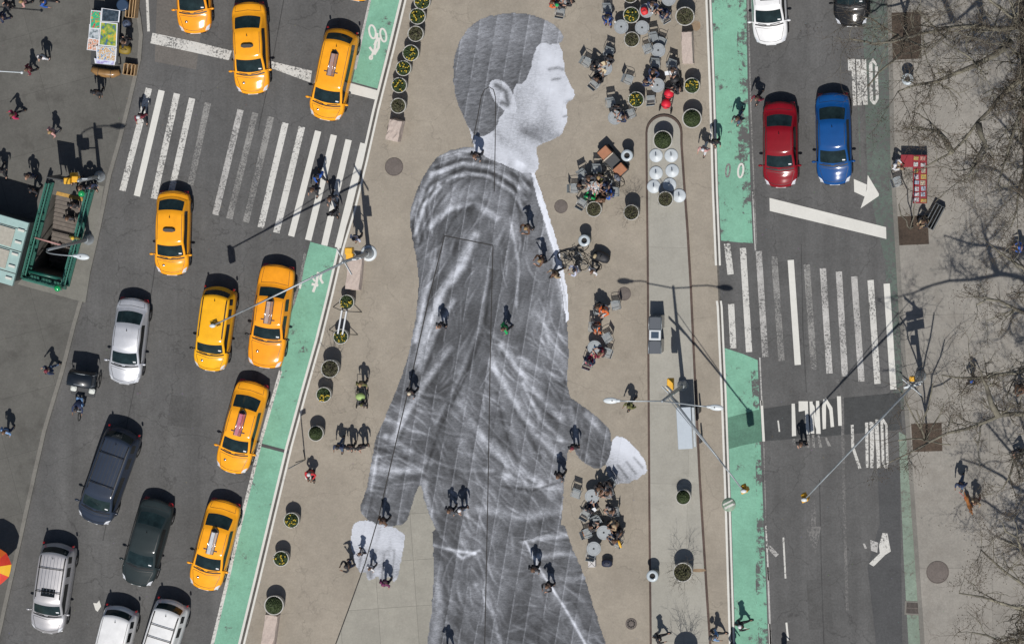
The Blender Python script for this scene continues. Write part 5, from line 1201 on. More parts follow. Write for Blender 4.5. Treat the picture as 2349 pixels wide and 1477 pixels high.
for poly, mt, z, lab in [([(209, 24), (232, 26), (230, 68), (206, 66)], print_mat('print_green_red', [(.5, .05, .03), (.02, .35, .2), (.02, .42, .16), (.6, .25, .04)], 0), .86, 'small bright green and red abstract print on the art stall'),
                    ([(205, 56), (228, 62), (226, 92), (203, 88)], print_mat('print_grey', [(.10, .12, .14), (.35, .4, .42), (.5, .52, .55)], 0), .83, 'grey toned print under the green and red one'),
                    ([(202, 88), (228, 91), (226, 118), (199, 115)], print_mat('print_orange_white', [(.6, .58, .55), (.55, .15, .03), (.65, .6, .55), (.1, .04, .03)], 0, 7), .82, 'small print with orange blotches at the left of the stall'),
                    ([(233, 19), (276, 25), (273, 52), (231, 50)], print_mat('print_dark_blue', [(.01, .02, .03), (.02, .04, .06), (.05, .07, .09)], 0), .92, 'dark blue framed print at the top of the stall'),
                    ([(230, 50), (270, 54), (268, 109), (226, 105)], print_mat('print_meadow', [(.05, .12, .25), (.14, .24, .03), (.24, .34, .05), (.30, .36, .08), (.6, .38, .03)], 0, 4), .94, 'large green meadow print with yellow blooms on the stall'),
                    ([(220, 106), (268, 110), (266, 142), (222, 138)], print_mat('print_mixed', [(.1, .2, .4), (.6, .58, .5), (.5, .25, .05), (.55, .6, .65)], 0, 6), .84, 'stack of mixed small prints at the lower end of the stall'),
                    ([(216, 134), (265, 140), (263, 150), (218, 146)], print_mat('print_lilac', [(.3, .25, .5), (.55, .6, .75)], 0), .80, 'pale lilac print at the bottom edge of the stall')]:
    c_ = [at(x, y, z+.13) for x, y in poly]; ce = sum(c_, Vector())/4; tt = thing('art_print', lab, 'picture', ce)
    MB().poly([(v.x-ce.x, v.y-ce.y) for v in c_], -.012, .012).build('frame', m_fr, tt)
    MB().poly([((v.x-ce.x)*.88, (v.y-ce.y)*.91) for v in c_], .012, .016).build('picture', mt, tt)
p = at(243, 166, .3); p.z = .13; t = thing('rolled_cover', 'brown rolled leather like cover at the lower end of the art stall', 'roll', p, R(-6)); b = MB(); b.tube([(-.72, .1, .22), (-.4, -.02, .22), (0, -.05, .22), (.4, -.04, .22), (.72, .08, .22)], [.16, .22, .23, .22, .16], 14); b.build('roll', mat('brown_wrap', (.27, .15, .055), .35, coat=.3, var=.25), t)
for x in (-.35, .3): b = MB(); b.tube([(x, -.05+.24*math.cos(k*.52), .22+.24*math.sin(k*.52)) for k in range(12)], .014, 5, closed=True); b.build('strap', m_dark, t)
def crate(px, py, L, W, H, rz, col, label, z=.13):
    p = at(px, py, H+z); p.z = z; t = thing('wooden_rack', label, 'rack', p, R(rz)); m_ = mat(col[0], col[1], .7, var=.2)
    for x in (-L/2, -L/6, L/6, L/2-.04): b = MB(); b.box(x, -W/2, .02, x+.04, W/2, H); b.build('panel', m_, t)
    b = MB(); b.box(-L/2, -W/2-.02, 0, L/2, -W/2, H*.9); b.box(-L/2, W/2, 0, L/2, W/2+.02, H*.9); b.build('frame', m_, t)
    return t
crate(296, 160, .62, .55, .55, -8, ('raw_wood', (.42, .27, .13)), 'small wooden rack beside the brown roll')
crate(300, 14, .5, 1.2, .8, -6, ('raw_wood', (.42, .27, .13)), 'taller wooden rack at the top edge beside the blue barrel')
p = at(281, 12, 1.0); p.z = .13; t = thing('barrel', 'dark blue barrel at the top end of the art stall', 'barrel', p); b = MB(); b.lathe([(.3, 0), (.32, .1), (.33, .45), (.32, .85), (.3, .92), (.26, .93)], 24); b.build('drum', mat('barrel_blue', (.02, .045, .09), .35, coat=.3), t); b = MB(); b.lathe([(.315, .3), (.345, .32), (.315, .34)], 24, cap=False); b.lathe([(.315, .6), (.345, .62), (.315, .64)], 24, cap=False); b.build('hoop', m_dark, t)
def bag(px, py, L, W, H, rz, col, label, nm='bag', z=.004, cat='bag', handle=True):
    p = at(px, py, H+z); p.z = z; t = thing(nm, label, cat, p, R(rz)); b = MB(); b.ball((0, 0, H*.5), .5, sc_=(L, W, H), nu=14, nv=10)
    for v in b.v: v.z = min(max(v.z, 0), H*.93); v.x = max(min(v.x, L*.42), -L*.42); v.y = max(min(v.y, W*.42), -W*.42)
    b.build('bag_body', mat(col[0], col[1], .6, var=.15), t)
    if handle: b = MB(); b.tube([(-L*.2, 0, H*.9), (-L*.1, 0, H*1.15), (L*.1, 0, H*1.15), (L*.2, 0, H*.9)], .015, 5); b.build('handle', m_dark, t)
    return t
bag(283, 114, .8, .6, .5, -10, ('olive_yellow', (.22, .15, .015)), 'olive yellow bag beside the art stall', z=.13)
bag(288, 54, .5, .5, .5, 20, ('blue_grey_bag', (.05, .07, .12)), 'blue grey bag right of the dark print', z=.13)
bag(274, 92, .4, .4, .4, 20, ('black_bag', (.015, .015, .017)), 'black bag between the meadow print and the olive bag', z=.13)
bag(1477, 26, .42, .5, .35, 20, ('red_bag', (.62, .025, .03)), 'bright red bag lying on the grey table at the top edge', z=.74)
bag(1391, 1292, .66, .5, .55, 0, ('navy_luggage', (.015, .02, .045)), 'navy suitcase at the lower end of the cafe group', nm='suitcase', cat='luggage')
p = at(1357, 1292, .45); p.z = .004; t = thing('box', 'small white wire topped box beside the navy suitcase', 'box', p); MB().box(-.19, -.2, 0, .19, .2, .42, bev=.02).build('box_body', mat('box_white', (.5, .48, .47), .6), t); b = MB(); b.strip([(-.17, -.17), (.17, .17)], .02, .424); b.strip([(-.17, .17), (.17, -.17)], .02, .426); b.build('wire_cross', m_dark, t)
bag(1338, 1224, .34, .3, .3, 30, ('rust_bag', (.30, .11, .03)), 'rust brown bag under the chair of the lower cafe group'); bag(1344, 454, .3, .36, .3, 20, ('emerald_bag', (.02, .22, .12)), 'emerald green bag below the crowded table')
bag(1421, 1248, .16, .5, .3, 20, ('yellow_scarf', (.75, .42, .04)), 'yellow scarf hanging over the back of a chair', nm='scarf', cat='scarf', z=.7, handle=False)
bag(1378, 590, .62, 1.05, .72, 65, ('dark_luggage', (.018, .019, .024)), 'large dark luggage bundle right of the parked bicycles', nm='luggage_bundle', cat='luggage')
bag(1364, 588, .3, .2, .2, 65, ('tan_pouch', (.35, .28, .17)), 'tan pouch on top of the dark luggage bundle', nm='pouch', z=.66, handle=False)
bag(1415, 408, .3, .5, .4, 40, ('grey_sack', (.12, .13, .16)), 'grey sack inside the brown cart', z=.6)
# brown cart
p = at(1404, 370, .8); p.z = .004; t = thing('vendor_cart', 'brown wooden cart behind the crowded cafe table', 'cart', p, R(-48)); m_cart = mat('terracotta_boards', (.33, .135, .065), .6, var=.15)
for x0, x1 in ((-.85, -.30), (.35, .85)): b = MB(); b.box(x0, -.3, .55, x1, .3, .78, bev=.02); b.build('box', m_cart, t)
b = MB(); b.box(-.32, -.32, .76, -.26, .32, .84); b.build('rail', mat('cream_rail', (.5, .42, .33), .6), t); b = MB(); b.box(-.9, -.33, .35, .9, .33, .53, bev=.02); b.build('tray', m_dark, t)
for s in (-1, 1):
    for x in (-.6, .6): M = Matrix.Translation((x, s*.34, .22)) @ Matrix.Rotation(math.pi/2, 4, 'X'); b = MB(); b.lathe([(.1, -.03), (.22, -.03), (.22, .03), (.1, .03)], 18, M=M, cap=False); b.build('wheel', m_tyre, t)
# red double stroller
p = at(1530, 228, .8); p.z = .004; t = thing('stroller', 'red double stroller with two hoods beside the cafe tables', 'stroller', p, R(-105)); m_red = mat('stroller_red', (.66, .012, .035), .6, var=.08)
for x in (-.30, .26): b = MB(); b.ball((x, 0, .62), .27, sc_=(1.0, .95, .9), nu=16, nv=10); b.build('hood', m_red, t); b = MB(); b.tube([(x+.16, -.24, .62), (x+.16, -.12, .81), (x+.16, .12, .81), (x+.16, .24, .62)], .016, 5); b.build('hood_rib', m_dark, t)
b = MB(); b.tube([(-.6, -.26, 1.0), (-.2, -.27, .5), (.62, -.26, .2)], .018, 6); b.tube([(-.6, .26, 1.0), (-.2, .27, .5), (.62, .26, .2)], .018, 6); b.tube([(-.6, -.26, 1.0), (-.6, .26, 1.0)], .02, 6); b.tube([(.1, -.26, .35), (.1, .26, .35)], .018, 6); b.build('frame', m_dark, t)
for x in (-.45, .6):
    for s in (-1, 1): M = Matrix.Translation((x, s*.31, .14)) @ Matrix.Rotation(math.pi/2, 4, 'X'); b = MB(); b.lathe([(.05, -.025), (.14, -.025), (.14, .025), (.05, .025)], 16, M=M, cap=False); b.build('wheel', m_tyre, t)
# tandem strollers by the left planters
def pram(px, py, rz, lab, col):
    p = at(px, py, .7); p.z = .004; t = thing('stroller', lab, 'stroller', p, R(rz)); b = MB(); b.ball((-.05, 0, .62), .26, sc_=(.8, 1.0, .8), nu=14, nv=8); b.build('hood', mat(col[0], col[1], .6), t)
    b = MB(); b.box(-.05, -.2, .38, .42, .2, .5, bev=.04); b.build('seat', m_dark, t); b = MB(); b.tube([(-.55, -.24, .98), (-.1, -.25, .5), (.5, -.2, .15)], .016, 5); b.tube([(-.55, .24, .98), (-.1, .25, .5), (.5, .2, .15)], .016, 5); b.tube([(-.55, -.24, .98), (-.55, .24, .98)], .016, 5); b.build('frame', m_dark, t)
    for x in (-.3, .5):
        for s in (-1, 1): M = Matrix.Translation((x, s*.28, .12)) @ Matrix.Rotation(math.pi/2, 4, 'X'); b = MB(); b.lathe([(.04, -.02), (.12, -.02), (.12, .02), (.04, .02)], 14, M=M, cap=False); b.build('wheel', m_tyre, t)
    return t
pram(826, 912, -92, 'dark stroller with a pale green hood pushed down the plaza', ('stroller_hood_green', (.32, .45, .16)))
pram(1548, 186, -85, 'black pushchair standing above the red stroller', ('stroller_hood_black', (.02, .02, .022)))
# craft table on right sidewalk
p = at(2110, 410, .75); p.z = .13; t = thing('craft_table', 'long red clothed table of small crafts on the right sidewalk', 'stall', p, 0); m_cloth = mat('red_cloth', (.24, .018, .028), .8, var=.12)
b = MB(); b.box(-.36, -1.28, .68, .36, 1.23, .73, bev=.015); b.box(-.36, -1.28, .3, -.345, 1.23, .69); b.box(.345, -1.28, .3, .36, 1.23, .69); b.build('tablecloth', m_cloth, t); b = MB(); b.box(-.98, .60, .672, -.35, 1.25, .722, bev=.015); b.build('side_cloth', m_cloth, t)
for x in (-.3, .3):
    for y in (-1.2, 1.15): MB().box(x-.02, y-.02, 0, x+.02, y+.02, .68).build('leg', m_dark, t)
rr = random.Random(4)
cols = [('craft_white', (.6, .6, .6)), ('craft_gold', (.5, .33, .06)), ('craft_salmon', (.55, .22, .18)), ('craft_cream', (.5, .42, .3)), ('craft_bluewhite', (.42, .5, .62))]
for i in range(8):
    for j in range(2):
        c_ = cols[rr.randrange(5)]; x = -.17+j*.36+rr.uniform(-.03, .03); y = 1.05-i*.31+rr.uniform(-.03, .03); w_ = rr.uniform(.10, .15); h_ = rr.uniform(.09, .13)
        tt = thing('craft_tray', 'x', 'tray', p+Vector((x, y, .735)), rr.uniform(-.1, .1), 'small craft trays on the red table')
        tt['label'] = '%s craft tray, %s row from the top of the red table' % (c_[0].split('_')[1].replace('bluewhite', 'blue')+(' left' if j == 0 else ' right'), ['first', 'second', 'third', 'fourth', 'fifth', 'sixth', 'seventh', 'eighth'][i])
        MB().box(-w_, -h_, 0, w_, h_, .03, bev=.008).build('tray', mat(c_[0], c_[1], .6, vscale=14, col2=tuple(v*.45 for v in c_[1])), tt)
        b = MB()
        for k in range(7): b.ball((rr.uniform(-w_, w_)*.75, rr.uniform(-h_, h_)*.7, .035), .022, nu=6, nv=4)
        q = b.build('trinkets', mat('trinket_'+str(rr.randrange(3)), (rr.uniform(.1, .5), rr.uniform(.1, .4), rr.uniform(.1, .3)), .5), tt); q['kind'] = 'stuff'
p = at(2078, 370, .76); tt = thing('plate', 'round white plate on the side flap of the red table', 'plate', p); MB().lathe([(.05, 0), (.17, .02), (.15, .015), (0, .008)], 20, cap=False).build('dish', m_fr, tt)
crate(2143, 497, .55, 1.3, .5, -28, ('wire_grey', (.10, .11, .12)), 'leaning dark wire rack of goods by the tree pit')
p = at(2060, 416, .45); p.z = .13; o = place('chair', make_chair, p, R(20), 'chair frame left of the red craft table', 'grey slatted cafe chairs')
# litter bin near top right
p = at(2082, 182, .9); p.z = .13; o = place('bin', make_bin, p, 0, 'dark litter bin on the right sidewalk near the top tree pit', 'round litter bins')
# big umbrella bottom left
p = at(-22, 1300, 2.3); p.z = .13; t = thing('parasol', 'red and yellow panelled parasol at the lower left edge', 'parasol', p); n = 10; Rr = 1.05
for k in range(n):
    a0_, a1_ = 2*math.pi*k/n+.1, 2*math.pi*(k+1)/n+.1; vs = [(0, 0, 2.5)]
    for q in range(1, 5):
        for a in (a0_, (a0_+a1_)/2, a1_): rd = Rr*q/4*(1 if a != (a0_+a1_)/2 else .965); vs.append((rd*math.cos(a), rd*math.sin(a), 2.5-.5*(q/4)**1.5))
    fs = [(0, 1, 2), (0, 2, 3)]+[(1+3*q+i, 4+3*q+i, 5+3*q+i, 2+3*q+i) for q in range(3) for i in range(2)]
    b = MB(); b.add(vs, fs); b.build('canopy_panel', mat('parasol_yellow', (.75, .42, .02), .6) if k == 9 else mat('parasol_orange', (.68, .13, .015), .6) if k % 3 == 1 else mat('parasol_red', (.55, .035, .015), .6, var=.1), t)
b = MB(); b.tube([(0, 0, 0), (0, 0, 2.58)], .025, 8); b.build('pole', m_galv, t)
# ================= people =================
def skin_obj(chains, root=0):
    """chains: list of polylines [(key|co, r)...]; shared keys join. returns mesh"""
    verts = []; keys = {}; rad = []; edges = []
    for ch in chains:
        prev = None
        for k, co, r in ch:
            if k in keys: i = keys[k]
            else: i = len(verts); keys[k] = i; verts.append(co); rad.append(r)
            if prev is not None and (prev, i) not in edges: edges.append((prev, i))
            prev = i
    bm = bmesh.new(); ly = bm.verts.layers.skin.verify(); vs = [bm.verts.new(v) for v in verts]
    for v, r in zip(vs, rad): v[ly].radius = (r, r)
    vs[root][ly].use_root = True
    for a, b in edges: bm.edges.new((vs[a], vs[b]))
    me = bpy.data.meshes.new('sk'); bm.to_mesh(me); bm.free()
    o = bpy.data.objects.new('sk', me); COL.objects.link(o); o.modifiers.new('k', 'SKIN').use_smooth_shade = True; s = o.modifiers.new('s', 'SUBSURF'); s.levels = 1
    ev = bpy.data.meshes.new_from_object(o.evaluated_get(bpy.context.evaluated_depsgraph_get())); bpy.data.objects.remove(o); return ev
V = Vector
def pose(name):
    P_ = dict(pel=V((0, 0, .95)), ch=V((.01, 0, 1.30)), nk=V((.02, 0, 1.47)), hd=V((.05, 0, 1.60)))
    def arm(s, el, wr): P_['el%d' % s] = V(el); P_['wr%d' % s] = V(wr)
    def leg(s, kn, an, to): P_['kn%d' % s] = V(kn); P_['an%d' % s] = V(an); P_['to%d' % s] = V(to)
    if name == 'stride':
        leg(1, (.23, .10, .52), (.36, .10, .10), (.52, .11, .04)); leg(-1, (-.05, -.10, .48), (-.38, -.10, .16), (-.27, -.11, .03)); arm(1, (-.16, .25, 1.14), (-.10, .25, .90)); arm(-1, (.12, -.25, 1.13), (.30, -.22, .98))
    elif name == 'step':
        leg(-1, (.16, -.10, .52), (.22, -.10, .09), (.38, -.11, .04)); leg(1, (.02, .10, .50), (-.18, .10, .12), (-.05, .11, .03)); arm(-1, (-.10, -.27, 1.13), (-.02, -.27, .89)); arm(1, (.06, .27, 1.12), (.20, .25, .94))
    elif name == 'stand':
        leg(1, (.02, .11, .50), (0, .12, .09), (.15, .14, .04)); leg(-1, (.02, -.11, .50), (0, -.12, .09), (.15, -.14, .04)); arm(1, (0, .28, 1.13), (.06, .28, .89)); arm(-1, (.0, -.28, 1.13), (.18, -.20, 1.02))
    elif name == 'photo':
        leg(1, (.02, .13, .50), (-.05, .16, .09), (.10, .19, .04)); leg(-1, (.04, -.13, .50), (.06, -.16, .09), (.21, -.19, .04)); arm(1, (.16, .30, 1.24), (.30, .13, 1.50)); arm(-1, (.16, -.30, 1.24), (.30, -.13, 1.50))
    elif name == 'sit':
        P_.update(pel=V((-.02, 0, .54)), ch=V((.0, 0, .90)), nk=V((.03, 0, 1.07)), hd=V((.08, 0, 1.20)))
        leg(1, (.42, .12, .52), (.44, .13, .09), (.59, .14, .04)); leg(-1, (.42, -.12, .52), (.36, -.13, .09), (.51, -.14, .04)); arm(1, (.08, .28, .74), (.34, .16, .80)); arm(-1, (.10, -.27, .74), (.34, -.10, .82))
    elif name == 'ride':
        P_.update(pel=V((-.22, 0, .93)), ch=V((.08, 0, 1.22)), nk=V((.20, 0, 1.36)), hd=V((.27, 0, 1.47)))
        leg(1, (.16, .10, .72), (.0, .11, .32), (.14, .12, .26)); leg(-1, (.20, -.10, .84), (.04, -.11, .48), (.18, -.12, .42)); arm(1, (.26, .27, 1.12), (.48, .25, 1.04)); arm(-1, (.26, -.27, 1.12), (.48, -.25, 1.04))
    return P_
def make_person(name):
    p = pose(name); pel, ch, nk, hd = p['pel'], p['ch'], p['nk'], p['hd']; up = (ch-pel).normalized(); C = []
    waist = pel.lerp(ch, .35); C.append([('pel', pel, .13), ('waist', waist, .115), ('ch', ch, .13), ('nk', nk, .055), ('hd', hd, .088), ('top', hd+V((-.012, 0, .085)), .072)])
    fw = V((1, 0, 0)); C.append([('hd', hd, .088), ('nose', hd+V((.115, 0, -.01)), .017)])
    C.append([('hd', hd, .088), ('chin', hd+V((.065, 0, -.09)), .034)])
    sh = {}
    for s in (1, -1):
        shp = ch+V((0, .185*s, .085)); sh[s] = shp; hp = pel+V((0, .095*s, -.03)); el, wr = p['el%d' % s], p['wr%d' % s]; kn, an, to = p['kn%d' % s], p['an%d' % s], p['to%d' % s]
        C.append([('ch', ch, .13), ('sh%d' % s, shp, .056), ('el%d' % s, el, .041), ('wr%d' % s, wr, .028)])
        d = (wr-el).normalized(); side = d.cross(V((0, s, 0)) if abs(d.y) < .9 else V((0, 0, 1))); side = V((1, 0, 0))-d*d.x
        if side.length < .3: side = V((0, 0, 1))-d*d.z
        side.normalize(); pn = d.cross(side).normalized()
        palm = wr+d*.075; C.append([('wr%d' % s, wr, .028), ('pm%d' % s, palm, .032)])
        for i, (o_, ln) in enumerate(((-.03, .070), (-.010, .082), (.010, .076), (.028, .060))):
            b0 = palm+side*o_*1.0+d*.03; m1 = b0+d*ln*.5+pn*.006*s; e1 = b0+d*ln*.85+pn*.026*s
            C.append([('pm%d' % s, palm, .032), ('f%d%d' % (s, i), b0, .010), ('g%d%d' % (s, i), m1, .009), ('h%d%d' % (s, i), e1, .008)])
        C.append([('pm%d' % s, palm, .032), ('tb%d' % s, palm+side*-.045-d*.02, .011), ('tc%d' % s, palm+side*-.060+d*.02, .010), ('td%d' % s, palm+side*-.058+d*.045, .008)])
        C.append([('pel', pel, .13), ('hp%d' % s, hp, .085), ('kn%d' % s, kn, .056), ('cf%d' % s, kn.lerp(an, .35), .052), ('an%d' % s, an, .035), ('to%d' % s, to, .034)])
    body = skin_obj(C)
    J = [[('pel', pel+up*-.02, .152), ('w', waist, .145), ('ch', ch, .152), ('nk', nk-up*.055, .075)]]
    for s in (1, -1): J.append([('ch', ch, .152), ('s%d' % s, sh[s], .074), ('e%d' % s, p['el%d' % s], .058), ('x%d' % s, p['el%d' % s].lerp(p['wr%d' % s], .9), .043)])
    jacket = skin_obj(J)
    T_ = []
    for s in (1, -1):
        kn, an = p['kn%d' % s], p['an%d' % s]; T_.append([('pel', pel+V((0, 0, -.02)), .145), ('h%d' % s, pel+V((0, .095*s, -.04)), .100), ('k%d' % s, kn, .072), ('a%d' % s, kn.lerp(an, .9), .056)])
    trous = skin_obj(T_)
    t = thing('person', 'x', 'person')
    # eyes belong to the body mesh
    bm = bmesh.new(); bm.from_mesh(body); n0 = len(bm.faces)
    for s in (1, -1):
        r = bmesh.ops.create_uvsphere(bm, u_segments=8, v_segments=6, radius=.013, matrix=Matrix.Translation(hd+V((.078, .034*s, .012))))
        for v in r['verts']:
            for f_ in v.link_faces: f_.material_index = 1
        r = bmesh.ops.create_uvsphere(bm, u_segments=8, v_segments=6, radius=.028, matrix=Matrix.Translation(hd+V((-.005, .088*s, 0))) @ Matrix.Diagonal((1, .4, 1.2, 1)))
    r = bmesh.ops.create_uvsphere(bm, u_segments=8, v_segments=5, radius=.02, matrix=Matrix.Translation(hd+V((.086, 0, -.052))) @ Matrix.Diagonal((.4, 1.2, .4, 1)))
    for v in r['verts']:
        for f_ in v.link_faces: f_.material_index = 2
    bm.to_mesh(body); bm.free(); body.name = 'body'
    for f_ in body.polygons: f_.use_smooth = True
    body.materials.clear()
    for m_ in (m_skin, m_irond, mat('lips', (.32, .12, .10), .5)): body.materials.append(m_)
    def ob(nm, me, m_):
        me.materials.clear(); me.materials.append(m_); me.name = nm; o = bpy.data.objects.new(nm, me); COL.objects.link(o); o.parent = t; return o
    o = bpy.data.objects.new('body', body); COL.objects.link(o); o.parent = t
    ob('jacket', jacket, m_irond); ob('trousers', trous, m_irond)
    b = MB(); c = hd+V((-.022, 0, .03)); b.ball(c, .112, sc_=(1.0, .92, 1.05), nu=16, nv=10)
    for v in b.v:
        if v.z < c.z-.02: v.z = c.z-.02-(0.05 if v.x < c.x else 0); 
        if v.x > c.x+.075: v.x = c.x+.075
    b.build('hair', m_irond, t)
    for s in (1, -1):
        an, to = p['an%d' % s], p['to%d' % s]; d = (to-an); d.z = 0; d.normalize(); M = Matrix.Translation(an+V((0, 0, -.06))+d*.06) @ d.to_track_quat('X', 'Z').to_matrix().to_4x4(); b = MB(); b.ball((0, 0, 0), .14, sc_=(1.0, .42, .40), nu=12, nv=8, M=M); b.build('shoe', m_trim, t)
    return t
m_skin = mat('skin', (.42, .25, .18), .55); m_skin2 = mat('skin_brown', (.20, .11, .07), .55)
FC = {'blk': (.024, .024, .029), 'char': (.055, .056, .065), 'navy': (.022, .034, .08), 'blue': (.02, .10, .42), 'lblue': (.18, .32, .55), 'white': (.62, .62, .64), 'lav': (.48, .50, .62), 'red': (.50, .03, .04), 'burg': (.16, .02, .035), 'mag': (.45, .03, .10),
      'pink': (.55, .30, .28), 'green': (.01, .36, .10), 'olive': (.14, .14, .05), 'tan': (.36, .27, .17), 'brown': (.11, .06, .035), 'grey': (.20, .20, .21), 'purp': (.16, .03, .10), 'orange': (.62, .13, .03), 'cream': (.55, .48, .36), 'jean': (.07, .11, .19), 'yel': (.6, .4, .04), 'blond': (.30, .20, .09)}
def fab(c): return mat('fabric_'+c, FC[c], .9, var=.18, vscale=14)
def person(px, py, ang, ps, jk, tr, hr, label, z0=.004, hb=None, bulk=1.0, skin=None):
    """px,py: where head and shoulders show; ang: heading, degrees anticlockwise from picture right"""
    h = 1.15 if ps == 'sit' else 1.5
    p = at(px, py, h+z0); p.z = z0
    a = R(ang)
    sc_ = hb or random.uniform(.96, 1.04)
    k = ('person', ps)
    if k not in FIRST: make_and = make_person(ps); FIRST[k] = make_and; o = make_and; o.location = p; o.rotation_euler = (0, 0, a); o['label'] = label; 
    else: o = dup(FIRST[k], p, a, label)
    o.scale = (sc_, sc_*bulk, sc_); o['category'] = 'person'
    for c in o.children:
        n = c.name.split('.')[0]
        mt = {'jacket': fab(jk), 'trousers': fab(tr), 'hair': mat('hair_'+hr, FC[hr], .7, var=.2)}.get(n)
        if n == 'body': mt = skin or (m_skin if random.random() < .7 else m_skin2)
        if mt is None: continue
        c.material_slots[0].link = 'OBJECT'; c.material_slots[0].material = mt
    return o
SWZ = .13
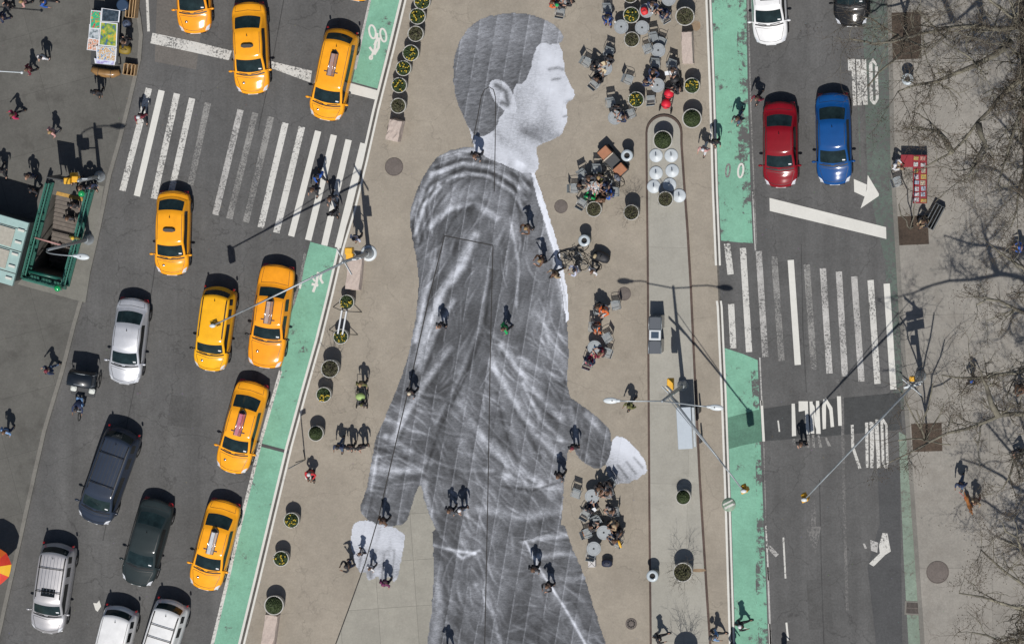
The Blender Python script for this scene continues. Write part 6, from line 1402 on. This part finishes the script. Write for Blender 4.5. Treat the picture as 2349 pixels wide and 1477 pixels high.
Q = [
 (50, 4, 200, 'step', 'pink', 'blk', 'blond', 'person in a pale pink top at the very top left edge', SWZ), (96, 4, 340, 'stride', 'blue', 'blk', 'blk', 'person in a bright blue jacket at the top left edge', SWZ),
 (14, 12, 200, 'stand', 'blk', 'blk', 'blk', 'person in black at the top left corner', SWZ), (1, 40, 200, 'step', 'navy', 'navy', 'blk', 'person in navy half cut by the left edge near the top', SWZ),
 (62, 160, 210, 'step', 'burg', 'blk', 'brown', 'person in dark burgundy under the thin pale arm at left', SWZ), (93, 132, 250, 'stand', 'white', 'blk', 'blk', 'person in white walking beside the burgundy jacket at upper left', SWZ),
 (28, 264, 195, 'stride', 'mag', 'blk', 'brown', 'person in a magenta coat on the left sidewalk', SWZ), (115, 303, 230, 'step', 'pink', 'grey', 'blond', 'person in a salmon top left of the curved lamp shadow', SWZ),
 (217, 212, 270, 'step', 'blk', 'blk', 'blk', 'person in black below the art stall', SWZ), (284, 98, 150, 'stand', 'blk', 'blk', 'brown', 'vendor in black standing beside the art stall', SWZ),
 (319, 268, 265, 'stride', 'burg', 'blk', 'white', 'person with a white cap and burgundy jacket stepping into the left crosswalk', .01),
 (-4, 392, 260, 'stride', 'blk', 'blk', 'blk', 'person in black walking out of the left edge below the crosswalk level', SWZ), (63, 404, 250, 'stand', 'blk', 'navy', 'brown', 'person in black above the newsstand shadow', SWZ),
 (72, 436, 240, 'step', 'blk', 'blk', 'blk', 'person in black with pale shoes at the edge of the newsstand shadow', SWZ), (148, 412, 290, 'step', 'navy', 'blk', 'blk', 'person in navy at the head of the subway stairs, left one', SWZ),
 (166, 413, 240, 'step', 'blk', 'blk', 'blk', 'person in black at the head of the subway stairs, right one', SWZ), (184, 430, 260, 'stride', 'blk', 'blk', 'brown', 'person in black beside the upper green globe', SWZ), (204, 428, 300, 'step', 'navy', 'blk', 'blk', 'person in navy beside the yellow walk signals', SWZ),
 (164, 470, 270, 'step', 'blk', 'blk', 'blk', 'person in black on the upper subway steps', -.55), (154, 500, 265, 'step', 'char', 'blk', 'brown', 'person in charcoal halfway down the subway steps', -1.2), (168, 545, 260, 'step', 'olive', 'blk', 'yel', 'person with flowers low on the subway steps', -.2),
 (108, 850, 200, 'stride', 'navy', 'jean', 'burg', 'person in navy with a reddish bag left of the pedicab', SWZ), (9, 990, 250, 'step', 'lblue', 'navy', 'brown', 'person in light blue at the left edge below the pedicab', SWZ),
 (728, 405, 290, 'stride', 'blue', 'blk', 'blk', 'person in a bright blue jacket crossing the left crosswalk', .01), (717, 435, 250, 'stride', 'blk', 'blk', 'brown', 'person in black just below the blue jacket on the left crosswalk', .01),
 (757, 456, 270, 'stride', 'char', 'blk', 'brown', 'person in charcoal on the left crosswalk under the signal arm shadow', .01), (759, 489, 300, 'step', 'blk', 'blk', 'blk', 'person in black with a white bag on the left crosswalk', .01),
 (812, 547, 255, 'step', 'lav', 'blk', 'char', 'person in a lavender top above the yellow walk signals', .01),
 (826, 882, 268, 'step', 'olive', 'blk', 'blond', 'person pushing the green hooded stroller', .01), (826, 930, 268, 'step', 'blk', 'char', 'olive', 'child in dark clothes at the foot of the stroller', .01, .7),
 (775, 1025, 250, 'stride', 'navy', 'jean', 'blk', 'leftmost of the three people walking abreast', .01), (799, 1027, 270, 'step', 'blk', 'blk', 'blk', 'middle one of the three people walking abreast', .01), (826, 1026, 285, 'stand', 'blk', 'blk', 'blk', 'rightmost of the three people walking abreast', .01),
 (709, 1086, 260, 'sit', 'red', 'blk', 'white', 'seated musician in red and white beside the sign post', .01),
 (1090, 357, 250, 'step', 'blk', 'char', 'brown', 'person in black standing on the paper hood near the neck', .016), (1208, 523, 220, 'photo', 'brown', 'char', 'blond', 'person taking a picture on the paper shoulder', .016), (1240, 598, 190, 'photo', 'brown', 'blk', 'blond', 'person in brown taking a picture near the paper zipper', .016),
 (1272, 629, 200, 'stride', 'tan', 'blk', 'brown', 'person in tan walking over the white paper collar', .016), (1009, 748, 240, 'stand', 'char', 'blk', 'brown', 'person in charcoal on the upper paper sleeve', .016), (1156, 754, 215, 'step', 'green', 'blk', 'brown', 'person in a bright green top on the paper jacket', .016),
 (940, 901, 240, 'step', 'blk', 'blk', 'cream', 'person with a cream hat at the left edge of the paper elbow', .016), (1313, 1027, 265, 'stand', 'blk', 'blk', 'burg', 'person in black with a burgundy hat where the two paper arms part', .016),
 (1281, 1092, 240, 'step', 'blk', 'blk', 'brown', 'person in black at the right side of the paper waist', .016), (1030, 1171, 250, 'step', 'char', 'blk', 'brown', 'left one of the pair on the paper hip', .016), (1055, 1169, 290, 'stand', 'blk', 'jean', 'white', 'right one of the pair on the paper hip', .016),
 (876, 1196, 235, 'step', 'brown', 'blk', 'brown', 'person in brown on the left paper cuff', .016), (796, 1298, 200, 'photo', 'blk', 'navy', 'blk', 'person in black left of the paper hand', .016), (822, 1272, 160, 'step', 'grey', 'blk', 'brown', 'child in grey at the edge of the paper hand', .016, .75),
 (846, 1305, 240, 'step', 'white', 'blk', 'brown', 'child in white on the paper hand', .016, .8), (880, 1339, 250, 'step', 'purp', 'blk', 'purp', 'person in a purple hood below the paper hand', .016), (1223, 1305, 260, 'step', 'blk', 'blk', 'brown', 'person in black on the paper trousers, upper one of two', .016),
 (1256, 1344, 235, 'photo', 'blk', 'blk', 'brown', 'person in black taking a picture on the paper trousers', .016), (1022, 1488, 250, 'photo', 'char', 'blk', 'brown', 'person below the bottom edge on the paper trousers', .016),
 (1277, 14, 60, 'sit', 'char', 'blk', 'green', 'person with a green cap seated at the top edge', .01), (1264, 6, 340, 'sit', 'orange', 'mag', 'brown', 'person in orange seated at the top edge', .01), (1306, 2, 200, 'sit', 'blk', 'blk', 'blk', 'person in black seated right of the green cap', .01),
 (1392, 38, 262, 'sit', 'navy', 'blue', 'blk', 'person in a blue coat sitting alone near the top edge', .01), (1496, 8, 260, 'sit', 'navy', 'blk', 'brown', 'person with brown hair behind the red bag', .01), (1526, 34, 150, 'sit', 'navy', 'navy', 'blk', 'person in navy seated under the cut off table', .01),
 (1396, 133, 250, 'sit', 'blk', 'blk', 'blk', 'person in black above the table with food', .01), (1368, 184, 50, 'sit', 'blk', 'blk', 'brown', 'person in black below the table with food', .01), (1358, 150, 340, 'sit', 'blk', 'blk', 'blk', 'person in black left of the table with food', .01),
 (1479, 186, 330, 'sit', 'navy', 'jean', 'brown', 'person in navy at the left of the white cups', .01), (1499, 163, 250, 'sit', 'navy', 'blk', 'brown', 'person in navy reaching over the white cups', .01), (1543, 160, 255, 'sit', 'blk', 'white', 'brown', 'person in black with white papers above the red stroller', .01), (1556, 205, 180, 'sit', 'blk', 'blk', 'blk', 'person in black seated between pushchair and red stroller', .01),
 (1411, 247, 270, 'sit', 'blk', 'blk', 'blk', 'person in black seated beside the large paper nose', .01), (1431, 268, 200, 'sit', 'navy', 'char', 'brown', 'person in navy seated beside the large paper nose', .01),
 (1613, 343, 240, 'stride', 'pink', 'white', 'white', 'person in pink and white crossing the right white line', .01), (1638, 326, 270, 'step', 'blk', 'blk', 'blk', 'person in black stepping off the plaza beside the pink one', .01), (1692, 272, 235, 'stride', 'blk', 'jean', 'brown', 'person in black on the right green lane', .01), (1737, 226, 230, 'stride', 'burg', 'blk', 'brown', 'person in dark burgundy between green lane and red car', .01),
 (1326, 425, 350, 'sit', 'blk', 'char', 'brown', 'person at the left of the crowded table', .01), (1350, 408, 280, 'sit', 'char', 'blk', 'brown', 'person in charcoal above the crowded table', .01), (1374, 405, 260, 'sit', 'blk', 'olive', 'blond', 'fair haired person above the crowded table', .01), (1393, 430, 185, 'sit', 'navy', 'navy', 'blk', 'person in navy right of the crowded table', .01),
 (1399, 447, 170, 'sit', 'blue', 'navy', 'blk', 'person in a blue striped top at the lower right of the crowded table', .01), (1352, 455, 75, 'sit', 'green', 'blk', 'blk', 'person with a green top below the crowded table', .01), (1376, 460, 100, 'sit', 'brown', 'brown', 'brown', 'person in brown below the crowded table', .01), (1402, 350, 300, 'stand', 'orange', 'blk', 'blk', 'x', .01),
 (1318, 620, 200, 'photo', 'lav', 'white', 'blk', 'person in pale clothes below the parked bicycles', .01), (1358, 622, 240, 'step', 'white', 'blk', 'brown', 'person in a white top right of the pale clothed one', .01), (1370, 703, 300, 'sit', 'blk', 'blk', 'brown', 'person in black beside the orange jacket', .01),
 (1386, 711, 230, 'sit', 'orange', 'white', 'orange', 'person in a vivid orange jacket seated alone with a friend', .01), (1366, 748, 270, 'sit', 'blk', 'orange', 'blk', 'person above the blue bottle table with an orange belt', .01), (1378, 812, 150, 'sit', 'burg', 'blk', 'brown', 'person in burgundy at the blue bottle table', .01), (1349, 832, 60, 'sit', 'navy', 'mag', 'blk', 'person in navy below the blue bottle table', .01),
 (1443, 932, 225, 'stride', 'olive', 'blk', 'olive', 'person with an olive backpack left of the kiosk', .01), (1395, 1112, 230, 'sit', 'blk', 'char', 'blk', 'topmost person of the lower cafe group', .01), (1374, 1118, 250, 'sit', 'blk', 'brown', 'brown', 'person above the upper table of the lower cafe group', .01), (1397, 1130, 200, 'sit', 'grey', 'blk', 'brown', 'person in grey right of the upper lower group table', .01),
 (1349, 1172, 60, 'sit', 'blk', 'navy', 'blk', 'person in black with white papers at the lower cafe group', .01), (1404, 1175, 170, 'sit', 'char', 'grey', 'brown', 'person in charcoal at the right of the lower cafe group', .01), (1352, 1210, 10, 'sit', 'char', 'blk', 'brown', 'person in charcoal at the left of the middle lower table', .01),
 (1411, 1205, 190, 'sit', 'tan', 'blk', 'tan', 'fair haired person in tan at the lower cafe group', .01), (1410, 1242, 150, 'sit', 'blk', 'jean', 'brown', 'person beside the yellow scarf', .01), (1420, 1225, 150, 'sit', 'blk', 'blk', 'blk', 'person in black above the yellow scarf', .01),
 (1508, 1466, 0, 'stride', 'blk', 'blk', 'blk', 'person in black striding across the median at the bottom edge', .1), (1640, 1459, 340, 'stride', 'lblue', 'blk', 'char', 'person in pale blue near the bottom edge of the plaza', .01), (1676, 1494, 340, 'step', 'burg', 'blk', 'blk', 'person below the bottom edge beside the white line', .01),
 (1697, 1436, 0, 'stride', 'blk', 'blk', 'white', 'person in black striding along the lower right green lane', .01), (1794, 1508, 0, 'step', 'blk', 'blk', 'blk', 'person below the bottom edge on the right avenue', .01),
 (1838, 1018, 260, 'stand', 'blk', 'blk', 'brown', 'person in black crossing over the turn lettering', .02), (2052, 378, 340, 'sit', 'white', 'tan', 'white', 'vendor in white seated left of the red craft table', SWZ), (2120, 508, 220, 'sit', 'blk', 'tan', 'brown', 'vendor seated behind the craft table by the tree pit', SWZ),
 (2341, 568, 180, 'sit', 'blue', 'blk', 'blue', 'person in blue cut off by the right edge', SWZ), (2228, 873, 320, 'step', 'navy', 'blk', 'blue', 'person in navy with a blue hat under the right trees', SWZ), (2342, 890, 230, 'sit', 'brown', 'blk', 'brown', 'person in brown at the right edge under branches', SWZ), (2342, 1040, 200, 'sit', 'blk', 'blk', 'grey', 'person in black at the right edge below the big branch', SWZ),
 (2204, 1112, 250, 'stride', 'navy', 'jean', 'navy', 'person in navy holding the red dog leash', SWZ), (2238, 1152, 250, 'step', 'tan', 'burg', 'brown', 'person beside the dog on the right sidewalk', SWZ)]
for q in Q:
    if q[7] == 'x': continue
    person(q[0], q[1], q[2], q[3], q[4], q[5], q[6], q[7], q[8], q[9] if len(q) > 9 else None)
# backpack of the olive walker
def backpack(px, py, z, rz, col, label):
    p = at(px, py, z); t = thing('backpack', label, 'backpack', p, R(rz)); b = MB(); b.ball((0, 0, 0), .2, sc_=(.55, .8, 1.1), nu=12, nv=8); b.build('pack', fab(col), t); b = MB(); b.tube([(.08, -.1, .15), (.22, -.12, .1), (.1, -.11, -.15)], .014, 5); b.tube([(.08, .1, .15), (.22, .12, .1), (.1, .11, -.15)], .014, 5); b.build('strap', m_trim, t)
backpack(1446, 926, 1.25, 225, 'olive', 'olive backpack carried by the walker left of the kiosk'); backpack(1630, 1462, 1.25, 340, 'char', 'dark backpack on the person in pale blue')
# tambourine drum, cups, bottle, tableware
p = at(706, 1094, .35); tt = thing('drum', 'small white drum in front of the seated musician', 'drum', (p.x, p.y, .004)); MB().lathe([(.16, 0), (.16, .3), (.15, .32), (0, .322)], 18, cap=False).build('drum_shell', mat('drum_white', (.6, .58, .56), .5), tt)
for c, lab in (((1500, 192), 'white cup at the upper side of the table left of the red stroller'), ((1497, 199), 'white cup nearest the navy sleeves on the table'), ((1411, 51), 'small white cup on the upper left grey table'), ((1497, 30), 'small white cup beside the red bag')):
    p = at(*c, .8); p.z = .7355; tt = thing('paper_cup', lab, 'cup', p, 0, 'white paper cups on tables'); MB().lathe([(.028, 0), (.042, .10), (.044, .105), (.034, .11)], 12).build('cup', m_white, tt)
p = at(1364, 796, .8); p.z = .7355; tt = thing('bottle', 'small blue bottle standing on a grey table', 'bottle', p); MB().lathe([(.035, 0), (.035, .14), (.015, .18), (.015, .21)], 12).build('bottle', mat('bottle_blue', (.10, .28, .55), .2), tt)
rr = random.Random(11)
for i in range(12):
    a = i*.52; q = .11+.17*(i % 2); p0 = at(1362, 432, .75); p = V((p0.x+q*math.cos(a), p0.y+q*math.sin(a), .7365)); cn, cc = [('white', (.6, .58, .54)), ('orange', (.62, .28, .05)), ('pink', (.5, .28, .25)), ('green', (.1, .3, .06))][i % 4]
    nm = ['twelve', 'one', 'two', 'three', 'four', 'five', 'six', 'seven', 'eight', 'nine', 'ten', 'eleven'][(3-i) % 12]
    tt = thing('food_plate', '%s heaped food plate at the %s o clock side of the crowded table' % (cn, nm), 'plate', p, 0, 'food plates on the crowded table'); MB().lathe([(.03, 0), (.075, .012), (.07, .012), (0, .008)], 14, cap=False).build('plate', m_fr, tt); b = MB(); b.ball((0, 0, .015), .05, sc_=(1, .8, .5), nu=8, nv=5); b.build('food', mat('food_'+cn, cc, .7, var=.3, vscale=20), tt)
for c, rz, z, lab in (((1386, 146), 20, .745, 'tan paper wrappings spread on the table with food'), ((1384, 163), -30, .745, 'cream paper bag on the lower side of the table with food'), ((1361, 1170), 30, .85, 'white sheets of paper in the lower cafe group'), ((1532, 168), 10, .8, 'white newspaper held above the red stroller')):
    p = at(*c, z); tt = thing('paper_sheet', lab, 'paper', p, R(rz)); b = MB(); b.add([(-.16, -.1, 0), (0, -.11, .03), (.16, -.09, 0), (.15, .1, .01), (0, .11, .035), (-.15, .1, .01)], [(0, 1, 4, 5), (1, 2, 3, 4)]); b.add([(-.16, -.1, -.004), (0, -.11, .026), (.16, -.09, -.004), (.15, .1, .006), (0, .11, .031), (-.15, .1, .006)], [(5, 4, 1, 0), (4, 3, 2, 1)]); b.build('sheet', mat('wrapping_cream', (.55, .45, .3), .8) if z < .75 else m_white, tt)
# dog on its leash
m_fur = mat('ginger_fur', (.34, .13, .035), .9, var=.25, vscale=12)
hdg = R(-68); p = at(2221, 1152, .5); p.z = SWZ; t = thing('dog', 'ginger dog walking on a red leash on the right sidewalk', 'dog', p, hdg)
Cd = [[('r', V((-.26, 0, .46)), .095), ('b', V((-.10, 0, .45)), .085), ('m', V((.08, 0, .47)), .105), ('c', V((.26, 0, .48)), .12), ('n', V((.38, 0, .60)), .07), ('h', V((.48, 0, .68)), .075), ('mz', V((.60, 0, .65)), .038), ('ns', V((.66, 0, .645)), .026)],
      [('r', V((-.26, 0, .46)), .095), ('t1', V((-.38, 0, .52)), .03), ('t2', V((-.52, .03, .60)), .022), ('t3', V((-.62, .05, .58)), .012)]]
for s in (1, -1):
    Cd.append([('c', V((.26, 0, .48)), .12), ('fs%d' % s, V((.26, .085*s, .38)), .05), ('fk%d' % s, V((.25+.05*s, .085*s, .20)), .028), ('fp%d' % s, V((.25+.09*s, .085*s, .035)), .022), ('fq%d' % s, V((.32+.09*s, .085*s, .025)), .024)])
    Cd.append([('r', V((-.26, 0, .46)), .095), ('hh%d' % s, V((-.26, .085*s, .36)), .065), ('hk%d' % s, V((-.18-.04*s, .09*s, .27)), .042), ('hc%d' % s, V((-.34-.05*s, .09*s, .16)), .025), ('hp%d' % s, V((-.32-.06*s, .09*s, .03)), .021), ('hq%d' % s, V((-.25-.06*s, .09*s, .022)), .024)])
    Cd.append([('h', V((.48, 0, .68)), .075), ('ea%d' % s, V((.44, .065*s, .74)), .025), ('eb%d' % s, V((.43, .10*s, .69)), .014)])
me = skin_obj(Cd); me.name = 'body'; me.materials.append(m_fur)
for f_ in me.polygons: f_.use_smooth = True
o = bpy.data.objects.new('body', me); COL.objects.link(o); o.parent = t
b = MB(); b.ball((.675, 0, .65), .018, nu=8, nv=5); b.build('nose', m_irond, t)
for s in (1, -1): b = MB(); b.ball((.535, .045*s, .705), .012, nu=8, nv=5); b.build('eye', m_irond, t)
b = MB(); b.tube([(.40+.075*math.cos(k*.52)*.5, .078*math.sin(k*.52), .60+.07*math.cos(k*.52)) for k in range(12)], .012, 5, closed=True); b.build('collar', fab('red'), t)
a_ = at(2200, 1128, 1.0); e_ = at(2217, 1145, .75); b = MB(); b.tube([a_, a_.lerp(e_, .5)-V((0, 0, .12)), e_], .012, 5); o = b.build('leash', fab('red')); tag(o, 'thin red leash between the walker in navy and the dog', 'leash')
# pedicab
p = at(186, 878, 1.2); p.z = 0; hd_ = R(-99); t = thing('pedicab', 'black hooded pedicab with white seat pads on the left avenue', 'pedicab', p, hd_); m_hood = mat('black_vinyl', (.010, .014, .020), .35, coat=.3, var=.2)
b = MB()
vs = []
for i, (x, z) in enumerate(((-.62, 1.0), (-.60, 1.35), (-.50, 1.62), (-.25, 1.74), (.05, 1.72), (.16, 1.66))):
    for y in (-.66, -.60, 0, .60, .66): vs.append((x, y, z-(.10 if abs(y) > .63 else 0)+(.03 if y == 0 else 0)))
b.add(vs, [(i*5+j, (i+1)*5+j, (i+1)*5+j+1, i*5+j+1) for i in range(5) for j in range(4)], 0, True); b.build('hood', m_hood, t)
for x, z in ((-.50, 1.64), (.05, 1.74)): b = MB(); b.tube([(x, -.67, .8), (x, -.66, z-.08), (x, 0, z+.02), (x, .66, z-.08), (x, .67, .8)], .018, 6); b.build('hood_bow', m_galv, t)
b = MB(); b.box(-.55, -.6, .45, .25, .6, .62, bev=.05); b.build('passenger_bench', m_hood, t); b = MB(); b.box(.2, -.62, .3, .75, .62, .38, bev=.02); b.build('floor', m_dark, t)
for y in (-.48, .48): b = MB(); b.box(.28, y-.16, .50, .56, y+.16, .66, bev=.06); b.build('fender', mat('pedicab_white', (.62, .64, .6), .5), t)
b = MB(); b.box(.3, -.3, .42, .55, .3, .56, bev=.03); b.build('console', m_dark, t)
for y in (-.72, .72):
    b = MB(); b.tube([(-.1+.33*math.cos(k*.2618), y, .34+.33*math.sin(k*.2618)) for k in range(24)], .025, 6, closed=True); b.build('wheel', m_tyre, t)
b = MB(); b.tube([(1.75+.33*math.cos(k*.2618), 0, .34+.33*math.sin(k*.2618)) for k in range(24)], .025, 6, closed=True); b.build('wheel', m_tyre, t)
b = MB(); b.tube([(.5, 0, .4), (1.15, 0, .38), (1.55, 0, .75), (1.75, 0, .34)], .025, 6); b.tube([(.85, 0, .38), (.95, 0, .82)], .02, 6); b.tube([(1.5, 0, .7), (1.5, 0, 1.0)], .02, 6); b.build('frame', m_bframe, t)
b = MB(); b.tube([(1.38, -.32, 1.04), (1.5, -.15, 1.0), (1.5, .15, 1.0), (1.38, .32, 1.04)], .018, 6); b.build('handlebar', m_galv, t); b = MB(); b.ball((.95, 0, .86), .14, sc_=(1.1, .7, .3), nu=10, nv=6); b.build('saddle', m_trim, t)
q = p+Matrix.Rotation(hd_, 3, 'Z') @ V((1.15, 0, 0)); qp = person(0, 0, -99, 'ride', 'navy', 'lblue', 'blk', 'rider in navy and pale trousers pedalling the pedicab'); qp.location = (q.x, q.y, 0)
# ================= bare trees over the right sidewalk =================
m_bark = mat('mottled_plane_bark', (.27, .25, .19), .9, vscale=1.6, col2=(.045, .040, .034))
m_barkd = mat('dark_bark', (.055, .047, .040), .9, var=.3, vscale=4)
m_twg = mat('fine_twigs', (.115, .092, .068), .9, var=.3, vscale=5)
m_seed = mat('seed_balls', (.070, .050, .030), .95, var=.2)
def tree(base, z0, limbs, label, seed, depth=4, spread=1.0, trunk_r=.28, seeds=True, dens=1.0, thin=0):
    r = random.Random(seed); p = at(*base, z0); t = thing('plane_tree' if seeds else 'street_tree', label, 'tree', p)
    T_ = MB(); B_ = MB(); F_ = MB(); S_ = MB()
    def seg(mb, pts, r0, r1, n):
        k = len(pts); mb.tube(pts, [r0+(r1-r0)*i/(k-1) for i in range(k)], n)
    def grow(q, d, l, rad, dep):
        pts = [q]; n = 5
        for k in range(n):
            d = (d+V((r.gauss(0, .20), r.gauss(0, .20), r.gauss(.02, .10)))).normalized(); pts.append(pts[-1]+d*l/n)
        tgt = B_ if rad > .016 else F_
        seg(tgt, pts, rad, rad*.55, 5 if rad > .016 else 3)
        if dep > 0:
            for k in range(r.randint(3, 5) if seeds else r.randint(3, 4)):
                i = r.randint(1, n); dd = (d*.7+V((r.uniform(-1, 1), r.uniform(-1, 1), r.uniform(-.55, .6)))*spread).normalized()
                grow(pts[i], dd, l*r.uniform(.45, .75), rad*.56, dep-1)
        elif seeds and r.random() < .45:
            e = pts[-1]-V((0, 0, .08)); S_.ball(e, .03, nu=4, nv=3)
    up = V((0, 0, 1)); main = None
    for li, limb in enumerate(limbs):
        pts = [at(*q)-p for q in limb]; fine = []
        for a, c in zip(pts[:-1], pts[1:]):
            L_ = (c-a).length; k = max(2, int(L_/.8))
            for i in range(k): fine.append(a.lerp(c, i/k)+V((r.gauss(0, .06), r.gauss(0, .06), r.gauss(0, .05)))*(1 if fine else 0))
        fine.append(pts[-1]); n = len(fine)
        r0 = trunk_r*.62 if pts[0].z > 2 else trunk_r*.5; seg(B_, fine, r0, .035, 8)
        for i in range(2, n):
            u = i/n
            for _ in range((r.choice((1, 1, 2)) if thin else r.choice((2, 2, 3))) if seeds else r.choice((1, 2))):
                d0 = (fine[i]-fine[i-1]).normalized(); dd = (d0*.5+V((r.uniform(-1, 1), r.uniform(-1, 1), r.uniform(-.4, .7)))*spread).normalized()
                grow(fine[i], dd, r.uniform(1.0, 2.0 if thin else 2.9)*dens, max(.012, (r0*(1-u)+.03*u)*.42), depth-2)
    hh = max(.5, min((at(*l[0])-p).z for l in limbs)); T_.tube([(0, 0, 0), (.05, .03, hh*.5), at(*limbs[0][0])-p], [trunk_r, trunk_r*.8, trunk_r*.6], 12); T_.lathe([(trunk_r*1.5, 0), (trunk_r*1.1, .15), (trunk_r, .4)], 12, cap=False)
    T_.build('trunk', m_bark, t); B_.build('crown', m_bark, t)
    if F_.v: q = F_.build('twigs', m_twg, t); q['kind'] = 'stuff'
    if S_.v: q = S_.build('seed_balls', m_seed, t); q['kind'] = 'stuff'
    return t
tree((2430, 90), .13, [[(2425, 110, 6), (2360, 60, 8), (2290, 70, 9.5), (2190, 62, 10.5), (2080, 85, 11), (2000, 100, 11.3)], [(2425, 110, 6), (2370, 150, 8), (2320, 200, 9), (2244, 283, 10), (2184, 352, 10.5), (2120, 385, 11)],
                        [(2425, 110, 6), (2360, 80, 9), (2300, 20, 10), (2220, -20, 11)], [(2244, 283, 10), (2255, 330, 10.3), (2230, 400, 10.8)], [(2425, 110, 6), (2349, 240, 9), (2318, 330, 10), (2290, 420, 10.5)], [(2320, 95, 8.8), (2240, 150, 10), (2150, 190, 10.5), (2060, 210, 11)], [(2184, 352, 10.5), (2150, 300, 11), (2090, 290, 11.3)], [(2425, 110, 6), (2370, 280, 9), (2349, 400, 10), (2320, 520, 10.5)]],
     'bare plane tree whose branches cover the top right corner', 5, depth=5, dens=.86)
tree((2440, 720), .13, [[(2430, 745, 6), (2370, 850, 8.5), (2300, 862, 9.5), (2230, 868, 10), (2160, 860, 10.5)], [(2430, 745, 6), (2380, 640, 9), (2320, 600, 10), (2270, 560, 10.5)], [(2430, 745, 6), (2370, 730, 9), (2290, 690, 10), (2240, 700, 10.5)]], 'bare plane tree at the right edge level with the crosswalk', 8, depth=5, dens=.9, thin=1)
tree((2450, 930), .13, [[(2440, 955, 7), (2349, 952, 10), (2290, 955, 10.5), (2215, 985, 11), (2130, 1015, 11.5), (2040, 1060, 12)], [(2440, 955, 7), (2370, 1010, 10), (2330, 1060, 10.6), (2300, 1120, 11)], [(2290, 955, 10.5), (2262, 890, 11), (2250, 850, 11.3)], [(2440, 955, 7), (2380, 1080, 9.5), (2349, 1150, 10)]],
     'bare plane tree with one long pale limb crossing the right sidewalk', 12, depth=5, dens=.85, thin=1)
tree((2440, 1440), .13, [[(2430, 1450, 5), (2370, 1360, 8), (2310, 1315, 9), (2250, 1260, 9.5)], [(2430, 1450, 5), (2370, 1400, 8), (2300, 1385, 9), (2200, 1360, 9.5)], [(2430, 1450, 5), (2370, 1470, 8), (2300, 1470, 9), (2230, 1450, 9.5)], [(2430, 1450, 5), (2360, 1290, 9), (2330, 1230, 10), (2300, 1200, 10.4)], [(2430, 1450, 5), (2370, 1520, 8), (2290, 1530, 9)]],
     'bare twiggy plane tree in the bottom right corner', 21, depth=5, dens=.9, thin=1)
tree((2126, 1004), .13, [[(2121, 1010, 2.2), (2112, 985, 4), (2102, 940, 5)], [(2121, 1010, 2.2), (2098, 1000, 4), (2060, 1010, 5)], [(2121, 1010, 2.2), (2140, 980, 4), (2165, 930, 5)], [(2121, 1010, 2.2), (2135, 1010, 4), (2180, 1020, 5)], [(2112, 985, 4), (2080, 930, 5), (2060, 890, 5.4)], [(2112, 985, 4), (2130, 930, 5), (2140, 880, 5.4)]], 'young bare tree standing in the lower square soil pit', 31, depth=4, trunk_r=.07, seeds=False, dens=.8)
tree((2092, 520), .13, [[(2088, 525, 1.6), (2078, 505, 2.6), (2062, 470, 3.4)], [(2088, 525, 1.6), (2096, 500, 2.6), (2100, 462, 3.4)]], 'thin bare sapling in the middle soil pit by the craft vendor', 33, depth=3, trunk_r=.06, seeds=False, dens=.6)
tree((2078, 88), .13, [[(2074, 95, 2.4), (2060, 80, 4.2), (2020, 60, 5.5), (1980, 40, 6)], [(2074, 95, 2.4), (2085, 90, 4.2), (2130, 110, 5.5)], [(2074, 95, 2.4), (2065, 120, 4.2), (2020, 170, 5.5), (1990, 200, 6)], [(2074, 95, 2.4), (2090, 60, 4.5), (2110, 10, 5.5)], [(2060, 80, 4.2), (2010, 100, 5.5), (1950, 90, 6)]], 'young bare tree in the top soil pit reaching over the black car', 37, depth=4, trunk_r=.12, seeds=False, dens=.8)
